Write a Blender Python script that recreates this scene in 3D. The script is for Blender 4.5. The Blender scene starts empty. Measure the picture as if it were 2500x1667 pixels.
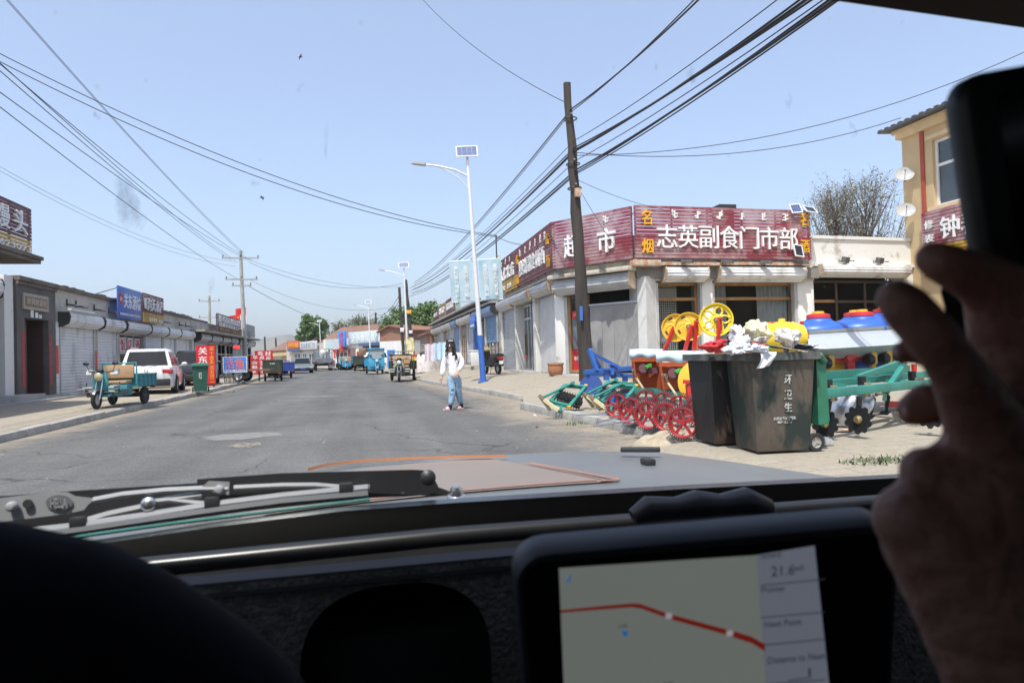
import bpy, bmesh, math, random
from mathutils import Vector as V, Matrix
R = math.radians
random.seed(7)
sc = bpy.context.scene
COL = sc.collection
# ------------------------------------------------------------------ camera
H = 1.25
YAW, PITCH, ROLL, FPX = R(12.3), R(1.05), R(1.6), 1666.67
_f = V((math.sin(YAW)*math.cos(PITCH), math.cos(YAW)*math.cos(PITCH), math.sin(PITCH)))
_r = V((math.cos(YAW), -math.sin(YAW), 0)); _u = _r.cross(_f)
_r, _u = _r*math.cos(ROLL)-_u*math.sin(ROLL), _u*math.cos(ROLL)+_r*math.sin(ROLL)
CAM = V((0, 0, H))
cd = bpy.data.cameras.new("camera"); cam = bpy.data.objects.new("camera", cd); COL.objects.link(cam)
m3 = Matrix((_r, _u, -_f)).transposed()
cam.matrix_world = Matrix.Translation(CAM) @ m3.to_4x4()
cd.lens = 24; cd.sensor_width = 36; cd.clip_start = 0.02; cd.clip_end = 20000
cd.dof.use_dof = True; cd.dof.focus_distance = 13; cd.dof.aperture_fstop = 9
sc.camera = cam
# ------------------------------------------------------------------ world, sun, exposure
SUN_TO = V((-.23, -.40, .887)).normalized()
w = bpy.data.worlds.new("World"); sc.world = w; w.use_nodes = True
nt = w.node_tree; sky = nt.nodes.new('ShaderNodeTexSky'); sky.sky_type = 'NISHITA'; sky.sun_disc = False
sky.sun_elevation = math.asin(SUN_TO.z); sky.sun_rotation = math.atan2(SUN_TO.x, SUN_TO.y)
sky.air_density = 1.0; sky.dust_density = 2.5; sky.ozone_density = 2.2
mxw = nt.nodes.new('ShaderNodeMix'); mxw.data_type = 'RGBA'; mxw.inputs[0].default_value = .30; mxw.inputs[7].default_value = (2.75, 2.9, 3.8, 1)
nt.links.new(sky.outputs[0], mxw.inputs[6]); nt.links.new(mxw.outputs[2], nt.nodes['Background'].inputs[0]); nt.nodes['Background'].inputs[1].default_value = .15
sl = bpy.data.lights.new("sun", 'SUN'); sl.energy = 2.9; sl.angle = R(.53); sl.color = (1, .955, .88)
so = bpy.data.objects.new("sun", sl); COL.objects.link(so); so.rotation_euler = (-SUN_TO).to_track_quat('-Z', 'Y').to_euler()
vs = sc.view_settings; vs.view_transform = 'Standard'; vs.look = 'None'; vs.gamma = 1; vs.exposure = .9
sc.cycles.max_bounces = 8; sc.cycles.transparent_max_bounces = 16; sc.cycles.use_denoising = True
sc.cycles.caustics_reflective = False; sc.cycles.caustics_refractive = False
# ------------------------------------------------------------------ photo pixel -> world helpers (2500 px wide photo)
def ray(x, y): return _f + _r*((x-1250)/FPX) - _u*((y-833.5)/FPX)
def at(x, y, Z): return CAM + ray(x, y)*Z
def gp(x, y, z=0.0): d = ray(x, y); return CAM + d*((z-H)/d.z)
ZM = {1: (0, 450, .4145), 2: (400, 650, .2551), 3: (900, 600, .2678), 4: (1180, 480, .30605), 5: (1540, 480, .2679),
      6: (1300, 720, .2551), 7: (1680, 740, .2678), 8: (1900, 0, .6376)}
def q(k, x, y): a, b, s = ZM[k]; return a+x*s, b+y*s
# ------------------------------------------------------------------ materials
MATS = {}
def mat(name, c, rough=.6, metal=0, var=.12, scale=2.5, c2=None, k=.5, bump=0, bscale=30, spec=.5, trans=0, emit=0, coord='Object', detail=4, coat=0, streak=0, soft=.2):
    if name in MATS: return MATS[name]
    m = bpy.data.materials.new(name); m.use_nodes = True; t = m.node_tree; N = t.nodes; L = t.links
    p = N['Principled BSDF']; p.inputs['Roughness'].default_value = rough; p.inputs['Metallic'].default_value = metal
    p.inputs['Specular IOR Level'].default_value = spec
    if coat: p.inputs['Coat Weight'].default_value = coat; p.inputs['Coat Roughness'].default_value = .08
    if trans: p.inputs['Transmission Weight'].default_value = trans
    tc = N.new('ShaderNodeTexCoord'); src = tc.outputs[coord]
    if streak:
        mp = N.new('ShaderNodeMapping'); L.new(src, mp.inputs[0]); mp.inputs['Scale'].default_value = (1, 1, streak); src = mp.outputs[0]
    nz = N.new('ShaderNodeTexNoise'); nz.inputs['Scale'].default_value = scale; nz.inputs['Detail'].default_value = detail
    nz.inputs['Roughness'].default_value = .62; L.new(src, nz.inputs['Vector'])
    rp = N.new('ShaderNodeValToRGB'); L.new(nz.outputs[0], rp.inputs[0])
    if c2 is None:
        a = [max(0, v*(1-var)) for v in c]; b = [min(1, v*(1+var)) for v in c]; rp.color_ramp.elements[0].position = .3; rp.color_ramp.elements[1].position = .7
    else:
        a, b = c2, c; rp.color_ramp.elements[0].position = k-soft*.5; rp.color_ramp.elements[1].position = k+soft*.5
    rp.color_ramp.elements[0].color = (*a, 1); rp.color_ramp.elements[1].color = (*b, 1)
    n2 = N.new('ShaderNodeTexNoise'); n2.inputs['Scale'].default_value = scale*9; n2.inputs['Detail'].default_value = 3; L.new(src, n2.inputs['Vector'])
    mr = N.new('ShaderNodeMapRange'); mr.inputs[3].default_value = 1-var*.7; mr.inputs[4].default_value = 1+var*.7; L.new(n2.outputs[0], mr.inputs[0])
    mx = N.new('ShaderNodeMix'); mx.data_type = 'RGBA'; mx.blend_type = 'MULTIPLY'; mx.inputs[0].default_value = 1
    L.new(rp.outputs[0], mx.inputs[6]); L.new(mr.outputs[0], mx.inputs[7]); L.new(mx.outputs[2], p.inputs['Base Color'])
    if bump:
        n3 = N.new('ShaderNodeTexNoise'); n3.inputs['Scale'].default_value = bscale; n3.inputs['Detail'].default_value = 4; L.new(src, n3.inputs['Vector'])
        bp = N.new('ShaderNodeBump'); bp.inputs['Strength'].default_value = bump; bp.inputs['Distance'].default_value = .02
        L.new(n3.outputs[0], bp.inputs['Height']); L.new(bp.outputs[0], p.inputs['Normal'])
    if emit:
        L.new(mx.outputs[2], p.inputs['Emission Color']); p.inputs['Emission Strength'].default_value = emit
    MATS[name] = m; return m
def glassmat(name, tint=(.9, .95, .95), base=.03, refl=.6):
    m = bpy.data.materials.new(name); m.use_nodes = True; t = m.node_tree; N = t.nodes; L = t.links
    N.remove(N['Principled BSDF']); tr = N.new('ShaderNodeBsdfTransparent'); tr.inputs[0].default_value = (*tint, 1)
    gl = N.new('ShaderNodeBsdfGlossy'); gl.inputs['Roughness'].default_value = .03
    lw = N.new('ShaderNodeLayerWeight'); fr = N.new('ShaderNodeMath'); fr.operation = 'POWER'; L.new(lw.outputs['Facing'], fr.inputs[0]); fr.inputs[1].default_value = 5
    ad = N.new('ShaderNodeMath'); ad.operation = 'MULTIPLY_ADD'; L.new(fr.outputs[0], ad.inputs[0]); ad.inputs[1].default_value = refl; ad.inputs[2].default_value = base
    mx = N.new('ShaderNodeMixShader'); L.new(ad.outputs[0], mx.inputs[0]); L.new(tr.outputs[0], mx.inputs[1]); L.new(gl.outputs[0], mx.inputs[2])
    L.new(mx.outputs[0], N['Material Output'].inputs[0]); MATS[name] = m; return m
# ------------------------------------------------------------------ mesh builder
class B:
    def __init__(s): s.bm = bmesh.new(); s.mi = 0; s.X = None
    def use(s, i): s.mi = i; return s
    def face(s, vs, smooth=True):
        try: f = s.bm.faces.new(vs)
        except ValueError: return None
        f.material_index = s.mi; f.smooth = smooth; return f
    def v(s, p): p = V(p); return s.bm.verts.new(s.X @ p if s.X else p)
    def poly(s, pts): return s.face([s.v(p) for p in pts])
    def hexa(s, P, bev=0):
        vv = [s.v(p) for p in P]; fs = []
        for a in ((0, 3, 2, 1), (4, 5, 6, 7), (0, 1, 5, 4), (1, 2, 6, 5), (2, 3, 7, 6), (3, 0, 4, 7)): fs.append(s.face([vv[i] for i in a]))
        if bev:
            es = list({e for f in fs if f for e in f.edges})
            r = bmesh.ops.bevel(s.bm, geom=es, offset=bev, segments=2, affect='EDGES', profile=.5)
            for f in r['faces']: f.material_index = s.mi; f.smooth = True
        return s
    def box(s, a, b, bev=0):
        (x0, y0, z0), (x1, y1, z1) = [min(p, r) for p, r in zip(a, b)], [max(p, r) for p, r in zip(a, b)]
        return s.hexa([(x0, y0, z0), (x1, y0, z0), (x1, y1, z0), (x0, y1, z0), (x0, y0, z1), (x1, y0, z1), (x1, y1, z1), (x0, y1, z1)], bev)
    def beam(s, p0, p1, wd, ht, up=(0, 0, 1), bev=0, taper=1):
        p0, p1 = V(p0), V(p1); d = (p1-p0).normalized(); up = V(up)
        if abs(d.dot(up)) > .98: up = V((0, 1, 0))
        x = d.cross(up).normalized()*wd/2; y = x.cross(d).normalized()*ht/2
        if s.X: pass
        k = taper
        return s.hexa([p0-x-y, p0+x-y, p0+x+y, p0-x+y, p1-x*k-y*k, p1+x*k-y*k, p1+x*k+y*k, p1-x*k+y*k], bev)
    def loft(s, rings, closed=True, cap=True, loop=False):
        rs = [[s.v(p) for p in r] for r in rings]; n = len(rs[0]); m = len(rs)
        for i in range(m if loop else m-1):
            a, b = rs[i], rs[(i+1) % m]
            for j in range(n if closed else n-1): s.face([a[j], a[(j+1) % n], b[(j+1) % n], b[j]])
        if cap and closed and not loop: s.face(rs[0][::-1]); s.face(rs[-1])
        return s
    def tube(s, pts, r, n=8, cap=True, loop=False):
        pts = [V(p) for p in pts]; m = len(pts); rr = r if isinstance(r, (list, tuple)) else [r]*m; rings = []; up = None
        for i, p in enumerate(pts):
            if loop: d = (pts[(i+1) % m]-pts[i-1]).normalized()
            else: d = (pts[min(i+1, m-1)]-pts[max(i-1, 0)]).normalized()
            if up is None: up = V((0, 0, 1)) if abs(d.z) < .9 else V((1, 0, 0))
            x = d.cross(up).normalized(); up = x.cross(d).normalized()
            rings.append([p+(x*math.cos(2*math.pi*j/n)+up*math.sin(2*math.pi*j/n))*rr[i] for j in range(n)])
        return s.loft(rings, True, cap, loop)
    def cyl(s, p0, p1, r0, r1=None, n=14): return s.tube([p0, p1], [r0, r0 if r1 is None else r1], n)
    def lathe(s, prof, c=(0, 0, 0), ax=(0, 0, 1), n=24, cap=True):
        c, ax = V(c), V(ax).normalized(); x = ax.orthogonal().normalized(); y = ax.cross(x)
        return s.loft([[c+ax*h+(x*math.cos(2*math.pi*j/n)+y*math.sin(2*math.pi*j/n))*max(r, 1e-4) for j in range(n)] for r, h in prof], True, cap)
    def ring(s, c, ax, Rr, r, n=28, k=8, sq=1):
        c, ax = V(c), V(ax).normalized(); x = ax.orthogonal().normalized(); y = ax.cross(x); rg = []
        for i in range(n):
            a = 2*math.pi*i/n; o = x*math.cos(a)+y*math.sin(a)
            rg.append([c+o*(Rr+r*math.cos(2*math.pi*j/k))+ax*(sq*r*math.sin(2*math.pi*j/k)) for j in range(k)])
        return s.loft(rg, True, False, True)
    def ball(s, c, r, nu=14, nv=9):
        r = V(r) if not isinstance(r, (int, float)) else V((r, r, r)); c = V(c)
        return s.loft([[c+V((r.x*math.sin(t)*math.cos(2*math.pi*j/nu), r.y*math.sin(t)*math.sin(2*math.pi*j/nu), -r.z*math.cos(t))) for j in range(nu)] for t in [max(.02, math.pi*i/(nv-1)) if i < nv-1 else math.pi-.02 for i in range(nv)]])
    def grid(s, fn, nu, nv):
        g = [[s.v(fn(i/nu, j/nv)) for j in range(nv+1)] for i in range(nu+1)]
        for i in range(nu):
            for j in range(nv): s.face([g[i][j], g[i+1][j], g[i+1][j+1], g[i][j+1]])
        return s
    def prism(s, pts, fn, t):   # pts 2d outline, fn(u,v,w) -> point, thickness 0..t
        a = [s.v(fn(u, v, 0)) for u, v in pts]; b = [s.v(fn(u, v, t)) for u, v in pts]; n = len(pts)
        s.face(a[::-1], False); s.face(b, False)
        for i in range(n): s.face([a[i], a[(i+1) % n], b[(i+1) % n], b[i]])
        return s
    def text(s, txt, M, w=None, h=None, depth=.02, off=.012, space=1):
        me = text_mesh(txt, depth, off, space)
        xs = [v.co.x for v in me.vertices]; ys = [v.co.y for v in me.vertices]
        if not xs: return s
        x0, x1, y0, y1 = min(xs), max(xs), min(ys), max(ys)
        sx = (w/(x1-x0)) if w else None; sy = (h/(y1-y0)) if h else None
        sx = sx or sy; sy = sy or sx
        base = [s.v(M @ V(((v.co.x-(x0+x1)/2)*sx, (v.co.y-(y0+y1)/2)*sy, v.co.z))) for v in me.vertices]
        for p in me.polygons:
            try:
                f = s.bm.faces.new([base[i] for i in p.vertices]); f.material_index = s.mi; f.smooth = False
            except ValueError: pass
        bpy.data.meshes.remove(me); return s
    def obj(s, name, mats, parent=None, loc=None, angle=38, flat=False):
        bmesh.ops.recalc_face_normals(s.bm, faces=s.bm.faces[:]) if not getattr(s, 'keepn', False) else None
        me = bpy.data.meshes.new(name); s.bm.to_mesh(me); s.bm.free()
        for m in (mats if isinstance(mats, (list, tuple)) else [mats]): me.materials.append(m)
        if flat:
            for p in me.polygons: p.use_smooth = False
        else: me.set_sharp_from_angle(angle=R(angle))
        o = bpy.data.objects.new(name, me); COL.objects.link(o)
        if parent: o.parent = parent
        if loc: o.location = loc
        return o
_tc = {}
def text_mesh(txt, depth, off, space=1):
    c = bpy.data.curves.new('t', 'FONT'); c.body = txt; c.size = 1; c.extrude = depth; c.offset = off; c.resolution_u = 2; c.space_character = space
    o = bpy.data.objects.new('t', c); COL.objects.link(o)
    dg = bpy.context.evaluated_depsgraph_get(); me = bpy.data.meshes.new_from_object(o.evaluated_get(dg))
    bpy.data.objects.remove(o); bpy.data.curves.remove(c); return me
def tag(o, label=None, cat=None, group=None, kind=None):
    for k_, v_ in (('label', label), ('category', cat), ('group', group), ('kind', kind)):
        if v_: o[k_] = v_
    return o
def T(name, label, cat, loc=(0, 0, 0), rz=0, group=None):
    o = bpy.data.objects.new(name, None); COL.objects.link(o); o.location = loc; o.rotation_euler = (0, 0, rz); o.empty_display_size = .2
    return tag(o, label, cat, group)
def dup(root, loc, rz=0, label=None, scale=None):
    r = root.copy(); COL.objects.link(r); r.location = loc; r.rotation_euler = (0, 0, rz)
    if label: r['label'] = label
    if scale: r.scale = (scale,)*3
    for ch in list(root.children):
        c = ch.copy(); COL.objects.link(c); c.parent = r
        for g in ch.children: d = g.copy(); COL.objects.link(d); d.parent = c
    return r
def skin(nodes, edges, root, sub=2, name='body'):
    me = bpy.data.meshes.new(name); me.from_pydata([tuple(n[0]) for n in nodes], edges, []); o = bpy.data.objects.new(name, me); COL.objects.link(o)
    sm = o.modifiers.new('s', 'SKIN'); sm.use_smooth_shade = True
    for i, n in enumerate(nodes):
        sv = me.skin_vertices[0].data[i]; r = n[1]; sv.radius = r if isinstance(r, tuple) else (r, r); sv.use_root = (i == root)
    ss = o.modifiers.new('u', 'SUBSURF'); ss.levels = sub; ss.render_levels = sub
    dg = bpy.context.evaluated_depsgraph_get(); m2 = bpy.data.meshes.new_from_object(o.evaluated_get(dg)); bpy.data.objects.remove(o); bpy.data.meshes.remove(me)
    for p in m2.polygons: p.use_smooth = True
    return m2
def linkmesh(me, name, m, parent=None):
    me.materials.clear(); me.materials.append(m); o = bpy.data.objects.new(name, me); COL.objects.link(o)
    if parent: o.parent = parent
    return o
class Seg:      # a facade line: u runs left to right as seen from the street, n points to the street
    def __init__(s, p0, p1):
        s.p = V((p0[0], p0[1], 0)); d = V((p1[0]-p0[0], p1[1]-p0[1], 0)); s.L = d.length; s.d = d.normalized(); s.n = V((s.d.y, -s.d.x, 0))
    def P(s, u, w, z): return s.p + s.d*u + s.n*w + V((0, 0, z))
    def hit(s, xy, w=0):
        d = ray(*xy); t = (s.p + s.n*w - CAM).dot(s.n)/d.dot(s.n); p = CAM + d*t; return (p-s.p).dot(s.d), p.z
    def M(s, u, w, z): return Matrix.Translation(s.P(u, w, z)) @ Matrix((s.d, V((0, 0, 1)), s.n)).transposed().to_4x4()
    def box(s, b, u0, u1, w0, w1, z0, z1, bev=0):
        if u0 > u1: u0, u1 = u1, u0
        if w0 > w1: w0, w1 = w1, w0
        return b.hexa([s.P(u0, w1, z0), s.P(u1, w1, z0), s.P(u1, w0, z0), s.P(u0, w0, z0), s.P(u0, w1, z1), s.P(u1, w1, z1), s.P(u1, w0, z1), s.P(u0, w0, z1)], bev)
def S01(t): t = max(0, min(1, t)); return t*t*(3-2*t)
# ================================================================== SETTING
def roadmat():
    m = bpy.data.materials.new('asphalt'); m.use_nodes = True; t = m.node_tree; N = t.nodes; L = t.links; p = N['Principled BSDF']
    p.inputs['Roughness'].default_value = .85; p.inputs['Specular IOR Level'].default_value = .3
    tc = N.new('ShaderNodeTexCoord'); uv = N.new('ShaderNodeSeparateXYZ'); L.new(tc.outputs['UV'], uv.inputs[0])
    def noise(s, d=4, r=.6, sc=None):
        n = N.new('ShaderNodeTexNoise'); n.inputs['Scale'].default_value = s; n.inputs['Detail'].default_value = d; n.inputs['Roughness'].default_value = r
        if sc:
            mp = N.new('ShaderNodeMapping'); mp.inputs['Scale'].default_value = sc; L.new(tc.outputs['Object'], mp.inputs[0]); L.new(mp.outputs[0], n.inputs[0])
        else: L.new(tc.outputs['Object'], n.inputs[0])
        return n.outputs[0]
    def math_(op, a, b=None, c=None):
        n = N.new('ShaderNodeMath'); n.operation = op
        for i, x in enumerate((a, b, c)):
            if x is None: continue
            if isinstance(x, (int, float)): n.inputs[i].default_value = x
            else: L.new(x, n.inputs[i])
        return n.outputs[0]
    def ramp(x, a, b, ca=(0, 0, 0), cb=(1, 1, 1)):
        n = N.new('ShaderNodeValToRGB'); n.color_ramp.elements[0].position = a; n.color_ramp.elements[1].position = b
        n.color_ramp.elements[0].color = (*ca, 1); n.color_ramp.elements[1].color = (*cb, 1); L.new(x, n.inputs[0]); return n.outputs[0]
    def mix(f, a, b, bl='MIX'):
        n = N.new('ShaderNodeMix'); n.data_type = 'RGBA'; n.blend_type = bl
        for i, x in ((0, f), (6, a), (7, b)):
            if isinstance(x, (int, float)): n.inputs[i].default_value = x
            elif isinstance(x, tuple): n.inputs[i].default_value = (*x, 1)
            else: L.new(x, n.inputs[i])
        return n.outputs[2]
    base = ramp(noise(.55, 6, .65), .3, .72, (.10, .098, .098), (.145, .142, .138))
    base = mix(1, base, ramp(noise(1.2, 3, .5, (1, .06, 1)), .3, .7, (.80, .80, .80), (1.16, 1.16, 1.15)), 'MULTIPLY')      # wheel tracks along the street
    vor = N.new('ShaderNodeTexVoronoi'); vor.inputs['Scale'].default_value = 62; L.new(tc.outputs['Object'], vor.inputs[0])
    base = mix(.55, base, ramp(vor.outputs['Color'], .1, .95, (.45, .45, .45), (1.6, 1.58, 1.52)), 'MULTIPLY')               # aggregate
    crk = N.new('ShaderNodeTexVoronoi'); crk.feature = 'DISTANCE_TO_EDGE'; crk.inputs['Scale'].default_value = .42
    mp = N.new('ShaderNodeMapping'); L.new(tc.outputs['Object'], mp.inputs[0]); n3 = N.new('ShaderNodeTexNoise'); n3.inputs['Scale'].default_value = 1.4; L.new(tc.outputs['Object'], n3.inputs[0])
    va = N.new('ShaderNodeVectorMath'); va.operation = 'ADD'; L.new(tc.outputs['Object'], va.inputs[0]); L.new(n3.outputs['Color'], va.inputs[1]); L.new(va.outputs[0], crk.inputs[0])
    ck = math_('MULTIPLY', ramp(crk.outputs[0], .002, .014, (1, 1, 1), (0, 0, 0)), ramp(noise(.3, 2), .42, .55))
    base = mix(math_('MULTIPLY', ck, .85), base, (.05, .048, .046))
    # dust blown to the edges
    de = math_('MINIMUM', math_('MULTIPLY', uv.outputs[0], 1.9), uv.outputs[1])
    dn = math_('ADD', math_('MULTIPLY', de, .3), math_('MULTIPLY', math_('SUBTRACT', noise(1.1, 6, .7), .5), 1.1))
    dust = ramp(dn, .02, .42, (1, 1, 1), (0, 0, 0))
    sand = ramp(noise(9, 5, .7), .3, .7, (.22, .185, .14), (.33, .285, .225))
    col = mix(dust, base, sand)
    sp = ramp(noise(.85, 5, .75), .66, .76); col = mix(math_('MULTIPLY', sp, .55), col, (.30, .27, .22))
    L.new(col, p.inputs['Base Color'])
    bp = N.new('ShaderNodeBump'); bp.inputs['Strength'].default_value = .5; bp.inputs['Distance'].default_value = .012; L.new(vor.outputs['Distance'], bp.inputs['Height']); L.new(bp.outputs[0], p.inputs['Normal'])
    return m
def pavemat(name, c1, c2, grout, bw, bh, dustc, k=.55):
    m = bpy.data.materials.new(name); m.use_nodes = True; t = m.node_tree; N = t.nodes; L = t.links; p = N['Principled BSDF']; p.inputs['Roughness'].default_value = .9
    p.inputs['Specular IOR Level'].default_value = .2
    tc = N.new('ShaderNodeTexCoord'); br = N.new('ShaderNodeTexBrick'); L.new(tc.outputs['Object'], br.inputs[0])
    br.inputs['Color1'].default_value = (*c1, 1); br.inputs['Color2'].default_value = (*c2, 1); br.inputs['Mortar'].default_value = (*grout, 1)
    br.inputs['Scale'].default_value = 1; br.inputs['Brick Width'].default_value = bw; br.inputs['Row Height'].default_value = bh; br.inputs['Mortar Size'].default_value = .012
    def nz(s, d=5): 
        n = N.new('ShaderNodeTexNoise'); n.inputs['Scale'].default_value = s; n.inputs['Detail'].default_value = d; n.inputs['Roughness'].default_value = .68; L.new(tc.outputs['Object'], n.inputs[0]); return n.outputs[0]
    def rp(x, a, b, ca, cb):
        n = N.new('ShaderNodeValToRGB'); n.color_ramp.elements[0].position = a; n.color_ramp.elements[1].position = b; n.color_ramp.elements[0].color = (*ca, 1); n.color_ramp.elements[1].color = (*cb, 1); L.new(x, n.inputs[0]); return n.outputs[0]
    def mx(f, a, b, bl='MIX'):
        n = N.new('ShaderNodeMix'); n.data_type = 'RGBA'; n.blend_type = bl
        for i, x in ((0, f), (6, a), (7, b)):
            if isinstance(x, (int, float)): n.inputs[i].default_value = x
            elif isinstance(x, tuple): n.inputs[i].default_value = (*x, 1)
            else: L.new(x, n.inputs[i])
        return n.outputs[2]
    c = mx(rp(nz(.7), k-.14, k+.1, (0, 0, 0), (1, 1, 1)), br.outputs[0], rp(nz(7), .3, .7, tuple(v*.82 for v in dustc), dustc))
    c = mx(1, c, rp(nz(26, 3), .25, .75, (.78, .78, .78), (1.15, 1.15, 1.14)), 'MULTIPLY')
    c = mx(rp(nz(1.7, 6), .62, .72, (0, 0, 0), (.35, .35, .35)), c, (.13, .115, .095))
    L.new(c, p.inputs['Base Color'])
    bp = N.new('ShaderNodeBump'); bp.inputs['Strength'].default_value = .4; bp.inputs['Distance'].default_value = .01; L.new(nz(18), bp.inputs['Height']); L.new(bp.outputs[0], p.inputs['Normal']); return m
def interp(tab, y):
    if y <= tab[0][0]: return tab[0][1]
    for (a, va), (b_, vb) in zip(tab, tab[1:]):
        if y <= b_: return va+(vb-va)*(y-a)/(b_-a)
    return tab[-1][1]
KL = [(-10, -6.0), (12, -5.95), (30, -6.15), (42, -6.5), (60, -7.4), (85, -9.6), (110, -16), (140, -30)]
KR = [(-10, 3.0), (7.6, 3.15), (8.95, 3.9), (9.1, 3.95), (15, 3.4), (18, 4.05), (32, 2.84), (50, 2.1), (62, 1.2), (75, -1.2), (88, -4.6), (110, -11), (140, -25)]
klx = lambda y: interp(KL, y)
krx = lambda y: interp(KR, y)
def gR(x, y):
    t = x-krx(y); f = S01((y-11)/7)
    if 14.6 < y < 18.6 : edge = S01(t/1.5)*.12
    elif y < 9.0: edge = .002+S01(t/.75)*.123
    else: edge = .125
    return edge + .32*S01(t/2.4)*f + (.03*S01((x-5)/6))
def gL(x, y): return .14+.06*S01((klx(y)-x)/4)
def build_setting():
    b = B(); b.grid(lambda u, v: ((u-.5)*9000, -1500+v*9000, -.03), 6, 6)
    tag(b.obj('ground', mat('dirt', (.36, .31, .235), .95, scale=.4, var=.18, bump=.3, bscale=9)), kind='structure')
    # road
    b = B(); ys = [-6+i*1.0 for i in range(147)]; uvl = b.bm.loops.layers.uv.new('UVMap'); rows = []
    for y in ys:
        l, r_ = klx(y), krx(y)+.05; rows.append([(b.v((l+(r_-l)*j/10, y, .04*math.sin(math.pi*j/10)*0)), (r_-l)*j/10, (r_-l)*(1-j/10)) for j in range(11)])
    for A_, C_ in zip(rows, rows[1:]):
        for j in range(10):
            qd = [A_[j], A_[j+1], C_[j+1], C_[j]]; f = b.face([a[0] for a in qd])
            for lp, a in zip(f.loops, qd): lp[uvl].uv = (a[1], a[2])
    tag(b.obj('road', roadmat()), kind='structure')
    # dusty repairs and the pothole in the carriageway
    rnd = random.Random(3)
    def blob(name, cx, cy, rx, ry, m, z=.004):
        b = B(); b.poly([(cx+rx*(1+rnd.uniform(-.22, .22))*math.cos(a), cy+ry*(1+rnd.uniform(-.22, .22))*math.sin(a), z) for a in [2*math.pi*i/22 for i in range(22)]]); tag(b.obj(name, m), kind='structure')
    pm = mat('repair', (.20, .19, .178), .9, scale=5, c2=(.125, .12, .118), k=.42, soft=.3)
    c = gp(598, 1064); blob('road_patch', c.x, c.y, .62, .5, pm)
    c = gp(598, 1087); blob('pothole', c.x, c.y, .24, .28, mat('pothole', (.30, .26, .2), .95, scale=14, c2=(.06, .058, .055), k=.5))
    for (px, py, rx, ry) in ((778, 968, .75, .3), (762, 932, .9, .5), (830, 930, .6, .5)):
        c = gp(px, py); blob('road_patch', c.x, c.y, rx, ry, pm)
    # pavements
    b = B(); b.grid(lambda u, v: (lambda y: (lambda x: (x, y, gL(x, y)))(klx(y)-.13-u*u*60*.6-u*4))(-4+v*150), 12, 110)
    tag(b.obj('pavement_left', pavemat('left_pavers', (.32, .28, .23), (.37, .325, .265), (.22, .185, .145), .42, .3, (.40, .345, .27), .48)), kind='structure')
    b = B()
    def rp_(u, v):
        y = -6+v*150; t = .13+(u**1.6)*34; x = krx(y)+t; return (x, y, gR(x, y))
    b.grid(rp_, 44, 220)
    tag(b.obj('pavement_right', pavemat('right_pavers', (.30, .265, .215), (.345, .305, .25), (.22, .185, .145), .5, .26, (.36, .315, .25), .50)), kind='structure')
    km = mat('kerbstone', (.34, .33, .31), .88, scale=3, var=.22, bump=.3)
    def kerb(name, fx, y0, y1, side, gap=None):
        b = B(); y = y0; rn = random.Random(5)
        while y < y1:
            if not (gap and gap[0] < y+.5 < gap[1]):
                dz = rn.uniform(-.012, .012); a0, a1 = fx(y), fx(y+.99); o = .14*side; z1 = .145+dz
                b.hexa([(a0, y, -.05), (a0+o, y, -.05), (a1+o, y+.985, -.05), (a1, y+.985, -.05), (a0+.012*side, y, z1), (a0+o, y, z1), (a1+o, y+.985, z1), (a1+.012*side, y+.985, z1)], .012)
            y += 1.0
        tag(b.obj(name, km), kind='structure')
    kerb('kerb_left', klx, 2, 100, -1); kerb('kerb_right', krx, 9, 62, 1, (15, 18.4))
    # soil heap at the broken kerb end, sand in the gap
    b = B(); rn = random.Random(9); c = gp(1650, 1090, 0)
    ph = [rn.uniform(0, 6) for _ in range(6)]
    def hp(u, v):
        x = (u-.5)*1.5; y = (v-.5)*1.3; rr = math.hypot(x/.62, y/.5); z = .17*max(0, 1-rr*rr)**.8*(1+.3*math.sin(9*x+ph[0])*math.sin(11*y+ph[1])+.18*math.sin(23*x+ph[2])*math.sin(19*y)) if rr < 1 else -.05
        return (c.x+x+.12, c.y+y+.15, z+.01)
    b.grid(hp, 40, 34); tag(b.obj('soil_heap', mat('soil', (.36, .30, .215), .95, scale=6, var=.28, bump=.7, bscale=22)), 'low heap of sandy soil where the right kerb breaks off', 'soil heap')
    # hills
    prof = [(300, 840), (480, 834), (560, 838), (614, 826), (640, 825), (668, 820), (693, 816), (711, 816), (726, 822), (745, 832), (790, 846), (840, 852), (900, 850), (980, 846), (1060, 852), (1200, 850), (1500, 840), (1900, 838), (2600, 830)]
    b = B(); nv = 10
    def hl(u, v):
        k = u*(len(prof)-1); i = min(int(k), len(prof)-2); f = k-i; px = prof[i][0]*(1-f)+prof[i+1][0]*f; py = prof[i][1]*(1-f)+prof[i+1][1]*f
        Z = 2600-900*(1-v)+120*math.sin(px*.013); top = at(px, py, 2600); z = top.z*(v**1.15)*(1+.08*math.sin(px*.06+v*6)*(1-v)); p_ = at(px, py, Z); return (p_.x, p_.y, max(-6, z-6*(1-v)))
    b.grid(hl, 120, nv); tag(b.obj('hills', mat('hill', (.17, .155, .12), 1, scale=.004, var=.35)), kind='structure')
build_setting()
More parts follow.
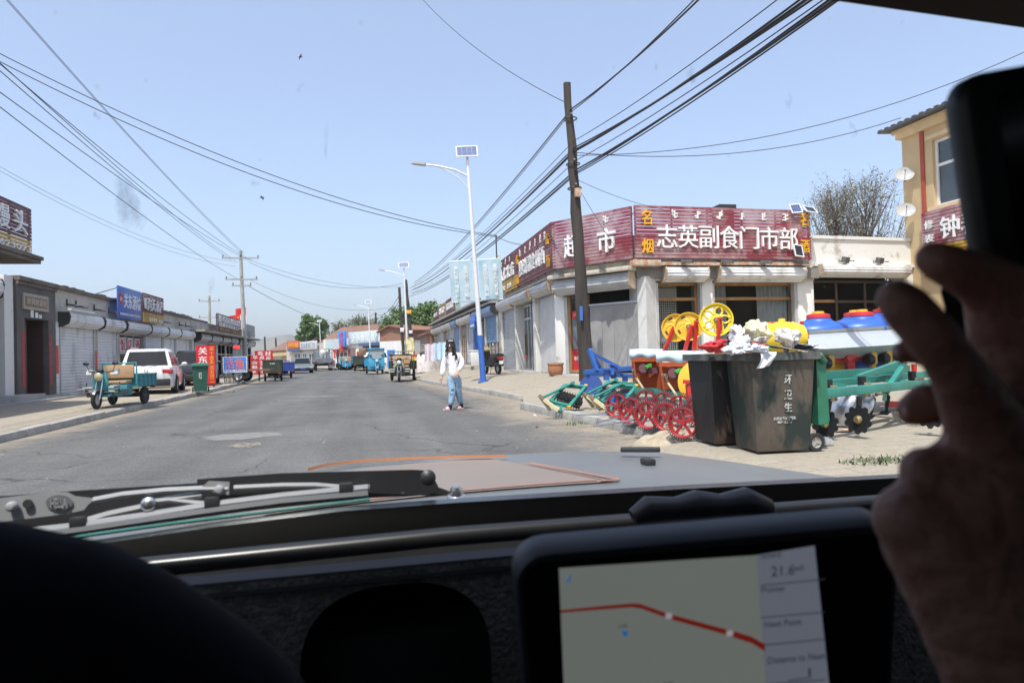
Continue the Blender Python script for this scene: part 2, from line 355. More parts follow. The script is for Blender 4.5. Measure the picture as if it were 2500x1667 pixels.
# ================================================================== shared materials
white = mat('white_plaster', (.72, .705, .67), .85, scale=1.7, var=.10, c2=(.44, .40, .34), k=.36, soft=.12, bump=.12)
concrete = mat('concrete', (.40, .385, .36), .9, scale=1.1, var=.2, bump=.25, c2=(.25, .235, .215), k=.42, soft=.3)
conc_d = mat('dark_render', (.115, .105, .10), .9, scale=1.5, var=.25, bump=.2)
cap_d = mat('weathered_cap', (.15, .12, .10), .9, scale=2, var=.35, bump=.3)
tilew = mat('white_tile', (.68, .68, .66), .45, scale=3, var=.1)
shut_w = mat('shutter_white', (.64, .645, .65), .5, scale=1.6, var=.13, c2=(.40, .385, .365), k=.40, soft=.16, streak=.35)
shut_g = mat('shutter_grey', (.44, .455, .47), .42, .25, scale=1.2, var=.12, c2=(.30, .30, .29), k=.36, soft=.2, streak=.3)
shut_b = mat('shutter_blue', (.14, .25, .42), .5, scale=1.5, var=.2)
rust = mat('rusty_steel', (.42, .19, .08), .8, scale=6, c2=(.50, .44, .37), k=.5, soft=.2)
blackm = mat('dark_void', (.012, .012, .013), .9)
room = mat('dim_room', (.06, .055, .05), .95)
glass = glassmat('shop_glass', (.82, .86, .86), .03)
wood = mat('wood_frame', (.33, .18, .075), .6, scale=4, var=.3, streak=.2)
alu = mat('aluminium', (.55, .56, .57), .4, .6, var=.08)
redpap = mat('red_paper', (.55, .035, .03), .7, scale=6, var=.2)
maroon = mat('maroon_slat', (.235, .032, .05), .5, scale=1.1, var=.2, c2=(.40, .25, .26), k=.50, soft=.2)
maroon_d = mat('maroon_slat_dark', (.13, .02, .024), .5, scale=2, var=.2)
yell_s = mat('ochre_slat', (.50, .29, .035), .55, scale=2, var=.2)
let_w = mat('letter_white', (.80, .80, .79), .5, var=.04)
let_y = mat('letter_yellow', (.80, .42, .03), .5, var=.06)
steel_d = mat('dark_steel', (.06, .06, .062), .5, .4, var=.2)
brick = None
def brickmat():
    m = bpy.data.materials.new('brick'); m.use_nodes = True; t = m.node_tree; N = t.nodes; L = t.links; p = N['Principled BSDF']; p.inputs['Roughness'].default_value = .9
    tc = N.new('ShaderNodeTexCoord'); mp = N.new('ShaderNodeMapping'); mp.inputs['Rotation'].default_value = (R(90), 0, 0); L.new(tc.outputs['Object'], mp.inputs[0])
    br = N.new('ShaderNodeTexBrick'); L.new(mp.outputs[0], br.inputs[0]); br.inputs['Scale'].default_value = 1; br.inputs['Brick Width'].default_value = .25; br.inputs['Row Height'].default_value = .075; br.inputs['Mortar Size'].default_value = .008
    br.inputs['Color1'].default_value = (.30, .115, .065, 1); br.inputs['Color2'].default_value = (.22, .085, .05, 1); br.inputs['Mortar'].default_value = (.30, .26, .22, 1); L.new(br.outputs[0], p.inputs['Base Color']); return m
brick = brickmat()
tile_r = mat('red_roof_tile', (.20, .11, .08), .85, scale=3, var=.3, bump=.5, bscale=12)
# ================================================================== facade pieces
def corr(seg, b, u0, u1, w, z0, z1, pitch=.115, dep=.026):
    z = z0; pr = []
    while z < z1-.02:
        pr += [(z, w), (z+pitch*.2, w+dep), (z+pitch*.75, w+dep)]; z += pitch
    pr.append((z1, w)); A = [b.v(seg.P(u0, ww, zz)) for zz, ww in pr]; C = [b.v(seg.P(u1, ww, zz)) for zz, ww in pr]
    for i in range(len(pr)-1): b.face([A[i], C[i], C[i+1], A[i+1]], False)
def dbox(seg, b, u0, u1, w, z0, z1, D):
    h = z1-z0; pr = [(0, z1), (D*.86, z1-.02)]
    n = 9
    for i in range(n+1):
        a = i/n; zz = z1-.06-(h-.06)*a; bul = D*(.88+.12*math.sin(math.pi*min(1, a*1.25)))*(1 if a < .55 else 1-.55*((a-.55)/.45)**2); pr.append((bul+(.020 if i % 2 else 0), zz))
    pr.append((0, z0)); b.loft([[seg.P(u, w+ww, zz) for ww, zz in pr] for u in (u0, u1)])
def shutter(par, seg, u0, u1, z0, z1, zt, w, m, D=.38, closed=True, bracket=None, rails=True):
    if closed:
        b = B(); corr(seg, b, u0+.06, u1-.06, w, z0, z1); o = b.obj('roller_shutter', m, par, flat=True)
        if rails:
            for u in (u0, u1-.06): b = B(); seg.box(b, u, u+.06, w-.02, w+.07, z0, z1); b.obj('guide_rail', shut_g, o)
    b = B(); dbox(seg, b, u0, u1, w, z1, zt, D); bx = b.obj('shutter_box', m, par, angle=9)
    for u in (u0-.045, u1+.003):
        b = B(); pr = [(0, zt+.01), (D*.9, zt), (D+.02, zt-.16), (D*.9, z1+.1), (D*.4, z1-.01), (0, z1-.02)]
        b.loft([[seg.P(uu, w+ww, zz) for ww, zz in pr] for uu in (u, u+.042)]); b.obj('end_plate', bracket or steel_d, bx)
def window(par, seg, u0, u1, z0, z1, w, fm=alu, nx=2, zs=(), fw=.07, gm=None, name='window', back=True):
    b = B()
    for u in (u0, u1-fw): seg.box(b, u, u+fw, w-.05, w+.03, z0, z1)
    for z in (z0, z1-fw): seg.box(b, u0+fw, u1-fw, w-.05, w+.03, z, z+fw)
    for z in zs: seg.box(b, u0+fw, u1-fw, w-.05, w+.028, z, z+fw)
    for i in range(1, nx):
        u = u0+(u1-u0)*i/nx; seg.box(b, u-fw/2, u+fw/2, w-.05, w+.026, z0+fw, z1-fw)
    o = b.obj(name, fm, par, flat=True)
    b = B(); b.poly([seg.P(u0+.02, w-.02, z0+.02), seg.P(u1-.02, w-.02, z0+.02), seg.P(u1-.02, w-.02, z1-.02), seg.P(u0+.02, w-.02, z1-.02)]); b.obj('pane', gm or glass, o)
    return o
def lettering(par, seg, txt, u0, u1, z0, z1, w, m, name='lettering', dep=.03, off=.008, space=1):
    if '食' in txt: off = 0
    n = len(txt); cw = (u1-u0)/n
    if ' ' in txt:
        out, k = [], 0
        for wd in txt.split(' '):
            r_ = lettering(par, seg, wd, u0+cw*k, u0+cw*(k+len(wd)), z0, z1, w, m, name, dep, off); out += r_ if isinstance(r_, list) else [r_]; k += len(wd)+1
        return out
    if n > 1 and cw > .3 and ' ' not in txt:
        g = min(.22, max(.06, 1-(z1-z0)/cw)) if cw > 0 else .1
        return [lettering(par, seg, ch, u0+cw*(i+g/2), u0+cw*(i+1-g/2), z0, z1, w, m, 'character', dep, off) for i, ch in enumerate(txt)]
    b = B(); b.text(txt, seg.M((u0+u1)/2, w+dep, (z0+z1)/2), abs(u1-u0), z1-z0, dep, off, space); return b.obj(name, m, par, flat=True)
def mongol(par, seg, us, z0, z1, w, m):
    b = B(); rn = random.Random(4)
    for u in us:
        seg.box(b, u-.02, u+.02, w, w+.03, z0, z1); n = rn.randint(3, 6)
        for i in range(n):
            z = z0+(z1-z0)*(i+.2)/n; s = rn.choice((-1, 1)); seg.box(b, u+.021*s, u+rn.uniform(.07, .13)*s, w, w+.028, z, z+.035)
            if rn.random() < .5: seg.box(b, u+s*.07, u+s*.1, w, w+.027, z+.036, z+.09)
    return b.obj('small_script', m, par, flat=True)
def slat_sign(label, seg, u0, u1, z0, z1, w, m, n, split=None, m2=None, gap=.022, group=None, posts=True):
    t = T('shop_sign', label, 'shop sign', seg.P((u0+u1)/2, w, z0), 0, group); t.rotation_euler = (0, 0, 0); off = seg.P((u0+u1)/2, w, z0)
    def fin(o):
        for x in (o if isinstance(o, list) else [o]): x.location = -off
        return o
    hs = (z1-z0)/n; b = B(); b2 = B(); rn = random.Random(int(abs(u0)*13))
    for i in range(n):
        a = z0+hs*i; bb = b2 if (split and (a-z0)/(z1-z0) < split) else b; j = rn.uniform(-.004, .004); sl_ = rn.uniform(-.006, .006)
        seg.box(bb, u0, u1, j, w*0+.03+j, 0, 0) if False else bb.hexa([seg.P(u0, w+.03+j, a+gap+sl_), seg.P(u1, w+.03+j, a+gap-sl_), seg.P(u1, w+j, a+gap-sl_), seg.P(u0, w+j, a+gap+sl_), seg.P(u0, w+.03+j, a+hs), seg.P(u1, w+.03+j, a+hs), seg.P(u1, w+j, a+hs), seg.P(u0, w+j, a+hs)])
    fin(b.obj('slat_panel', m, t, flat=True))
    if split: fin(b2.obj('lower_panel', m2, t, flat=True))
    else: b2.bm.free()
    b = B(); k = max(2, int((u1-u0)/1.1)+1)
    for i in range(k):
        u = u0+.05+(u1-u0-.1)*i/(k-1); seg.box(b, u-.02, u+.02, w-.06, w-.008, z0, z1-.02)
    for z in (z0+.15, z1-.25): seg.box(b, u0+.03, u1-.03, w-.1, w-.064, z, z+.04)
    fin(b.obj('frame', steel_d, t, flat=True))
    return t, fin
# ================================================================== BUILDINGS
def bld(label, seg, u0, u1, z0, z1, w, depth, m, cap=None, caph=.12, name='shop_building', group=None):
    t = T(name, label, 'building', (0, 0, 0), 0, group)
    b = B(); seg.box(b, u0, u1, w-depth, w, z0, z1); b.obj('wall', m, t)
    if cap: b = B(); seg.box(b, u0-.05, u1+.05, w-depth, w+.1, z1, z1+caph); b.obj('parapet_cap', cap, t)
    return t
SL = Seg((-10.6, 10), (-10.6, 75))
# --- leftmost shop with canopy
def left_near():
    t = T('shop_building', 'near left shop with a white end pillar and overhanging concrete canopy', 'building')
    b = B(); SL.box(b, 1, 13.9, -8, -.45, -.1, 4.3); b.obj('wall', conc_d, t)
    b = B(); SL.box(b, 13.5, 14.05, -.44, -.02, .1, 4.1); b.obj('pillar', white, t)
    b = B(); SL.box(b, 1, 11.65, -.4, 1.75, 4.16, 4.26); SL.box(b, 1, 11.7, 1.5, 1.8, 4.262, 4.36); b.obj('canopy', cap_d, t)
    shutter(t, SL, 9, 13.4, .3, 3.3, 3.95, -.4, shut_w, .42, closed=False)
    window(t, SL, 9.2, 13.35, .5, 3.25, -.41, alu, 3, (2.4,))
    b = B(); SL.box(b, 9, 14.4, 0, .7, 0, .42); SL.box(b, 10, 16.2, .72, 1.1, 0, .26); b.obj('step', concrete, t)
    s, f = slat_sign('maroon and ochre slatted sign for steamed buns above the canopy at far left', SL, 6.4, 12.0, 4.42, 5.78, 1.35, maroon_d, 13, .27, yell_s)
    f(lettering(s, SL, '机械馒头', 7.8, 11.75, 4.95, 5.6, 1.385, let_w)); f(lettering(s, SL, '电话 13080623073', 7.9, 11.9, 4.5, 4.68, 1.385, let_w, dep=.012))
left_near()
# --- door house
def door_house():
    t = T('shop_building', 'narrow dark rendered doorway house with open wooden door and red couplets', 'building')
    u0, u1 = 14.1, 16.85
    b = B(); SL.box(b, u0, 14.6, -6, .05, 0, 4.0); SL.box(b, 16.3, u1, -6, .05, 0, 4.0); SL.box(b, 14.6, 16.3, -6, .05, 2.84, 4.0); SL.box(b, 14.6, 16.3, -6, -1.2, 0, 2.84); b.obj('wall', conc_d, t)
    b = B(); SL.box(b, u0-.03, u1+.05, -6, .16, 4.0, 4.14); SL.box(b, u0-.02, u1+.03, .052, .11, 3.88, 3.99); b.obj('parapet_cap', cap_d, t)
    b = B(); SL.box(b, 14.62, 15.45, -.32, -.26, .28, 2.82, .01)
    dw = mat('door_wood', (.125, .04, .025), .6, scale=2, var=.35, streak=.2)
    o = b.obj('door', dw, t); b = B(); SL.box(b, 14.7, 15.37, -.255, -.235, .4, 1.3, .01); SL.box(b, 14.7, 15.37, -.255, -.235, 1.5, 2.7, .01); b.obj('door_panel', dw, o)
    b = B(); SL.box(b, 16.2, 16.26, -1.1, -.1, .28, 2.82); b.obj('door', mat('dark_wood', (.05, .022, .016), .7), t)
    b = B(); SL.box(b, 14.44, 16.2, .052, .10, 3.12, 3.64); o = b.obj('name_plaque', mat('plaque_frame', (.36, .33, .27), .8), t)
    b = B(); SL.box(b, 14.55, 16.09, .101, .108, 3.22, 3.54); b.obj('plaque_field', mat('plaque_field', (.22, .15, .09), .8, var=.3, scale=6), o)
    lettering(o, SL, '家興財源旺', 14.62, 16.02, 3.26, 3.5, .109, mat('faded_gilt', (.45, .4, .32), .7), dep=.008)
    for u in (14.48, 16.42):
        b = B(); SL.box(b, u-.09, u+.09, .052, .058, .6, 2.4); b.obj('couplet', mat('couplet_red', (.42, .05, .06), .75, scale=9, c2=(.16, .05, .05), k=.45, soft=.1), t)
    b = B()
    for i, u in enumerate((15.1, 15.4, 15.65)): SL.box(b, u-.1, u+.1, .055+.006*i, .06+.006*i, 2.88, 3.12-.06*i)
    b.obj('torn_paper', mat('paper_white', (.7, .7, .7), .8), t)
    b = B(); SL.box(b, 14.2, 16.7, .06, .55, 0, .3, .02); b.obj('step', concrete, t)
door_house()
# --- long row of shutters
def left_row():
    t = T('shop_building', 'long low grey shop row with six white roller shutter bays', 'building')
    b = B(); SL.box(b, 16.86, 36.2, -7, 0, 0, .2); SL.box(b, 16.86, 36.2, -7, 0, 2.7, 4.0)
    bays = [(17.2, 20.42), (20.76, 23.14), (23.46, 26.85), (27.05, 30.0), (30.2, 32.55), (32.75, 35.95)]
    e = [16.86]+[v for p in bays for v in p]+[36.2]
    for i in range(0, len(e), 2): SL.box(b, e[i], e[i+1], -7, 0, .2, 2.7)
    SL.box(b, 16.9, 36.1, -7, -2.2, .2, 2.7)
    b.obj('wall', mat('cream_render', (.50, .465, .40), .9, scale=.9, var=.16, bump=.2, c2=(.32, .29, .25), k=.42, soft=.25), t)
    b = B(); SL.box(b, 16.86, 36.25, -7, .12, 4.0, 4.13)
    rn = random.Random(2)
    for i in range(60):
        u = rn.uniform(16.9, 36); SL.box(b, u, u+rn.uniform(.15, .6), -.3, .1+rn.uniform(-.06, .03), 4.132, 4.135+rn.uniform(.01, .06))
    b.obj('parapet_cap', cap_d, t)
    for i, (a, c) in enumerate(bays):
        shutter(t, SL, a, c, .16, 2.68, 3.2, -.05 if i else -.02, shut_w, .42, closed=(i != 2))
    window(t, SL, 23.5, 26.8, .2, 2.68, -.12, alu, 3, (1.75,), gm=glass)
    for k, ch in enumerate('饭店酒'):
        b = B(); SL.box(b, 23.75+k*1.02, 24.5+k*1.02, -.095, -.088, 1.85, 2.5); o = b.obj('window_sticker', mat('sticker_white', (.7, .66, .66), .6), t)
        lettering(o, SL, ch, 23.8+k*1.02, 24.45+k*1.02, 1.9, 2.45, -.087, mat('sticker_red', (.6, .02, .03), .5), dep=.006)
    # tiled piers, couplets, spout pipes
    b = B()
    for j in range(8):
        for i in range(2): SL.box(b, 16.88+.155*i, 17.03+.155*i, .002, .02, .2+.33*j, .52+.33*j)
    b.obj('pier_tiles', tilew, t)
    for u, a, c in ((17.02, 1.0, 2.0), (20.58, .95, 1.85), (26.95, 1.1, 1.9), (30.1, 1.1, 1.9), (32.65, .9, 1.7)):
        b = B(); SL.box(b, u-.1, u+.1, .021, .027, a, c); b.obj('couplet', mat('couplet_orange', (.60, .07, .035), .7, scale=7, var=.25), t)
    for u in (17.9, 18.7, 20.5, 22.1, 27.5, 30.2, 33.5, 35.0):
        b = B(); b.cyl(SL.P(u, 0, 3.52), SL.P(u, .42, 3.46), .035, n=8); b.cyl(SL.P(u, .02, 3.46), SL.P(u, .02, 3.72), .03, n=6); b.obj('rain_spout', steel_d, t)
    b = B(); SL.box(b, 17.0, 19.2, .38, .5, 3.24, 3.32); b.obj('ledge', mat('ledge', (.6, .6, .58), .8), t)
    b = B(); SL.box(b, 18.55, 18.9, -.005, .002, 1.35, 1.62); SL.box(b, 18.6, 18.85, -.004, .003, 1.7, 1.9); b.obj('paper_note', mat('paper_grey', (.5, .5, .49), .8, var=.25, scale=20), t)
left_row()
def flat_sign(label, seg, u0, u1, z0, z1, w, m, texts, th=.05, name='shop_sign', frame=None):
    off = seg.P((u0+u1)/2, w, z0); t = T(name, label, 'shop sign', off)
    b = B(); seg.box(b, u0, u1, w-th, w, z0, z1, .006); b.obj('panel', m, t).location = -off
    for a in texts:
        o = lettering(t, seg, a[0], a[1], a[2], a[3], a[4], w+.001, a[5], dep=a[6] if len(a) > 6 else .012, space=1)
        for x in (o if isinstance(o, list) else [o]): x.location = -off
    if frame:
        b = B()
        for u in (u0-.03, u1): seg.box(b, u, u+.03, w-th-.01, w+.015, z0-.03, z1+.03)
        for z in (z0-.03, z1): seg.box(b, u0, u1, w-th-.01, w+.015, z, z+.03)
        b.obj('frame', frame, t).location = -off
    return t, off
bl = mat('sign_blue', (.035, .11, .42), .4, var=.06, spec=.6)
t, off = flat_sign('blue wine shop sign with a red oval on the left roof edge', SL, 22.05, 25.22, 3.28, 4.66, .4, bl, [('关东酒坊', 22.75, 25.05, 3.75, 4.4, let_w), ('粮食酿造散白酒批发零售电话', 22.3, 25.05, 3.42, 3.52, let_w, .006)])
b = B(); b.prism([(.22*math.cos(a), .27*math.sin(a)) for a in [i*math.pi/10 for i in range(20)]], lambda u, v, w: SL.P(22.4+u, .402+w, 4.12+v), .01); b.obj('red_oval', redpap, t).location = -off
lettering(t, SL, '正宗', 22.27, 22.54, 4.03, 4.2, .413, let_w, dep=.004).location = -off
b = B(); b.tube([SL.P(22.4, .3, 4.6), SL.P(21.8, -.8, 4.13)], .018); b.obj('stay', steel_d, t).location = -off
s, f = slat_sign('maroon slatted seafood sign with ochre strip beside the blue sign', SL, 25.4, 28.8, 3.26, 4.66, .4, maroon_d, 12, .26, yell_s)
f(lettering(s, SL, '海天水产', 25.9, 28.6, 3.85, 4.45, .435, let_w)); f(lettering(s, SL, '批发零售 电话', 26.2, 28.5, 3.33, 3.52, .435, let_w, dep=.01)); f(lettering(s, SL, '鲜活', 25.5, 25.78, 3.9, 4.4, .435, let_w))
# --- farther left shop with eave
def left_far():
    t = T('shop_building', 'farther left shop row with a projecting eave slab and grey shutter boxes', 'building')
    b = B(); SL.box(b, 36.3, 60, -8, 0, 0, 4.0); b.obj('wall', concrete, t)
    b = B(); SL.box(b, 36.2, 60, .001, .85, 3.22, 3.36); b.obj('eave', mat('eave', (.33, .30, .26), .9, var=.3, scale=2), t)
    for a, c in ((36.3, 41), (51.5, 60)): b = B(); SL.box(b, a, c, -8, .06, 4.001, 4.1); b.obj('parapet_cap', cap_d, t)
    for i, (a, c) in enumerate(((37, 40), (40.3, 43.6), (44, 47), (47.3, 50.3), (51, 55), (55.3, 59.4))):
        shutter(t, SL, a, c, .2, 2.6, 3.15, .01, shut_g, .5, closed=i in (0, 4))
        if i not in (0, 4): window(t, SL, a+.1, c-.1, .25, 2.6, .02, alu, 2, (1.8,), gm=mat('dark_pane', (.03, .035, .04), .08, spec=.7))
    for u in (36.6, 40.15, 43.8, 47.15, 50.65, 55.15): b = B(); SL.box(b, u-.12, u+.12, .002, .07, .2, 3.1); b.obj('pier', white, t)
    s, f = slat_sign('long brown slatted sign full of white characters on the farther left roof', SL, 41.4, 51.0, 3.42, 4.72, .55, mat('brown_slat', (.13, .055, .05), .6, scale=2, var=.25), 13)
    f(lettering(s, SL, '顺兴商店烟酒副食', 41.7, 50.6, 4.15, 4.6, .585, let_w)); f(lettering(s, SL, '日用百货五金土产', 42, 50.5, 3.82, 4.08, .585, let_w, dep=.02)); f(lettering(s, SL, '批发零售 送货上门', 42, 50.5, 3.5, 3.7, .585, yell_s, dep=.02))
    led = mat('led_red', (.9, .03, .03), .5, emit=1.2)
    flat_sign('small red lit character board hanging under the left eave', SL, 46.0, 49.4, 2.2, 2.62, .75, mat('led_board', (.04, .008, .008), .3), [('寿材寿衣', 46.2, 49.2, 2.27, 2.55, led)])
    s, f = slat_sign('grey slatted sign at the far end of the left shop row', SL, 54.5, 59.5, 3.5, 4.6, .4, mat('grey_slat', (.25, .24, .24), .6), 10)
left_far()
# ------------------------------------------------------------------ right: corner supermarket
A_, B_, C_, D_ = (6.75, 34.4), (6.55, 22.9), (8.41, 20.1), (14.9, 20.4)
Lf, Ch, Fr, G = Seg(A_, B_), Seg(B_, C_), Seg(C_, D_), Seg(D_, (20.5, 20.9))
def corner_shop():
    t = T('corner_shop', 'white plastered corner supermarket with maroon slatted signboards and glass shopfront', 'building')
    n1, n2, n3 = Lf.n, Ch.n, Fr.n
    def pt(s, u, w): p = s.P(u, w, 0); return (p.x, p.y)
    # solid upper band and dark block for the room
    W = -.38
    i0, i1, i2, i3 = pt(Lf, 0, W), pt(Lf, 11.5+.05, W), pt(Fr, .1, W), pt(Fr, 6.9, W)
    b = B(); pl = [i0, i1, i2, i3, (15.2, 34.4)]
    b.prism(pl, lambda u, v, w: V((u, v, 3.5+w)), 1.45); b.obj('upper_wall', white, t)
    b = B(); b.prism(pl, lambda u, v, w: V((u, v, -.1+w)), .62); b.obj('plinth', concrete, t)
    b = B(); pin = [pt(Lf, 3.4, -1.1), pt(Lf, 11.3, -1.1), pt(Fr, .5, -1.1), pt(Fr, 6.7, -1.1), (14.6, 25.5), (7.9, 31)]
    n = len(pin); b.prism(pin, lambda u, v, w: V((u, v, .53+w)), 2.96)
    # solid dark box behind the glazing, shade of the room painted into it
    b.obj('interior', mat('painted_room_shade', (.016, .016, .016), .9, scale=.9, var=.6), t)
    col = lambda s, u0, u1, w0, w1, z1=3.5: s.box(b, u0, u1, w0, w1, .3, z1, .015)
    for s, u0, u1 in ((Fr, .28, .88), (Fr, 2.55, 2.94), (Fr, 6.22, 6.86), (Ch, -.32, .12), (Lf, 3.46, 3.66), (Lf, 7.2, 7.6), (Lf, -.2, .05)):
        b = B(); col(s, u0, u1, -1.1, -.36 if s is not Lf else -.2); b.obj('column', white, t)
    b = B(); Ch.box(b, 3.17, 3.5, -.9, -.36, .3, 3.6); b.obj('infill_wall', mat('plaster_grey', (.58, .575, .56), .85, var=.1, bump=.1), t); b = B(); Lf.box(b, 7.7, 10.9, -.7, -.4, .3, 3.45); b.obj('infill_wall', mat('plaster_grey', (1, 1, 1)), t)
    # lintels
    b = B(); Fr.box(b, .15, 7.0, -.379, -.2, 3.56, 3.93); b.obj('lintel', mat('dark_lintel', (.2, .19, .175), .9, var=.25), t)
    b = B(); Fr.box(b, .9, 3.0, -.37, .02, 3.94, 4.04); Fr.box(b, 3.04, 6.5, -.37, .04, 3.96, 4.06); Fr.box(b, -.1, .88, -.37, .08, 3.9, 4.1, .03); b.obj('rusted_flashing', rust, t)
    b = B(); Ch.box(b, -.1, 3.25, -.37, .25, 3.78, 3.92, .02); Ch.box(b, .1, 3.1, -.36, -.2, 3.93, 4.13); b.obj('canopy_slab', mat('slab', (.52, .47, .39), .9, scale=2, var=.2, c2=(.3, .25, .2), k=.4, bump=.3), t)
    b = B(); Lf.box(b, -.2, 11.5, -.37, -.05, 3.95, 4.05); b.obj('canopy_slab', mat('slab2', (.45, .41, .35), .9, scale=2, var=.3), t)
    # shutters boxes
    tan = mat('tan_plate', (.42, .30, .21), .8, scale=5, c2=(.5, .42, .33), k=.5)
    shutter(t, Fr, 1.1, 2.56, .6, 3.42, 3.9, -.36, shut_w, .42, closed=False, bracket=tan)
    shutter(t, Fr, 3.05, 6.25, .6, 3.42, 3.93, -.36, shut_w, .42, closed=False, bracket=tan)
    shutter(t, Ch, .02, 3.14, .6, 3.23, 3.76, -.3, shut_g, .42, closed=False, bracket=tan)
    shutter(t, Lf, 7.7, 10.6, .6, 3.45, 3.9, -.34, shut_g, .4, closed=False, bracket=rust)
    shutter(t, Lf, 3.7, 7.3, .6, 3.45, 3.9, -.34, shut_g, .42, closed=False, bracket=rust)
    shutter(t, Lf, .05, 3.45, .42, 3.4, 3.92, -.36, shut_g, .42, closed=True, bracket=rust)
    # front windows
    gz = glassmat('front_glass', (.58, .61, .61), .015, .45)
    window(t, Fr, 1.0, 2.56, 1.0, 3.45, -.72, wood, 1, (2.86,), .1, gz); window(t, Fr, 3.0, 6.28, 1.0, 3.45, -.72, wood, 1, (2.86,), .1, gz)
    b = B(); Fr.box(b, .9, 6.2, -.85, -.4, .3, 1.0); b.obj('sill_wall', white, t)
    for u in (.9, 2.5, 2.95, 6.12): b = B(); Fr.box(b, u, u+.09, -.6, -.42, .95, 3.42); b.obj('guide_rail', mat('rail_grey', (.48, .48, .48), .5, .3), t)
    cur = mat('curtain', (.62, .63, .64), .9, var=.08, scale=4)
    for a, c in ((3.08, 3.75), (4.95, 6.15)):
        b = B(); b.grid(lambda u, v: Fr.P(a+(c-a)*u, -.92+.045*math.sin(u*(c-a)*38+math.sin(v*3)), 1.02+2.4*v), int((c-a)*60), 6); b.obj('curtain', cur, t)
    lace = bpy.data.materials.new('lace'); lace.use_nodes = True; tt = lace.node_tree; N = tt.nodes; L = tt.links
    tc = N.new('ShaderNodeTexCoord'); sp = N.new('ShaderNodeSeparateXYZ'); L.new(tc.outputs['Object'], sp.inputs[0])
    def mt(op, a, b_):
        n = N.new('ShaderNodeMath'); n.operation = op
        for i, x in enumerate((a, b_)):
            if isinstance(x, (int, float)): n.inputs[i].default_value = x
            else: L.new(x, n.inputs[i])
        return n.outputs[0]
    s1 = mt('SINE', mt('MULTIPLY', mt('ADD', sp.outputs[0], sp.outputs[2]), 40), 0); s2 = mt('SINE', mt('MULTIPLY', mt('SUBTRACT', sp.outputs[0], sp.outputs[2]), 40), 0)
    hole = mt('GREATER_THAN', mt('MULTIPLY', s1, s2), .12); band = mt('GREATER_THAN', mt('SINE', mt('MULTIPLY', sp.outputs[2], 4.6), 0), .55); hole = mt('MULTIPLY', hole, mt('SUBTRACT', 1, band))
    trn = N.new('ShaderNodeBsdfTransparent'); ms = N.new('ShaderNodeMixShader'); L.new(hole, ms.inputs[0]); L.new(N['Principled BSDF'].outputs[0], ms.inputs[1]); L.new(trn.outputs[0], ms.inputs[2]); L.new(ms.outputs[0], N['Material Output'].inputs[0])
    N['Principled BSDF'].inputs['Base Color'].default_value = (.62, .61, .56, 1)
    b = B(); b.grid(lambda u, v: Fr.P(1.1+.8*u, -.9+.01*math.sin(u*20), 1.05+2.35*v), 20, 4); b.obj('lace_curtain', lace, t)
    # chamfer entrance: grey canvas curtain, glazed leaf with poster
    cv = mat('canvas', (.27, .265, .26), .85, scale=1.5, var=.12)
    b = B()
    for i in range(4):
        a, c = 1.2+.49*i, 1.2+.49*(i+1); b.grid(lambda u, v: Ch.P(a+(c-a)*u, -.42+.02*math.sin(u*math.pi)+.012*math.sin(v*5+i), .62+2.2*v), 8, 6)
    b.obj('canvas_door_curtain', cv, t, angle=20)
    b = B(); Ch.box(b, 1.1, 3.14, -.4, -.37, 2.80, 2.86); b.obj('curtain_rail', alu, t)
    b = B(); Ch.box(b, .26, .36, -.5, -.4, .55, 3.2); Ch.box(b, 1.08, 1.16, -.5, -.41, .55, 3.2); Ch.box(b, .36, 1.08, -.5, -.41, .55, .63); b.obj('door_frame', wood, t)
    b = B(); Ch.box(b, .12, .25, -.5, -.38, .4, 3.2); b.obj('guide_rail', mat('rail_grey', (.48, .48, .48)), t)
    b = B(); b.poly([Ch.P(.37, -.46, .64), Ch.P(1.07, -.46, .64), Ch.P(1.07, -.46, 3.1), Ch.P(.37, -.46, 3.1)]); b.obj('pane', gz, t)
    b = B(); b.box((0, 0, 0), (1, 1, 1)); b.bm.clear()
    Ch.box(b, .38, 1.06, -.475, -.468, 1.35, 2.55); po = b.obj('poster', mat('poster_pastel', (.42, .52, .50), .6, scale=2, c2=(.62, .36, .55), k=.45, soft=.1), t)
    b = B(); b.ring(Ch.P(.78, -.463, 1.55), Ch.n, .19, .03, 24, 6, .1); Ch.box(b, .58, 1.0, -.466, -.462, 2.05, 2.15); Ch.box(b, .62, .98, -.466, -.462, 2.25, 2.31); b.obj('poster_pattern', mat('poster_teal', (.05, .34, .30), .6), po)
    b = B(); Ch.box(b, .37, 1.07, -.475, -.455, .62, 1.33); po = b.obj('poster', mat('poster_red', (.48, .02, .03), .5), t)
    lettering(po, Ch, '中国红牛', .45, 1.02, .95, 1.12, -.454, let_w, dep=.004); lettering(po, Ch, '25周年', .62, 1.0, .78, .9, -.454, let_w, dep=.004); lettering(po, Ch, '25', .66, .82, 1.18, 1.27, -.454, let_w, dep=.004)
    b = B(); Ch.box(b, .4, .84, -.452, -.446, 2.42, 2.68); po = b.obj('notice', redpap, t); lettering(po, Ch, '招财进宝', .45, .79, 2.5, 2.6, -.445, mat('faded_pink', (.7, .4, .4), .7), dep=.003)
    b = B(); Ch.box(b, .1, 3.2, -.36, .62, .2, .5, .02); b.obj('step', concrete, t)
    # left face glazed double door
    window(t, Lf, 4.25, 5.75, .5, 3.4, -.5, alu, 2, (2.75,), .08, glassmat('door_glass', (.55, .6, .6), .07), name='glass_door'); b = B()
    for u in (4.88, 5.06): b.tube([Lf.P(u, -.44, 1.2), Lf.P(u, -.38, 1.22), Lf.P(u, -.38, 2.1), Lf.P(u, -.44, 2.12)], .02)
    b.obj('door_handle', mat('brown_metal', (.14, .07, .04), .4, .5), t)
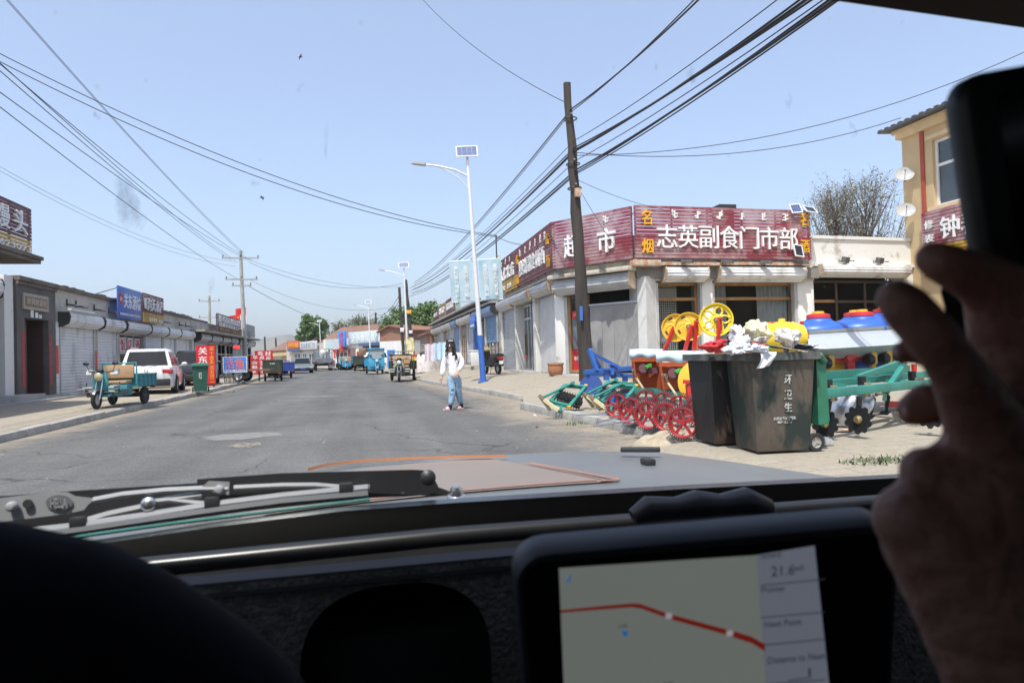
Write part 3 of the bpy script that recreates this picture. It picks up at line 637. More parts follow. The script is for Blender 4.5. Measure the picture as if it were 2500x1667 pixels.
    b = B(); Lf.box(b, 4.4, 4.65, -.478, -.474, 1.0, 2.2); b.obj('couplet', mat('couplet_orange'  , (.6, .07, .03)), t)
    window(t, Lf, 6.35, 7.15, .5, 3.4, -.5, mat('dark_bronze', (.06, .045, .035), .5), 1, (2.6,), .08, gz)
    b = B(); Lf.box(b, 3.4, 7.7, -.3, .12, .2, .52, .02); b.obj('step', concrete, t)
    # floodlights under the sign
    for u in (1.7, 3.15, 4.6, 6.0) :
        b = B(); b.beam(Fr.P(u-.1, .05, 4.06), Fr.P(u+.16, .3, 4.02), .16, .1); b.tube([Fr.P(u-.1, -.2, 4.1), Fr.P(u-.1, .05, 4.08)], .015); b.obj('floodlight', mat('lamp_black', (.1, .1, .1), .5), t)
    for u in (.55, 2.3): b = B(); b.beam(Ch.P(u-.1, .22, 4.0), Ch.P(u+.16, .42, 3.97), .16, .09); b.obj('floodlight', mat('lamp_black', (.1, .1, .1)), t)
    # chimneys
    b = B(); p = Fr.P(4.2, -1.6, 0); b.box((p.x-.25, p.y-.3, 4.9), (p.x+.25, p.y+.3, 6.1)); b.box((p.x-.32, p.y-.36, 6.101), (p.x+.32, p.y+.36, 6.25)); b.obj('chimney', mat('sooty', (.03, .03, .03), .9), t)
corner_shop()
s1, f1 = slat_sign('long faded maroon slatted signboard on the sunlit front of the corner shop', Fr, .0, 6.48, 4.14, 5.82, .02, maroon, 15)
f1(lettering(s1, Fr, '志英副食门市部', .72, 5.95, 4.48, 5.22, 5e-2, let_w, dep=.035, off=.009, space=1.25))
f1(lettering(s1, Fr, '名', .22, .58, 5.2, 5.68, .055, let_y)); f1(lettering(s1, Fr, '烟', .22, .6, 4.3, 4.76, .055, let_y)); f1(lettering(s1, Fr, '名', 6.05, 6.38, 5.28, 5.72, .055, let_y)); f1(lettering(s1, Fr, '酒', 6.05, 6.38, 4.38, 4.82, .055, let_y))
f1(mongol(s1, Fr, [1.4, 2.22, 3.02, 3.84, 4.62, 5.5], 5.44, 5.68, .053, let_w))
s2, f2 = slat_sign('maroon slatted supermarket signboard on the angled shop corner behind the wooden pole', Ch, .0, 3.32, 4.14, 5.8, .02, maroon, 15)
f2(lettering(s2, Ch, '超', .58, 1.3, 4.46, 5.24, .055, let_w, dep=.035)); f2(lettering(s2, Ch, '市', 2.0, 2.72, 4.46, 5.24, .055, let_w, dep=.035)); f2(mongol(s2, Ch, [2.33], 5.42, 5.64, .053, let_w))
s3, f3 = slat_sign('dark maroon slatted signboard for grain oil and tobacco on the street side', Lf, 5.5, 11.45, 4.14, 5.82, .02, mat('maroon_slat_mid', (.17, .026, .035), .5, scale=1.3, var=.25, c2=(.26, .12, .13), k=.4), 15)
f3(lettering(s3, Lf, '粮油副食烟酒', 6.1, 10.6, 4.5, 5.15, .055, let_w, dep=.03)); f3(lettering(s3, Lf, '名', 10.85, 11.2, 5.1, 5.5, .055, let_y)); f3(lettering(s3, Lf, '酒', 10.9, 11.25, 4.3, 4.72, .055, let_y)); f3(lettering(s3, Lf, '名', 5.6, 5.95, 5.1, 5.5, .055, let_y)); f3(lettering(s3, Lf, '烟', 5.6, 5.95, 4.25, 4.65, .055, let_y))
f3(mongol(s3, Lf, [6.3, 7.3, 8.2, 9.1, 9.9, 10.6], 5.36, 5.64, .053, let_w))
s4, f4 = slat_sign('maroon slatted cosmetics signboard with an ochre bottom strip at the shop end', Lf, .2, 5.42, 4.14, 5.82, .02, maroon_d, 15, .3, yell_s)
f4(lettering(s4, Lf, '贵人化妆店', .6, 5.1, 4.75, 5.35, .055, let_w, dep=.03)); f4(lettering(s4, Lf, '洗护 彩妆 美甲', .6, 4.2, 4.28, 4.5, .055, let_w, dep=.02)); f4(mongol(s4, Lf, [1, 2, 3, 4], 5.48, 5.7, .053, let_w))
# solar panels on the sign
pv = None
def pvmat():
    m = bpy.data.materials.new('solar_cells'); m.use_nodes = True; t = m.node_tree; N = t.nodes; L = t.links; p = N['Principled BSDF']; p.inputs['Roughness'].default_value = .4
    tc = N.new('ShaderNodeTexCoord'); br = N.new('ShaderNodeTexBrick'); L.new(tc.outputs['UV'], br.inputs[0]); br.offset = 0; br.inputs['Scale'].default_value = 1
    br.inputs['Brick Width'].default_value = .25; br.inputs['Row Height'].default_value = .2; br.inputs['Mortar Size'].default_value = .007
    br.inputs['Color1'].default_value = (.055, .085, .20, 1); br.inputs['Color2'].default_value = (.075, .11, .24, 1); br.inputs['Mortar'].default_value = (.30, .33, .40, 1); p.inputs['Specular IOR Level'].default_value = .25; L.new(br.outputs[0], p.inputs['Base Color']); return m
pvm = pvmat(); frw = mat('panel_frame', (.75, .76, .77), .4, var=.03)
def solar(par, c, ax, ay, wd, ht, dark=False, name='solar_panel'):
    c, ax, ay = V(c), V(ax).normalized(), V(ay).normalized(); nn = ax.cross(ay); b = B()
    P = lambda u, v, w: c+ax*u+ay*v+nn*w
    h, k, e = wd/2, ht/2, .03
    for u0, u1, v0, v1 in ((-h, h, -k, -k+e), (-h, h, k-e, k), (-h, -h+e, -k+e, k-e), (h-e, h, -k+e, k-e)):
        b.hexa([P(u0, v0, -.02), P(u1, v0, -.02), P(u1, v1, -.02), P(u0, v1, -.02), P(u0, v0, .018), P(u1, v0, .018), P(u1, v1, .018), P(u0, v1, .018)])
    b.hexa([P(-h+e, -k+e, -.015), P(h-e, -k+e, -.015), P(h-e, k-e, -.015), P(-h+e, k-e, -.015), P(-h+e, -k+e, .0), P(h-e, -k+e, .0), P(h-e, k-e, .0), P(-h+e, k-e, .0)])
    o = b.obj(name, frw, par); b = B(); uv = b.bm.loops.layers.uv.new('UVMap'); f = b.poly([P(-h+e, -k+e, .004), P(h-e, -k+e, .004), P(h-e, k-e, .004), P(-h+e, k-e, .004)])
    for lp, c_ in zip(f.loops, ((0, 0), (1, 0), (1, 1), (0, 1))): lp[uv].uv = c_
    b.obj('cells', mat('cells_dark', (.03, .035, .05), .25) if dark else pvm, o); return o
for lab, u, w_, z, wd, ht, dk, tl in (('white framed blue solar panel tilted on top of the shop sign', 5.88, .12, 5.86, .42, .36, False, .5), ('dark solar panel lying at the top right end of the shop sign', 6.38, .2, 5.82, .44, .32, True, .9), ('small dark solar panel hung on the lower right of the shop sign', 5.82, .26, 4.42, .34, .42, True, .25)):
    o = T('solar_panel', lab, 'solar panel', Fr.P(u, w_, z)); o['group'] = 'solar panels on the shop sign'
    solar(o, (0, 0, 0), Fr.d+V((0, 0, -.12 if dk else .1)), V((0, 0, 1))-Fr.n*tl, wd, ht, dk, 'panel')
    b = B(); b.tube([V((0, 0, -.1))-Fr.n*.04, -Fr.n*(w_+.02)+V((0, 0, -.12))], .014); b.obj('bracket', steel_d, o)
# --- white neighbour with parapet
def neighbour():
    t = T('shop_building', 'white plastered shop with a lamp-studded parapet between corner shop and yellow house', 'building')
    b = B(); G.box(b, .35, 4.75, -8, -.36, 4.1, 4.95); b.obj('upper_wall', white, t)
    b = B(); G.box(b, .3, 4.8, -8, -.3, 4.951, 5.06); G.box(b, .35, 4.78, -.36, -.2, 3.98, 4.09); b.obj('parapet_cap', white, t)
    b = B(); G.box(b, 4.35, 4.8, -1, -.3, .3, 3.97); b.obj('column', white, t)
    b = B(); G.box(b, .4, 4.4, -5, -1.2, .4, 4.1); b.obj('interior', mat('painted_room_shade'  , (.05, .05, .05)), t)  # solid block, its dark colour stands in for shade behind the glass
    shutter(t, G, .5, 4.3, .6, 3.6, 4.03, -.36, shut_w, .4, closed=False, bracket=mat('tan_plate', (.4, .3, .2)))
    window(t, G, .45, 4.3, .5, 3.55, -.8, mat('dark_bronze', (.06, .045, .035)), 3, (2.75,), .09, glassmat('dim_glass', (.42, .44, .44), .012, .4))
    b = B(); G.box(b, .6, 1.6, -.77, -.74, 2.76, 2.86); b.obj('frame_rail', wood, t)
    for u in (.95, 2.9, 3.4): b = B(); G.box(b, u, u+.45, -1.1, -1.08, .6, 2.6); b.obj('door_curtain', mat('patterned_cloth', (.16, .035, .03), .8, scale=9, c2=(.05, .04, .04), k=.5, soft=.1), t)
    for u in (1.55, 3.05):
        b = B(); b.beam(G.P(u, -.2, 4.22), G.P(u, .0, 4.16), .17, .2); b.beam(G.P(u-.03, -.36, 4.2), G.P(u+.2, .08, 4.13), .04, .03); b.obj('floodlight', mat('lamp_black', (.05, .05, .05)), t)
    b = B(); p = G.P(.6, -1.5, 0)
    b.hexa([(p.x-.6, p.y+.2, 5.07), (p.x+2.6, p.y+.2, 5.07), (p.x+2.6, p.y+3, 5.07), (p.x-.6, p.y+3, 5.07), (p.x-.6, p.y+.4, 5.15), (p.x+2.6, p.y+.4, 5.15), (p.x+.9, p.y+2.6, 5.85), (p.x-.6, p.y+2.6, 5.95)]); b.obj('tiled_roof', tile_r, t)
    b = B(); p = G.P(.25, -1.2, 0); b.box((p.x-.26, p.y-.26, 5.0), (p.x+.26, p.y+.26, 5.72)); b.obj('chimney', mat('chimney_brick', (.16, .08, .055), .9, scale=7, var=.35), t)
    b = B(); b.cyl((p.x, p.y, 5.72), (p.x, p.y, 5.92), .1); b.lathe([(.3, 0), (.2, .05), (.05, .1)], (p.x, p.y, 5.92)); b.obj('flue_cap', steel_d, t)
neighbour()
# --- yellow two storey house
YS = Seg((19.6, 21.4), (19.6, 2))
def yellow_house():
    t = T('yellow_house', 'two storey yellow rendered house with white windows at the right edge', 'building')
    ym = mat('yellow_render', (.54, .40, .225), .85, scale=1.2, var=.08); yt = mat('cream_trim', (.66, .50, .30), .8)
    z0, z1 = 5.95, 8.3
    b = B(); YS.box(b, 0, 19, -9, 0, -.1, z0); YS.box(b, 0, 19, -9, 0, z1, 8.75); YS.box(b, 0, 1.35, -9, 0, z0, z1); YS.box(b, 4.0, 6, -9, 0, z0, z1); YS.box(b, 8.6, 19, -9, 0, z0, z1); YS.box(b, .2, 18.8, -8, -.6, z0, z1); b.obj('wall', ym, t)
    b = B(); YS.box(b, -.12, 19, -9, .16, 8.751, 8.95); YS.box(b, -.2, 19, -9, .26, 8.951, 9.08); YS.box(b, 1.1, 19, .002, .05, 8.35, 8.5); b.obj('cornice', yt, t)
    b = B(); YS.box(b, .86, 1.02, .002, .05, 3.6, 8.74); b.obj('red_stripe', mat('red_paint', (.36, .07, .04), .7), t)
    b = B(); b.hexa([YS.P(-.5, .6, 9.09), YS.P(19, .6, 9.09), YS.P(19, -9, 9.6), YS.P(-.5, -9, 9.6), YS.P(-.5, .6, 9.16), YS.P(19, .6, 9.16), YS.P(19, -9, 9.7), YS.P(-.5, -9, 9.7)])
    for i in range(60): YS.box(b, -.45+.32*i, -.3+.32*i, .3, .62, 9.163, 9.2)
    b.obj('roof_sheet', mat('roof_grey', (.12, .12, .125), .6, .3), t)
    for u0, u1 in ((1.35, 4.0), (6, 8.6)):
        window(t, YS, u0, u1, z0, z1, -.15, mat('pvc_white', (.72, .72, .70), .4, var=.03), 2, (7.35,), .1, mat('tinted_pane', (.06, .075, .085), .06, spec=.8, var=.3, scale=1))
    b = B(); YS.box(b, 1.2, 4.15, .0, .14, z0-.13, z0-.002); b.obj('window_sill', yt, t)
    s, f = slat_sign('maroon slatted watch repair sign with ochre lower half on the yellow house', YS, .95, 6, 3.6, 5.82, .15, maroon, 18, .42, yell_s)
    f(lettering(s, YS, '钟表', 1.75, 3.4, 4.75, 5.5, .185, let_w, dep=.03)); f(lettering(s, YS, '修', 1.12, 1.5, 5.2, 5.5, .185, let_w)); f(lettering(s, YS, '表', 1.12, 1.5, 4.72, 5.0, .185, let_w)); f(lettering(s, YS, '眼镜', 3.7, 5.4, 4.75, 5.5, .185, let_w, dep=.03))
yellow_house()
for zz, lab in ((7.25, 'upper white satellite dish on the corner of the yellow house'), (5.95, 'lower white satellite dish above the white parapet corner')):
    o = T('satellite_dish', lab, 'satellite dish', (19.2, 20.9, zz)); o['group'] = 'satellite dishes on the yellow house'; o.scale = (.68,)*3
    n = V((-.5, -.75, .55)).normalized(); b = B(); b.lathe([(.02, -.14), (.22, -.1), (.4, -.02), (.47, .04), (.465, .05), (.39, .0), (.2, -.08), (.01, -.115)], (0, 0, .1), n, 28, False); b.obj('dish', mat('dish_white', (.42, .42, .415), .6, var=.15, scale=6), o)
    b = B(); b.tube([n*-.14+V((0, 0, .1)), V((.05, .1, -.15)), V((.2, .15, -.2))], .025); b.tube([n*.0+V((0, 0, -.3)), n*.42+V((0, 0, .0))], .012); b.ball(n*.42+V((0, 0, .02)), .04); b.obj('arm', steel_d, o)
# --- right row beyond the corner shop
RR = Seg((6.7, 78), (6.75, 34.4))      # u = 78-Y
def right_far():
    t = T('shop_building', 'long right hand shop row with grey and blue shutters beyond the corner shop', 'building')
    Y = lambda y: 78-y
    b = B(); RR.box(b, Y(68), Y(34.5), -7, -.2, 0, 4.3); b.obj('wall', mat('old_wall', (.42, .39, .35), .9, scale=1.5, var=.2), t)
    b = B(); RR.box(b, Y(68), Y(35), -7, .35, 4.3, 4.42); RR.box(b, Y(68), Y(35), -.199, .25, 3.95, 4.05); b.obj('canopy_slab', concrete, t)
    k = [(35, 38.2, shut_b, 1), (38.5, 41.5, shut_b, 0), (42, 45, shut_g, 1), (45.4, 48.5, shut_g, 0), (49, 52, shut_b, 1), (52.4, 55.5, shut_g, 1), (56, 59, shut_g, 0), (59.5, 63, shut_g, 1), (63.4, 67, shut_g, 0)]
    for y0, y1, m, c in k:
        shutter(t, RR, Y(y1), Y(y0), .5 if m is not shut_b or y0 > 40 else 1.9, 3.35, 3.85, -.15, m, .4, closed=bool(c), bracket=rust if m is shut_g else steel_d)
        if not c or m is shut_b: window(t, RR, Y(y1)+.1, Y(y0)-.1, .5, 3.35, -.19, mat('brown_frame', (.2, .11, .07), .6), 3, (2.5,), .12, mat('dark_pane', (.03, .035, .04)))
    for y in (38.35, 41.75, 45.2, 48.75, 52.2, 55.75, 59.25, 63.2): b = B(); RR.box(b, Y(y)-.13, Y(y)+.13, -.198, -.05, .3, 3.9); b.obj('pier', mat('pier_tile', (.55, .53, .5), .7, var=.15), t)
    b = B(); RR.box(b, Y(41.65), Y(41.2), -.15, .12, .4, 3.4); b.obj('blue_post', mat('blue_paint', (.06, .18, .5), .5), t)
    b = B(); RR.box(b, Y(56), Y(36), -.19, .9, .2, .62, .02); RR.box(b, Y(56), Y(36.5), .9, 1.35, .2, .42, .02); b.obj('step', mat('step_stone', (.38, .33, .28), .9, var=.25, scale=2), t)
    for a, c, z0, z1, m, lab, tx in ((48.2, 53.4, 4.35, 5.55, maroon_d, 'brown slatted shop sign with white characters on the right roof', '百货商店'), (53.6, 58.5, 4.35, 5.5, mat('tan_slat', (.32, .2, .09), .6), 'tan and brown slatted sign, second along the right roof', '宏达五金'), (58.8, 63, 4.35, 5.4, mat('brown_slat', (.13, .06, .05)), 'smaller brown slatted sign, farthest along the right roof', '农资')):
        s, f = slat_sign(lab, RR, Y(c), Y(a), z0, z1, .3, m, 12); f(lettering(s, RR, tx, Y(c)+.4, Y(a)-.4, z0+.4, z1-.3, .335, let_w))
    flat_sign('pale green and white board on the right roof beside a brown sign', RR, Y(48.0), Y(45.3), 4.35, 5.3, .3, mat('pale_board', (.5, .6, .55), .6), [('手机', Y(47.6), Y(45.7), 4.75, 5.1, mat('board_green', (.05, .3, .15), .6))])
    flat_sign('small blue and yellow lightbox over the blue shop post', RR, Y(41.4), Y(39.4), 2.85, 3.5, .35, mat('lightbox_blue', (.03, .15, .6), .4), [('烟酒', Y(41.1), Y(39.7), 2.92, 3.1, let_w)])
    t = T('shop_building', 'low brick end building closing the right hand shop row', 'building')
    b = B(); RR.box(b, Y(80), Y(68.3), -6, .2, 0, 3.5); b.obj('wall', brick, t)
    b = B(); RR.box(b, Y(80), Y(68.2), -6.3, .5, 3.5, 3.75); b.obj('roof', tile_r, t)
    window(t, RR, Y(78), Y(74), .9, 2.6, .22, alu, 3, (1.9,), .1, mat('dark_pane', (.03, .035, .04)))
right_far()
# --- far end of the street
def gable_roof(b, seg, u0, u1, w0, w1, z0, z1, ov=.3):
    wm = (w0+w1)/2; b.hexa([seg.P(u0-ov, w1+ov, z0-.1), seg.P(u1+ov, w1+ov, z0-.1), seg.P(u1+ov, wm, z1-.1), seg.P(u0-ov, wm, z1-.1), seg.P(u0-ov, w1+ov, z0), seg.P(u1+ov, w1+ov, z0), seg.P(u1+ov, wm, z1), seg.P(u0-ov, wm, z1)])
    b.hexa([seg.P(u0-ov, wm, z1-.1), seg.P(u1+ov, wm, z1-.1), seg.P(u1+ov, w0-ov, z0-.1), seg.P(u0-ov, w0-ov, z0-.1), seg.P(u0-ov, wm, z1), seg.P(u1+ov, wm, z1), seg.P(u1+ov, w0-ov, z0), seg.P(u0-ov, w0-ov, z0)])
def far_end():
    p0, p1 = at(791, 880, 104), at(948, 880, 92); s = Seg((p0.x, p0.y), (p1.x, p1.y)); U = lambda x: s.hit(q(2, x, 800))[0]; Zz = lambda x, y: s.hit(q(2, x, y))[1]
    t = T('inn_building', 'white inn at the far end of the street with blue awnings', 'building')
    zt = Zz(1600, 700); b = B(); s.box(b, 0, s.L, -8, 0, 0, zt); b.obj('wall', white, t)
    zs = Zz(1970, 740)
    b = B(); s.box(b, U(1645), U(1760), .01, .6, Zz(1700, 800), Zz(1700, 775)); s.box(b, U(1905), U(2118), .01, .7, Zz(2000, 760), Zz(2000, 730)); b.obj('awning', mat('awning_blue', (.07, .115, .22), .7), t)
    dpn = mat('dark_pane', (.03, .035, .04)); pw = mat('pvc_white', (.7, .7, .7))
    window(t, s, U(1648), U(1762), Zz(1700, 872), Zz(1700, 795), .05, pw, 3, ((Zz(1700, 822)),), .15, dpn); window(t, s, U(1908), U(2115), Zz(2000, 872), Zz(2000, 760), .05, mat('dark_bronze', (.06, .05, .04)), 4, (), .12, dpn)
    b = B(); s.box(b, U(1778), U(1835), .01, .1, .3, Zz(1800, 785)); b.obj('door', mat('far_door', (.2, .15, .14), .6), t)
    rp = mat('banner_red', (.6, .03, .04), .6)
    for x in (1632, 1770, 2142): b = B(); s.box(b, U(x-6), U(x+6), .012, .03, Zz(x, 880), Zz(x, 790)); b.obj('couplet', rp, t)
    lettering(t, s, '旅店', U(1848), U(1875), Zz(1860, 870), Zz(1860, 812), .03, rp)
    b = B(); gable_roof(b, s, -6, U(1740), -11, -3, zt-.2, zt+2.3); b.obj('tiled_roof', tile_r, t)
    o, _ = flat_sign('large pale blue and white snack shop board across the inn front', s, U(1790), U(2142), Zz(1970, 735), Zz(1970, 618), .35, mat('pale_sign', (.52, .60, .64), .5), [('全小食品批部', U(1805), U(2100), Zz(1960, 715), Zz(1960, 650), let_w), ('名烟', U(2108), U(2136), Zz(2120, 700), Zz(2120, 630), let_y)], .15)
    flat_sign('tall blue inn sign with red characters projecting from the white inn', s, U(1738), U(1803), Zz(1770, 765), Zz(1770, 622), 1.2, mat('inn_blue', (.05, .22, .65), .5), [('旅', U(1752), U(1792), Zz(1770, 680), Zz(1770, 635), rp), ('店', U(1752), U(1792), Zz(1770, 728), Zz(1770, 690), rp), ('住宿', U(1752), U(1792), Zz(1770, 758), Zz(1770, 740), rp)], .3)
    c = s.P(U(1740), 1.2, Zz(1740, 788)); o = T('lantern', 'round red and white lantern hanging by the inn door', 'lantern', c); b = B(); b.ball((0, 0, 0), (.9, .9, .72), 16, 10); b.obj('globe', mat('lantern', (.7, .05, .04), .5, scale=1, c2=(.7, .62, .6), k=.45, soft=.1), o); b = B(); b.cyl((0, 0, .7), (0, 0, 1.1), .05); b.cyl((0, 0, -1.0), (0, 0, -.7), .12); b.obj('tassel', rp, o)
    o = T('sign_board', 'pale grey corrugated board on posts before the inn', 'board', s.P(U(1980), 6, 0)); 
    b = B(); s2_ = Seg(tuple((s.P(U(1918), 6, 0)).xy), tuple(s.P(U(2045), 6, 0).xy)); z0_, z1_ = s2_.hit(q(2, 1980, 778))[1], s2_.hit(q(2, 1980, 672))[1]
    for i in range(14): u = s2_.L*i/14; s2_.box(b, u, u+s2_.L/14*.8, 0, .06, z0_, z1_)
    s2_.box(b, 0, s2_.L, -.06, -.001, z0_, z1_); x = b.obj('panel', mat('pale_corrugate', (.5, .58, .6), .6), o); x.location = -V(o.location)
    b = B(); s2_.box(b, .5, .65, -.25, -.07, -.1, z1_); s2_.box(b, s2_.L-.65, s2_.L-.5, -.25, -.07, -.1, z1_); x = b.obj('post', steel_d, o); x.location = -V(o.location)
    # shops left of the inn
    a0, a1 = at(700, 880, 122), at(790, 880, 105.5); s = Seg((a0.x, a0.y), (a1.x, a1.y)); U = lambda x: s.hit(q(2, x, 800))[0]; Zz = lambda x, y: s.hit(q(2, x, y))[1]
    t = T('shop_building', 'far low shop with dark windows left of the white inn', 'building')
    b = B(); s.box(b, 0, s.L, -7, 0, 0, Zz(1400, 740)); b.obj('wall', mat('far_wall', (.5, .46, .42), .9, var=.15), t)
    for x0, x1 in ((1250, 1310), (1330, 1370), (1390, 1440), (1455, 1500)): window(t, s, U(x0), U(x1), .3, Zz(x0, 830), .03, pw, 2, (), .12, dpn)
    b = B(); s.box(b, U(1225), U(1330), .01, .8, Zz(1260, 812), Zz(1260, 790)); b.obj('awning', mat('awning_blue', (.07, .115, .22), .7), t)
    flat_sign('red and yellow lettered board on the far shop left of the inn', s, U(1207), U(1325), Zz(1265, 788), Zz(1265, 718), .5, mat('red_board', (.5, .06, .03), .5), [('老字号牛肉面', U(1215), U(1318), Zz(1265, 778), Zz(1265, 728), let_y)], .15)
    flat_sign('pale grey lettered board on the far shop beside the inn roof', s, U(1330), U(1492), Zz(1410, 796), Zz(1410, 716), .5, mat('pale_sign2', (.5, .52, .55), .5), [('五金建材门市', U(1340), U(1480), Zz(1410, 780), Zz(1410, 730), mat('board_grey', (.3, .32, .36), .5))], .15)
    # brown flat roofed house
    a0, a1 = at(668, 880, 150), at(715, 880, 138); s = Seg((a0.x, a0.y), (a1.x, a1.y)); t = T('house', 'small brown flat fronted house at the far left bend', 'building'); zt = s.hit(q(2, 1150, 800))[1]
    b = B(); s.box(b, -3, s.L+3, -8, 0, 0, zt); b.obj('wall', mat('brown_wall', (.30, .24, .17), .9, var=.2), t); b = B(); gable_roof(b, s, -3, s.L+3, -8, 0, zt, zt+2.2); b.obj('tiled_roof', tile_r, t)
    b = B(); s.box(b, -2.5, s.L+2.5, .01, .4, 2.2, 2.9); b.obj('fascia', mat('tan_fascia', (.5, .38, .2), .7), t)
    for i in range(4): window(t, s, .2+i*1.6, 1.5+i*1.6, .3, 2.1, .02, pw, 2, (), .1, dpn)
    # brick gable house right of the inn
    a0, a1 = at(928, 880, 84), at(1003, 880, 80); s = Seg((a0.x, a0.y), (a1.x, a1.y)); t = T('brick_house', 'brick gabled house with white lower wall beside the inn', 'building'); U = lambda x: s.hit(q(2, x, 800))[0]; Zz = lambda x, y: s.hit(q(2, x, y))[1]
    ze, zp, zw = Zz(2290, 610), Zz(2175, 572), Zz(2250, 712); L_ = s.L; um = U(2175)
    b = B(); b.prism([(0, zw), (L_, zw), (L_, ze), (um, zp), (0, ze)], lambda u, v, w: s.P(u, -.05-w, v), 9); b.obj('wall', brick, t)
    b = B(); s.box(b, 0, L_, -9, 0, 0, zw-.003); b.obj('white_wall', tilew, t)
    b = B()
    for ua, za, ub, zb in ((-.3, ze-.15, um, zp), (um, zp, L_+.3, ze-.15)): b.hexa([s.P(ua, .3, za), s.P(ub, .3, zb), s.P(ub, -9.3, zb), s.P(ua, -9.3, za), s.P(ua, .3, za+.16), s.P(ub, .3, zb+.16), s.P(ub, -9.3, zb+.16), s.P(ua, -9.3, za+.16)])
    b.obj('tiled_roof', mat('tile_brown', (.24, .12, .08), .9), t)
far_end()
# ================================================================== POLES, LAMPS, WIRES
pole_w = mat('weathered_wood', (.050, .041, .035), .9, scale=3, var=.35, bump=.5, bscale=14, streak=.15)
galv = mat('painted_white_steel', (.72, .73, .74), .4, .1, var=.04)
lampblue = mat('lamp_blue', (.045, .14, .46), .45, var=.1)
wirem = mat('wire_black', (.02, .02, .022), .6)
def street_lamp(loc, label, rz=0, banner=False):
    t = T('street_lamp', label, 'street lamp', loc, rz, 'solar street lamps along the street')
    b = B(); b.tube([(0, 0, 1.75), (0, 0, 8.3)], [.095, .06], 14); b.obj('post', galv, t)
    b = B(); b.tube([(0, 0, 0), (0, 0, 1.748)], [.115, .1], 14); b.box((-.2, -.2, 0), (.2, .2, .03))
    for x in (-.15, .15):
        for y in (-.15, .15): b.cyl((x, y, .031), (x, y, .07), .02, n=6)
    b.ring((0, 0, 1.3), (0, 0, 1), .105, .014, 14, 6); b.obj('post_base', lampblue, t)
    b = B(); b.tube([(-.04, 0, 7.72), (-.5, 0, 7.97), (-1.1, 0, 8.14), (-1.55, 0, 8.22)], [.04, .04, .036, .03], 8); b.tube([(-.06, 0, 7.3), (-.4, 0, 7.68), (-.8, 0, 7.96), (-1.1, 0, 8.12)], .02, 6); b.tube([(-.42, 0, 7.92), (-.4, 0, 7.68)], .014, 6); b.obj('arm', galv, t)
    b = B(); b.loft([[(-1.55, y*.06, 8.22+z*.03) for y, z in ((-1, -1), (1, -1), (1, 1), (-1, 1))], [(-1.6, y*.13, 8.235+z*.045) for y, z in ((-1, -1), (1, -1), (1, 1), (-1, 1))], [(-1.98, y*.13, 8.29+z*.035) for y, z in ((-1, -1), (1, -1), (1, 1), (-1, 1))], [(-2.08, y*.07, 8.30+z*.02) for y, z in ((-1, -1), (1, -1), (1, 1), (-1, 1))]]); b.obj('lamp_head', mat('lamp_head', (.46, .46, .45), .45, .2), t)
    b = B(); b.cyl((0, 0, 8.3), (0, 0, 8.42), .045); b.obj('panel_mount', alu, t)
    solar(t, (.0, -.05, 8.62), (1, .05, 0), (0, .5, .86), .80, .52)
    if banner:
        bm_ = mat('banner_cloth', (.46, .57, .62), .8, scale=1.5, c2=(.28, .47, .58), k=.42, soft=.3)
        for sx, tx in ((-1, ('全镇同心创文明', '乡村振兴增信心')), (1, ('美丽乡约大家分享', '民族团结你我同创'))):
            x0 = .13*sx; x1 = x0+.84*sx; b = B()
            b.grid(lambda u, v: (x0+(x1-x0)*u, -.06+.035*math.sin(u*7+v*2)*v+.05*u*v, 4.55-1.5*v+.03*u), 16, 12); o = b.obj('banner', bm_, t)
            for k, s_ in enumerate(tx):
                for i, ch in enumerate(s_):
                    M_ = Matrix.Translation((x0+sx*(.60 if (k == 0) == (sx > 0) else .24), -.125, 4.36-(1.2/len(s_))*(i+.3))) @ Matrix.Rotation(R(90), 4, 'X'); bb = B(); bb.text(ch, M_, .145, .145, .003); x = bb.obj('character', let_w, o)
            b = B(); b.tube([(0, 0, 4.57), (x1, 0, 4.58)], .012, 6); b.tube([(0, 0, 3.03), (x1, 0, 3.05)], .012, 6); b.obj('banner_rod', galv, t)
    return t
def onground(px, Z): p = at(px, 870, Z); return p
lp = at(1180, 930, 25.6); L1 = street_lamp((lp.x, lp.y, gR(lp.x, lp.y)), 'tall solar street lamp with blue base and two pale banners near the woman', R(-6), True); L1.rotation_euler = (R(1.5), R(-2.6), R(-8))
for px, Z, lab in ((996, 55.5, 'white solar street lamp without banners beside two dark wooden poles'), (905, 91, 'white solar street lamp in front of the white inn'), (784, 132, 'distant solar street lamp beside the poplar tree'), (614, 175, 'farthest small solar street lamp near the hills')):
    p = onground(px, Z); o = dup(L1, (p.x, p.y, .1), R(-6), lab)
    for c in list(o.children):
        if c.name.startswith('banner'):
            for g in list(c.children): bpy.data.objects.remove(g)
            bpy.data.objects.remove(c)
    o.rotation_euler = (R(.5), R(-1), R(-8))
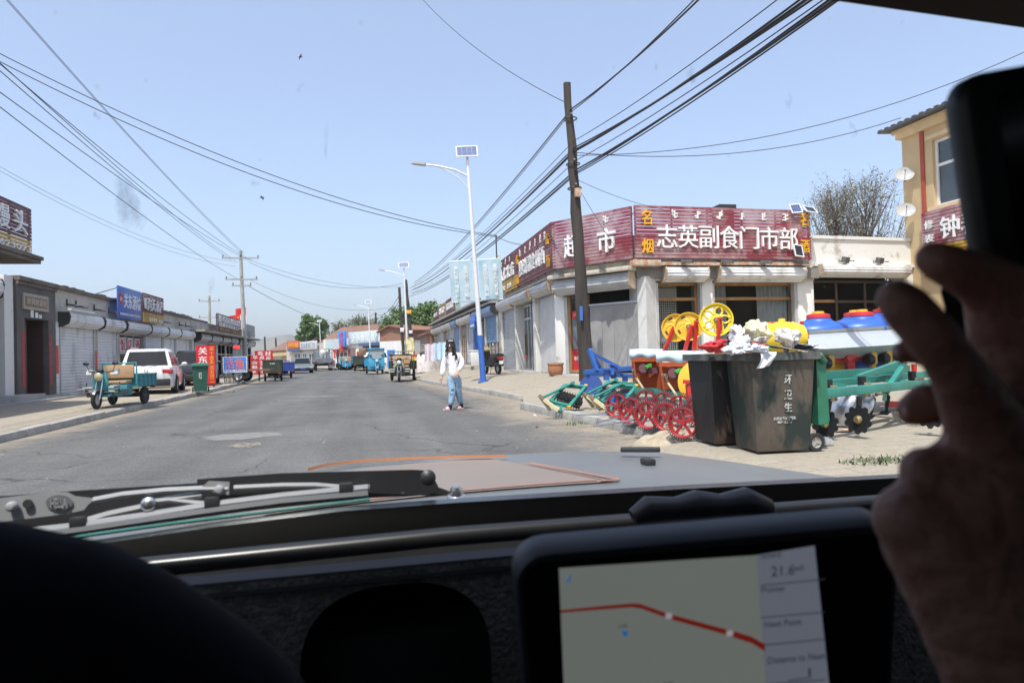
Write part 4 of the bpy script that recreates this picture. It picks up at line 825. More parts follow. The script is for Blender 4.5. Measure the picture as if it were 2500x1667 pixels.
# small name plates on the first lamp's side: blue number plate on the wooden pole
def wood_pole(base, top, label, r0=.17, r1=.11, bits=()):
    base, top = V(base), V(top); t = T('utility_pole', label, 'utility pole', base, 0, 'wooden utility poles on the right'); d = top-base; b = B(); rn = random.Random(int(base.y))
    n = 14; b.tube([d*(i/n)+V((rn.uniform(-.03, .03), rn.uniform(-.03, .03), 0)) for i in range(n+1)], [(r0+(r1-r0)*i/n)*rn.uniform(.93, 1.07) for i in range(n+1)], 12); b.obj('shaft', pole_w, t)
    for f, w_, h_, m in bits:
        b = B(); p = d*f; b.box((p.x-w_/2, p.y-r0-.09, p.z), (p.x+w_/2, p.y-r0+.02, p.z+h_), .008); b.obj('junction_box', m, t)
    b = B()
    for f in (.88, .73, .65): p = d*f; b.ring(p, d, r0*.9, .02, 12, 5); b.cyl(p+V((0, -.12, 0)), p+V((-.05, -.3, .06)), .03, n=8)
    b.obj('insulator', steel_d, t)
    return t
WB, WT = at(1434, 938, 19.4), at(1386, 203, 19.4)
WP = wood_pole((WB.x, WB.y, gR(WB.x, WB.y)-.1), WT, 'thick leaning tarred wooden pole standing before the supermarket corner', .215, .105, ((.615, .17, .24, rust),))
b = B(); o_ = V(WP.location); p = at(1419, 765, 19.1)-o_; b.box((p.x-.035, p.y-.03, p.z-.2), (p.x+.035, p.y+.04, p.z+.2)); o = b.obj('number_plate', lampblue, WP)
PA, PB, PC = (at(974, 702, 75), at(987, 872, 75)), (at(990, 683, 67), at(1010, 872, 67)), (at(917, 763, 115), at(922, 872, 115))
for (tp, bs), lab, bits in ((PA, 'dark wooden pole with a small white box behind the green tricycle', ((.45, .4, .45, galv),)), (PB, 'dark wooden pole leaning left with a yellow topped box, right of another', ((.62, .45, .35, let_y), (.4, .35, .3, galv))), (PC, 'short distant wooden pole in front of the inn board', ())):
    wood_pole((bs.x, bs.y, 0), tp, lab, .2, .14, bits)
def conc_pole(px, base_y, top_y, Z, label, arms, r=.16):
    bs, tp = at(px[0], base_y, Z), at(px[1], top_y, Z); t = T('utility_pole', label, 'utility pole', (bs.x, bs.y, 0), 0, 'concrete utility poles on the left'); d = V((tp.x-bs.x, tp.y-bs.y, tp.z))
    b = B(); b.tube([(0, 0, -.2), d], [r*1.25, r*.8], 12); b.obj('shaft', concrete, t)
    for f, w_ in arms:
        b = B(); p = d*f; b.box((p.x-w_/2, p.y-.16, p.z-.06), (p.x+w_/2, p.y-.06+.02, p.z+.06))
        o = b.obj('crossarm', mat('galvanised_arm', (.36, .36, .35), .6, .3), t); b = B()
        for x in (-w_/2+.1, 0, w_/2-.1): b.lathe([(.03, 0), (.06, .05), (.03, .09), (.06, .13), (.02, .2)], (p.x+x, p.y-.11, p.z+.06), n=8)
        b.obj('insulator', steel_d, o)
    return t
conc_pole((600, 587), 880, 612, 58, 'tall concrete pole with two crossarms beyond the left shop row', ((.94, 3.0), (.77, 2.6), (.72, 1.6)))
conc_pole((513, 511), 880, 722, 75, 'lower concrete pole with crossarms behind the left roofs', ((.93, 2.2), (.72, 2.2)))
for px, py, Z, lab in ((646, 822, 190, 'far thin dark pole at the left bend, nearer the shops'), (673, 825, 190, 'far thin dark pole at the bend, right of its twin')):
    wood_pole(tuple(at(px+3, 880, Z).xy)+(0,), at(px, py, Z), lab, .3, .22)
def wire(p0, p1, sag, r=.012, n=14, label='', group='overhead wires', m=None):
    p0, p1 = V(p0), V(p1); b = B(); b.tube([p0.lerp(p1, i/n)-V((0, 0, sag*4*(i/n)*(1-i/n))) for i in range(n+1)], r, 5); o = b.obj('overhead_wire', m or wirem); return tag(o, label, 'wire', group)
def ext(p0, p1, k): return V(p1)+(V(p1)-V(p0))*k
ct = at(587, 616, 58)
cl, cr = at(566, 636, 58), at(607, 636, 58); c2 = at(580, 681, 58)
LW = 'thin wire on the upper left running to the tall concrete pole'
for (px, py), a, sg in (((36, 0), ct, .5), ((45, 0), ct+V((.3, 0, -.1)), .6), ((0, 138), cl, .5), ((0, 112), cl+V((.3, 0, 0)), .6), ((0, 190), cr, .5), ((0, 226), c2, .5), ((0, 107), cr+V((.2, 0, 0)), .7)):
    e = onx_ = CAM+ray(px, py)*(-9.0/ray(px, py).x) if px < 30 else at(px, py, 26); wire(a, ext(a, e, .35), sg, .013, 20, LW, 'wires to the concrete pole')
for py, a in ((374, at(580, 640, 58)), (384, at(575, 650, 58))):
    e = at(0, py, 33); wire(a, ext(a, e, .2), 1.2, .009, 20, 'faint low wire crossing from the left sign to the concrete pole', 'low wires at left')
mast = at(1211, 576, 35.2)
for dy in (0, 12):
    e = at(20, 112+dy*1.3, 24); wire(ext(mast, e, .12), mast+V((.05, 0, -dy*.004)), 1.15+dy*.012, .017, 26, 'long wire sweeping across the whole sky down to the right shop roof mast', 'wires across the street')
wire(mast, at(1300, 598, 30), .15, .015, 8, 'wire from roof mast to the corner shop sign')
o = T('wire_mast', 'thin steel mast holding wires at the end of the long signboard', 'mast', (mast.x, mast.y, 4.4)); b = B(); b.cyl((0, 0, 0), (0, 0, mast.z-4.35), .035); b.obj('tube', steel_d, o); b = B(); b.box((.05, -.08, 1.5), (.16, .02, 1.95)); b.obj('junction_box', mat('ochre_box', (.5, .4, .2)), o)
# wires through the wooden pole
wz = lambda y: WB.lerp(WT, (938-y)/(938-203))
def through(wy, far, near, sag=.25, r=.016, lab='black cable bundle running through the wooden pole toward the camera', grp='cables on the wooden pole'):
    a = wz(wy)+V((0, -.2, 0)); f_ = at(far[0], far[1], far[2]); d = ray(*near); k = a.x*1.0; n_ = CAM+d*(near_x/d.x)
    wire(a, f_, sag*3.0, r, 18, 'dark cable from the wooden pole running away to the far poles', 'cables running away along the right'); wire(a, ext(a, n_, .5), sag, r, 12, lab, grp)
near_x = WB.x-.05
for wy, far, near, r in ((272, (1010, 690, 66), (1681, 0), .02), (278, (1012, 694, 66), (1672, 0), .014), (372, (1008, 706, 66), (1925, 0), .026), (366, (1000, 703, 66), (1937, 0), .018), (376, (1002, 710, 66), (1912, 0), .018), (420, (1006, 716, 66), (1992, 0), .024), (426, (1004, 722, 66), (1981, 0), .018), (430, (998, 724, 66), (2003, 0), .014), (350, (1003, 700, 66), (1860, 0), .01), (398, (1000, 716, 66), (1965, 0), .01)):
    through(wy, far, near, .2, r)
for wy, pts, lab in ((372, (2200, 288, 22.5), 'thin wire from the wooden pole sagging to the yellow house'), (380, (2500, 128, 20), 'thin wire from the wooden pole rising to the right edge')):
    wire(wz(wy), at(*pts), .55 if wy == 372 else .75, .011, 18, lab, 'wires to the yellow house')
wire(wz(435), at(1620, 512, 21), .1, .007, 8, 'faint wire from wooden pole to the top of the front sign'); wire(wz(440), at(1500, 600, 21), .05, .007, 6, 'faint stay wire crossing the angled supermarket sign')
wire(wz(255), ext(wz(255), at(1046, 0, 30), .2), .5, .012, 14, 'single wire crossing the upper sky down to the wooden pole top')
for (x0, y0, z0), (x1, y1, z1), sg, r in (((607, 640, 58), (982, 692, 67), 1.2, .015), ((607, 634, 58), (990, 700, 67), .8, .012), ((604, 697, 58), (868, 800, 110), .8, .022), ((607, 682, 58), (975, 745, 75), 1.4, .012)):
    wire(at(x0, y0, z0), at(x1, y1, z1), sg, r, 16, 'thin wire crossing the far street from the concrete pole', 'wires across the far street')
for y0, y1 in ((722, 765), (735, 775), (745, 790)):
    wire(at(974, y0, 75), at(917, y1, 115), 1.0, .03, 12, 'dark cable between the two far wooden poles on the right', 'far cables on the right'); wire(at(917, y1, 115), at(700, y1+55, 175), 1.5, .03, 12, 'dark cable running from the short far pole to the bend', 'far cables at the bend')
# birds
for px, py, lab, a in ((735, 140, 'small dark bird gliding high in the sky with bent wings', .5), (641, 483, 'small dark bird flying level in the lower left sky', 0)):
    o = T('bird', lab, 'bird', at(px, py, 30)); b = B(); b.tube([(-.09, 0, 0), (-.03, 0, .012), (.05, 0, .012), (.1, 0, 0), (.15, 0, -.004)], [.004, .022, .024, .014, .004], 8); b.obj('body', mat('bird_dark', (.04, .035, .03), .8), o)
    for s in (-1, 1):
        b = B(); b.loft([[(0, .015*s, .015), (.05, .015*s, .012), (.05, .015*s, .006), (0, .015*s, .009)], [(-.02, .1*s, .03+a*.06), (.045, .09*s, .03+a*.05), (.045, .09*s, .026+a*.05), (-.02, .1*s, .026+a*.06)], [(.03, .2*s, .0+a*.02), (.05, .19*s, .0), (.05, .19*s, -.003), (.03, .2*s, -.003)]]); b.obj('wing', MATS['bird_dark'], o)
    o.rotation_euler = (R(15), R(5), R(200 if a else 170))
# flags
fp = onground(604, 62); t = T('flagpole', 'thin white pole carrying two red flags by the concrete pole', 'flagpole', (fp.x, fp.y, 0)); ft = at(603, 738, 62).z
b = B(); b.tube([(0, 0, 0), (0, 0, ft)], [.06, .035], 8); b.obj('pole', galv, t)
redf = mat('flag_red', (.60, .03, .025), .75, var=.08)
for z, w_, h_, x in ((at(600, 750, 62).z, -.9, .7, 0), ):
    b = B(); b.grid(lambda u, v: (x-.04+w_*u, .12*math.sin(u*6)*u, z-h_*v-.15*u), 12, 6); b.obj('flag', redf, t)
o = T('flag', 'red national flag with yellow stars flying over the left far roofs', 'flag', at(587, 770, 60)); b = B(); b.grid(lambda u, v: (-.97*u, .1*math.sin(u*7+v), -.62*v+.03*math.sin(u*5)), 14, 8); b.obj('cloth', redf, o)
b = B()
for cx, cz, s in ((-.17, -.17, .1), (-.34, -.07, .035), (-.4, -.15, .035), (-.4, -.26, .035), (-.34, -.34, .035)):
    b.poly([(cx+s*(1 if i % 2 == 0 else .4)*math.sin(i*math.pi/5), -.12, cz+s*(1 if i % 2 == 0 else .4)*math.cos(i*math.pi/5)) for i in range(10)])
b.obj('stars', let_y, o); b = B(); b.cyl((0, .02, -4.2), (0, .02, .1), .03); b.obj('staff', galv, o)
# ================================================================== TREES
def leafmat(name, c): 
    m = mat(name, c, .7, scale=1.2, var=.3, c2=tuple(v*.45 for v in c), k=.45, soft=.4); return m
bark = mat('bark', (.16, .13, .105), .9, scale=5, var=.3, bump=.4)
def tree(label, base, h, rad, crown_z, nb, leaves, lm, lsize=.16, seed=1, columnar=0, group=None, twig=.02, name='tree', spread=.9):
    t = T(name, label, 'tree', base, 0, group); rn = random.Random(seed); b = B(); tips = []
    b.tube([(0, 0, -.2), (rn.uniform(-.1, .1), rn.uniform(-.1, .1), crown_z), (rn.uniform(-.2, .2), 0, h*.8)], [h*.028, h*.018, h*.006], 8)
    for i in range(nb):
        z0 = crown_z*.8+(h*.85-crown_z*.8)*rn.random()**1.1; a = rn.uniform(0, 6.28); el = rn.uniform(.25, .8) if not columnar else rn.uniform(.9, 1.25)
        rr = rad*rn.uniform(.55, 1.05)*(1-(.85 if columnar else .55)*max(0, (z0-crown_z)/(h-crown_z))); ln = rr/max(.25, math.cos(el)); ln = min(ln, (h-z0)*.72+.1)
        p0 = V((0, 0, z0)); d = V((math.cos(a)*math.cos(el), math.sin(a)*math.cos(el), math.sin(el))); p1 = p0+d*ln*.5+V((0, 0, .05*ln)); p2 = p0+d*ln+V((0, 0, .22*ln))
        b.tube([p0, p1, p2], [twig*2.6, twig*1.6, twig*.5], 5); tips.append((p0, p1, p2))
        for j in range(5):
            s = p0.lerp(p2, rn.uniform(.35, 1)); e = s+V((rn.uniform(-1, 1), rn.uniform(-1, 1), rn.uniform(.1, 1.1)))*rad*.28; b.tube([s, e], [twig*.8, twig*.3], 4); tips.append((s, s.lerp(e, .5), e))
    b.obj('trunk', bark, t); b = B()
    for i in range(leaves):
        p0, p1, p2 = rn.choice(tips); f = rn.uniform(.25, 1.05); c = p0.lerp(p2, f)+V((rn.gauss(0, 1), rn.gauss(0, 1), rn.gauss(0, 1)))*rad*.09*spread; s = lsize*rn.uniform(.5, 1.2)
        u = V((rn.uniform(-1, 1), rn.uniform(-1, 1), rn.uniform(-.7, .7))).normalized()*s; w_ = u.orthogonal().normalized()*s*.6; w_.rotate(Matrix.Rotation(rn.uniform(0, 6.28), 3, u))
        b.poly([c-u, c-w_*.8+u*.1, c+u, c+w_*.8+u*.1])
    b.keepn = True; b.obj('crown', lm, t); return t
g1 = leafmat('poplar_leaf', (.13, .22, .065)); g2 = leafmat('pale_leaf', (.27, .29, .19)); g3 = leafmat('elm_leaf', (.13, .215, .07)); g4 = leafmat('budding_leaf', (.27, .27, .20))
for px, Z, top, rad, sd, lab in ((750, 138, 772, 2.2, 3, 'leafy green poplar, taller of two beyond the far shops'), (773, 140, 779, 2.6, 5, 'rounder green poplar beside a taller one beyond the far shops')):
    p = onground(px, Z); tree(lab, (p.x, p.y, 0), at(px, top, Z).z, rad, 2.5, 40, 7000, g1, .34, sd, 1, 'poplars beyond the far shops', .05)
for px, Z, top, rad, sd, lab in ((835, 118, 788, 3.6, 7, 'pale budding tree just above the inn roof at left'), (878, 120, 774, 3.8, 8, 'pale budding tree above the inn roof, greener one in the middle'), (915, 122, 782, 3.4, 9, 'pale budding tree near the gable of the brick house')):
    p = onground(px, Z); tree(lab, (p.x, p.y, 0), at(px, top, Z).z, rad, 3.2, 34, 2200, g2, .22, sd, 0, 'budding trees behind the inn', .035)
for px, Z, top, rad, sd, lab in ((985, 98, 762, 3.6, 11, 'dense green tree behind the dark wooden poles'), (1022, 92, 752, 3.8, 12, 'dense green tree rising behind the right shop signs'), (1050, 88, 746, 3.2, 13, 'green treetop seen just left of the pale banner')):
    p = onground(px, Z); tree(lab, (p.x, p.y, 0), at(px, top, Z).z, rad, 3, 38, 7000, g3, .28, sd, 0, 'green trees behind the right shops', .045)
for px, Z, top, rad, sd, lab in ((2050, 31, 452, 2.4, 21, 'thin budding tree behind the white parapet, left of a taller one'), (2125, 32, 428, 2.9, 22, 'taller thin budding tree beside the yellow house')):
    p = onground(px, Z); tree(lab, (p.x, p.y, 0), at(px, top, Z).z, rad, 2.2, 95, 2600, g4, .06, sd, 1, 'budding trees behind the parapet', .011, spread=.45)
# ================================================================== VEHICLES
tyre = mat('tyre', (.022, .022, .023), .85, var=.25, scale=8); chrome = mat('chrome', (.6, .6, .6), .22, .9, var=.03); blackp = mat('black_plastic', (.025, .025, .027), .5, var=.15)
carglass = mat('car_glass', (.012, .014, .016), .12, spec=.35, var=.05); redlens = mat('red_lens', (.42, .012, .012), .15, spec=.8); clearlens = mat('clear_lens', (.62, .62, .6), .12, spec=.8, var=.03)
def wheel(par, c, ax, r, wd, rim=alu, spokes=5, name='wheel'):
    c, ax = V(c), V(ax); b = B(); h = wd/2
    b.lathe([(r*.62, -h*.9), (r*.9, -h), (r, -h*.6), (r, h*.6), (r*.9, h), (r*.62, h*.9), (r*.62, -h*.9)], c, ax, 26, False)
    n = 26
    o = b.obj(name, tyre, par); b = B(); b.lathe([(r*.63, h*.55), (r*.58, h*.8), (r*.5, h*.35), (r*.18, h*.3), (r*.16, h*.6), (0, h*.62)], c, ax, 20, False); b.lathe([(0, -h*.5), (r*.62, -h*.5)], c, ax, 16, False)
    x = ax.orthogonal().normalized(); y = ax.cross(x).normalized()
    for i in range(spokes): a = 2*math.pi*i/spokes; d = x*math.cos(a)+y*math.sin(a); b.beam(c+ax*h*.45+d*r*.15, c+ax*h*.6+d*r*.56, r*.16, h*.3, ax)
    b.obj('rim', rim, o); return o
def car(label, loc, rz, cm, L_=4.4, W=1.8, Hh=1.66, kind='suv', cat='car', plate=None, name='car', detail=True):
    t = T(name, label, cat, loc, rz); w = W/2; hb = L_/2; g = .2
    zs = Hh*.60; r = .335 if kind == 'suv' else .31; fa, ra = hb-.85, -hb+.82
    st = [(-hb, .80, g+.16, zs*.80), (-hb+.08, .93, g+.06, zs*.97), (-hb+.5, 1, g, zs), (0, 1.01, g, zs), (hb-1.1, 1, g, zs*.97), (hb-.35, .94, g+.02, zs*.80), (hb-.06, .84, g+.08, zs*.66), (hb, .72, g+.14, zs*.58)]
    if kind == 'sedan': st[0] = (-hb, .8, g+.16, zs*.92); st[4] = (hb-1.2, 1, g, zs*.93)
    b = B(); rings = []
    for y, k, zb, zt in st:
        ww = w*k; hh = zt-zb; rings.append([(-ww*.9, y, zb), (-ww*.985, y, zb+hh*.12), (-ww, y, zb+hh*.45), (-ww*.975, y, zb+hh*.8), (-ww*.90, y, zt-.015), (-ww*.6, y, zt+.01), (ww*.6, y, zt+.01), (ww*.90, y, zt-.015), (ww*.975, y, zb+hh*.8), (ww, y, zb+hh*.45), (ww*.985, y, zb+hh*.12), (ww*.9, y, zb)])
    b.loft(rings); body = b.obj('body', cm, t, angle=50)
    if kind == 'suv': yb0, yb1, yt0, yt1 = -hb+.12, hb-1.25, -hb+.42, hb-2.05
    else: yb0, yb1, yt0, yt1 = -hb+.55, hb-1.2, -hb+1.25, hb-2.0
    q0 = [(-w*.92, yb0, zs-.03), (w*.92, yb0, zs-.03), (w*.92, yb1, zs-.05), (-w*.92, yb1, zs-.05)]; q1 = [(-w*.72, yt0, Hh-.04), (w*.72, yt0, Hh-.04), (w*.72, yt1, Hh-.04), (-w*.72, yt1, Hh-.04)]
    q2 = [(-w*.62, yt0+.12, Hh), (w*.62, yt0+.12, Hh), (w*.62, yt1-.12, Hh), (-w*.62, yt1-.12, Hh)]
    b = B(); b.loft([q0, q1, q2]); b.obj('roof', cm, t, angle=60)
    Q0, Q1 = [V(p) for p in q0], [V(p) for p in q1]
    def panel(i, j, s0, s1, t0, t1, nm, m):
        a, c = Q0[i], Q0[j]; d, e = Q1[i], Q1[j]; P = lambda s, tt: a.lerp(c, s).lerp(d.lerp(e, s), tt); n = (P(1, 0)-P(0, 0)).cross(P(0, 1)-P(0, 0)).normalized()
        cen = (a+c+d+e)/4; n = n if n.dot(cen-V((0, 0, cen.z))) > 0 else -n; n = n*.006
        b = B(); b.hexa([P(s0, t0)-n, P(s1, t0)-n, P(s1, t1)-n, P(s0, t1)-n, P(s0, t0)+n, P(s1, t0)+n, P(s1, t1)+n, P(s0, t1)+n]); return b.obj(nm, m, t)
    panel(0, 1, .07, .93, .12, .9, 'rear_window', carglass); panel(3, 2, .05, .95, .1, .93, 'windscreen', carglass)
    for i, j, fl in ((1, 2, 0), (0, 3, 0)):
        for s0, s1 in ((.04, .22), (.25, .54), (.57, .86)): panel(i, j, s0, s1, .14, .88, 'side_window', carglass)
    for x, ax in ((w-.1, 1), (-w+.1, -1)):
        for y in (fa, ra):
            b = B(); b.lathe([(r*1.17, 0), (r*1.17, .035), (r*.9, .03)], (w*ax*.965, y, r), (ax, 0, 0), 24); b.obj('wheel_arch', blackp, t); wheel(t, (x+.035*ax, y, r), (ax, 0, 0), r, .21)
    for s in (-1, 1):
        b = B(); x = s*w*.8
        if kind == 'suv': b.box((x-.2, -hb-.005, zs*.74), (x+.14, -hb+.16, zs*.9), .03)
        else: b.box((x-.22, -hb-.012, zs*.76), (x+.1, -hb+.12, zs*.88), .02)
        b.obj('tail_light', redlens, t)
        b = B(); b.box((x-.2, hb-.17, zs*.55), (x+.15, hb-.005, zs*.66), .02); b.obj('headlight', clearlens, t)
        b = B(); b.ball((s*(w+.1), yb1-.25, zs+.08), (.11, .06, .08), 10, 7); b.beam((s*(w*.9), yb1-.25, zs), (s*(w+.06), yb1-.25, zs+.05), .05, .03); b.obj('mirror', cm if kind == 'suv' else blackp, t)
    b = B(); b.box((-w*.86, -hb-.03, g+.1), (w*.86, -hb+.15, g+.36), .04); b.box((-w*.78, hb-.14, g+.07), (w*.78, hb+.03, g+.32), .04); b.obj('bumper', blackp, t)
    b = B(); b.box((-w*.35, hb-.08, zs*.54), (w*.35, hb+.005, zs*.63), .01); b.obj('grille', chrome, t)
    if detail:
        for y in ((-.95, .1) if kind == 'suv' else (-.8, .25)):
            for s in (-1, 1): b = B(); b.box((s*w*.985, y, zs*.83), (s*(w+.012), y+.2, zs*.86), .004); b.obj('door_handle', chrome if kind == 'sedan' else cm, t)
        if kind == 'suv':
            b = B(); b.tube([(-w*.2, yb0-.03, zs+.02), (w*.35, yb0+.0, zs+.1)], .012, 6); b.obj('rear_wiper', blackp, t)
            for s in (-1, 1): b = B(); b.tube([(s*w*.6, yt0+.2, Hh+.02), (s*w*.6, yt0+.3, Hh+.06), (s*w*.6, yt1-.3, Hh+.06), (s*w*.6, yt1-.2, Hh+.02)], .016, 6); b.obj('roof_rail', alu, t)
            b = B(); b.ring((0, -hb-.012, zs*.86), (0, 1, 0), .055, .009, 20, 6, .6); b.box((-.3, -hb-.01, zs*.86-.16), (.3, -hb+.02, zs*.86-.10)) ; b.obj('tailgate_trim', chrome, t)
    if plate:
        b = B(); b.box((-.22, hb+.031, g+.14), (.22, hb+.04, g+.27)); o = b.obj('number_plate', mat('plate_blue', (.03, .08, .45), .5), t)
    return t
p = gp(412, 960, .15)
car('white suv parked on the left pavement, seen from behind', (p.x-.83, p.y+1.3, .15), R(8), mat('car_white', (.68, .68, .68), .25, coat=.6, var=.02), 4.15)
p = gp(741, 911, 0); car('grey green sedan with blue number plate driving toward the camera', (p.x-.3, p.y+2.2, 0), R(187), mat('sedan_grey', (.17, .20, .205), .3, .3, coat=.5, var=.04), 4.75, 1.8, 1.46, 'sedan', plate=True)
p = gp(478, 945, .15); car('dark car parked on the left pavement beyond the white suv', (p.x-.75, p.y+3.6, .15), R(8), mat('car_black', (.02, .021, .024), .25, coat=.5, var=.04), 4.6, 1.85, 1.7, detail=False)
p = gp(866, 903, 0); car('black car parked across the front of the inn', (p.x, p.y+3, .05), R(80), MATS['car_black'], 4.5, 1.8, 1.5, 'sedan', detail=False)
p = gp(893, 902, 0); car('white van parked in front of the inn window', (p.x+.5, p.y+4, .05), R(85), MATS['car_white'], 4.6, 1.8, 1.9, detail=False, cat='van', name='van')
def trike(label, loc, rz, cm, canopy=False, rack=False, seatback=None, boxh=.36, Lb=1.25, wd=1.0, group='cargo tricycles along the street', far=False, white_pads=False, sc_=1, side=None, rear_text=None):
    t = T('cargo_tricycle', label, 'cargo tricycle', loc, rz, group); t.scale = (sc_,)*3; w = wd/2
    wheel(t, (0, 1.25, .25), (1, 0, 0), .25, .09, alu, 6); 
    for s in (-1, 1): wheel(t, (s*(w-.06), -.75, .25), (s, 0, 0), .25, .11, steel_d, 5)
    b = B()
    for s in (-1, 1): b.tube([(s*.075, 1.25, .25), (s*.075, 1.1, .62), (s*.06, 1.0, .92)], .022, 8)
    b.obj('fork', chrome, t)
    b = B(); b.grid(lambda u, v: (.075*(v-.5)*1.7*(1-.1*abs(v-.5)), 1.25+.29*math.cos(R(35+120*u)), .25+.29*math.sin(R(35+120*u))-.04*abs(v-.5)), 10, 4); b.obj('mudguard', cm if not white_pads else chrome, t)
    b = B(); b.tube([(-.4, .85, 1.02), (-.28, .96, 1.0), (0, 1.0, .95), (.28, .96, 1.0), (.4, .85, 1.02)], .015, 8)
    for s in (-1, 1): b.tube([(s*.3, .95, 1.0), (s*.36, .98, 1.18)], .008, 6)
    o = b.obj('handlebar', steel_d, t)
    for s in (-1, 1): b = B(); b.ball((s*.37, .98, 1.21), (.085, .025, .05), 12, 8); b.obj('mirror', blackp, o)
    b = B(); b.lathe([(.02, -.1), (.09, -.05), (.115, .02), (.118, .05), (.1, .052)], (0, 1.1, .86), (0, 1, -.05), 20); hl = b.obj('headlight', blackp if not white_pads else chrome, t); b = B(); b.lathe([(.1, .0), (.08, .018), (0, .026)], (0, 1.152, .858), (0, 1, -.05), 18, False); b.obj('lens', clearlens if not white_pads else mat('amber_lens', (.45, .40, .22), .12, spec=.8), hl)
    b = B(); b.loft([[(-.16, 1.0, .5), (.16, 1.0, .5), (.15, .93, .5), (-.15, .93, .5)], [(-.2, 1.04, .75), (.2, 1.04, .75), (.19, .96, .75), (-.19, .96, .75)], [(-.13, 1.0, 1.0), (.13, 1.0, 1.0), (.12, .95, 1.0), (-.12, .95, 1.0)]]); b.box((-.2, .2, .3), (.2, .95, .36), .01); b.box((-.38, -.1, .3), (.38, .28, .62), .03); b.obj('body', cm, t)
    b = B(); b.tube([(-.2, .95, .33), (-.42, .9, .42), (-.42, .85, .7)], .016, 6); b.tube([(.2, .95, .33), (.42, .9, .42), (.42, .85, .7)], .016, 6); b.tube([(-.4, .98, .48), (.4, .98, .48)], .018, 6); b.tube([(0, 1.0, .4), (0, -.75, .33)], .035, 8); b.tube([(-w+.1, -.75, .25), (w-.1, -.75, .25)], .04, 8)
    b.obj('frame', steel_d, t)
    b = B(); b.box((-.36, -.12, .63), (.36, .3, .72), .025); st = b.obj('seat', mat('seat_tan', (.42, .27, .15), .6) if seatback else blackp, t)
    if seatback:
        b = B(); b.box((-.40, -.2, .78), (.40, -.13, 1.16), .02); b.obj('seat_back', mat('seat_tan', (.42, .27, .15), .6), t)
        b = B(); b.tube([(-.46, -.16, .6), (-.46, -.16, 1.2), (.46, -.16, 1.2), (.46, -.16, .6)], .03, 8); b.obj('roll_bar', cm, t)
    y0, y1, z0, z1 = -.15-Lb-.12, -.24, .52, .52+boxh
    b = B(); b.box((-w, y0, z0), (w, y1, z0+.04)); b.box((-w, y0, z0+.041), (-w+.03, y1, z1)); b.box((w-.03, y0, z0+.041), (w, y1, z1)); b.box((-w+.031, y0, z0+.041), (w-.031, y0+.03, z1)); b.box((-w+.031, y1-.03, z0+.041), (w-.031, y1, z1))
    for s in (-1, 1):
        for i in range(5): y = y0+.04+(y1-y0-.1)*i/4; b.box((s*w, y, z0), (s*(w+.02), y+.035, z1+.01))
        b.box((s*w, y0, z1-.03), (s*(w+.024), y1, z1+.012)); b.box((s*w, y0, z0+boxh*.5), (s*(w+.018), y1, z0+boxh*.5+.025))
    for i in range(4): x = -w+.05+(wd-.13)*i/3; b.box((x, y0-.02, z0), (x+.03, y0-.001, z1))
    b.box((-w, y0-.024, z1-.03), (w, y0-.001, z1+.01)); b.obj('cargo_box', cm, t)
    for s in (-1, 1): b = B(); b.box((s*(w-.2), y0-.04, z0-.07), (s*(w-.05), y0-.002, z0-.005), .008); b.obj('tail_light', redlens, t)
    if white_pads:
        for s in (-1, 1): b = B(); b.loft([[(s*.24, .90+dy, .96+dz) for dy, dz in ((-.05, -.06), (.08, -.05), (.07, .05), (-.04, .06))], [(s*.40, .84+dy, 1.0+dz) for dy, dz in ((-.09, -.10), (.08, -.08), (.06, .05), (-.08, .06))]]); b.obj('handlebar_muff', mat('muff_white', (.62, .62, .6), .9), t)
        b = B(); b.box((-.5, .9, .6), (-.32, 1.2, .63)); b.box((.32, .9, .52), (.5, 1.2, .55)); b.obj('leg_guard', alu, t)
    if white_pads or rack:
        b = B(); b.box((-.30, .02, .36), (.30, .26, .60), .02); b.box((-.44, .30, .30), (-.22, .86, .50), .03); b.box((.22, .30, .30), (.44, .86, .50), .03); b.obj('battery_box', mat('dirty_panel', (.10, .10, .09), .7, scale=4, c2=(.06, .16, .18), k=.5) if white_pads else cm, t)
        b = B()
        for s in (-1, 1): b.cyl((s*.2, .98, .56), (s*.46, .98, .56), .022, n=8); b.cyl((s*.2, .99, .46), (s*.44, .99, .44), .016, n=8); b.tube([(s*.1, .95, .98), (s*.2, 1.04, 1.06), (s*.34, .9, 1.05)], .007, 5)
        b.obj('foot_peg', mat('pale_steel', (.45, .44, .40), .5, .3), t)
        b = B(); b.ball((0, 1.02, 1.02), (.1, .07, .05), 12, 8); b.obj('instrument_pod', blackp, t)
    if rack:
        b = B()
        for z in (1.0, 1.18, 1.36): b.tube([(-w+.03, y1, z), (w-.03, y1, z)], .022, 6)
        for i in range(7): x = -w+.03+(wd-.06)*i/6; b.tube([(x, y1, .9), (x+(.06 if i % 2 else -.06)*.5, y1, 1.36)], .018, 6)
        b.obj('rack', mat('rack_olive', (.09, .11, .07), .6), t)
        b = B(); b.loft([[(x, 1.06+.02*k, z) for x, z in ((-.24, .62), (.24, .62), (.20, .95), (-.20, .95))] for k in (0, 1)]); b.obj('front_shield', mat('camo', (.36, .38, .27), .6, scale=7, c2=(.035, .045, .03), k=.5, soft=.04), t)
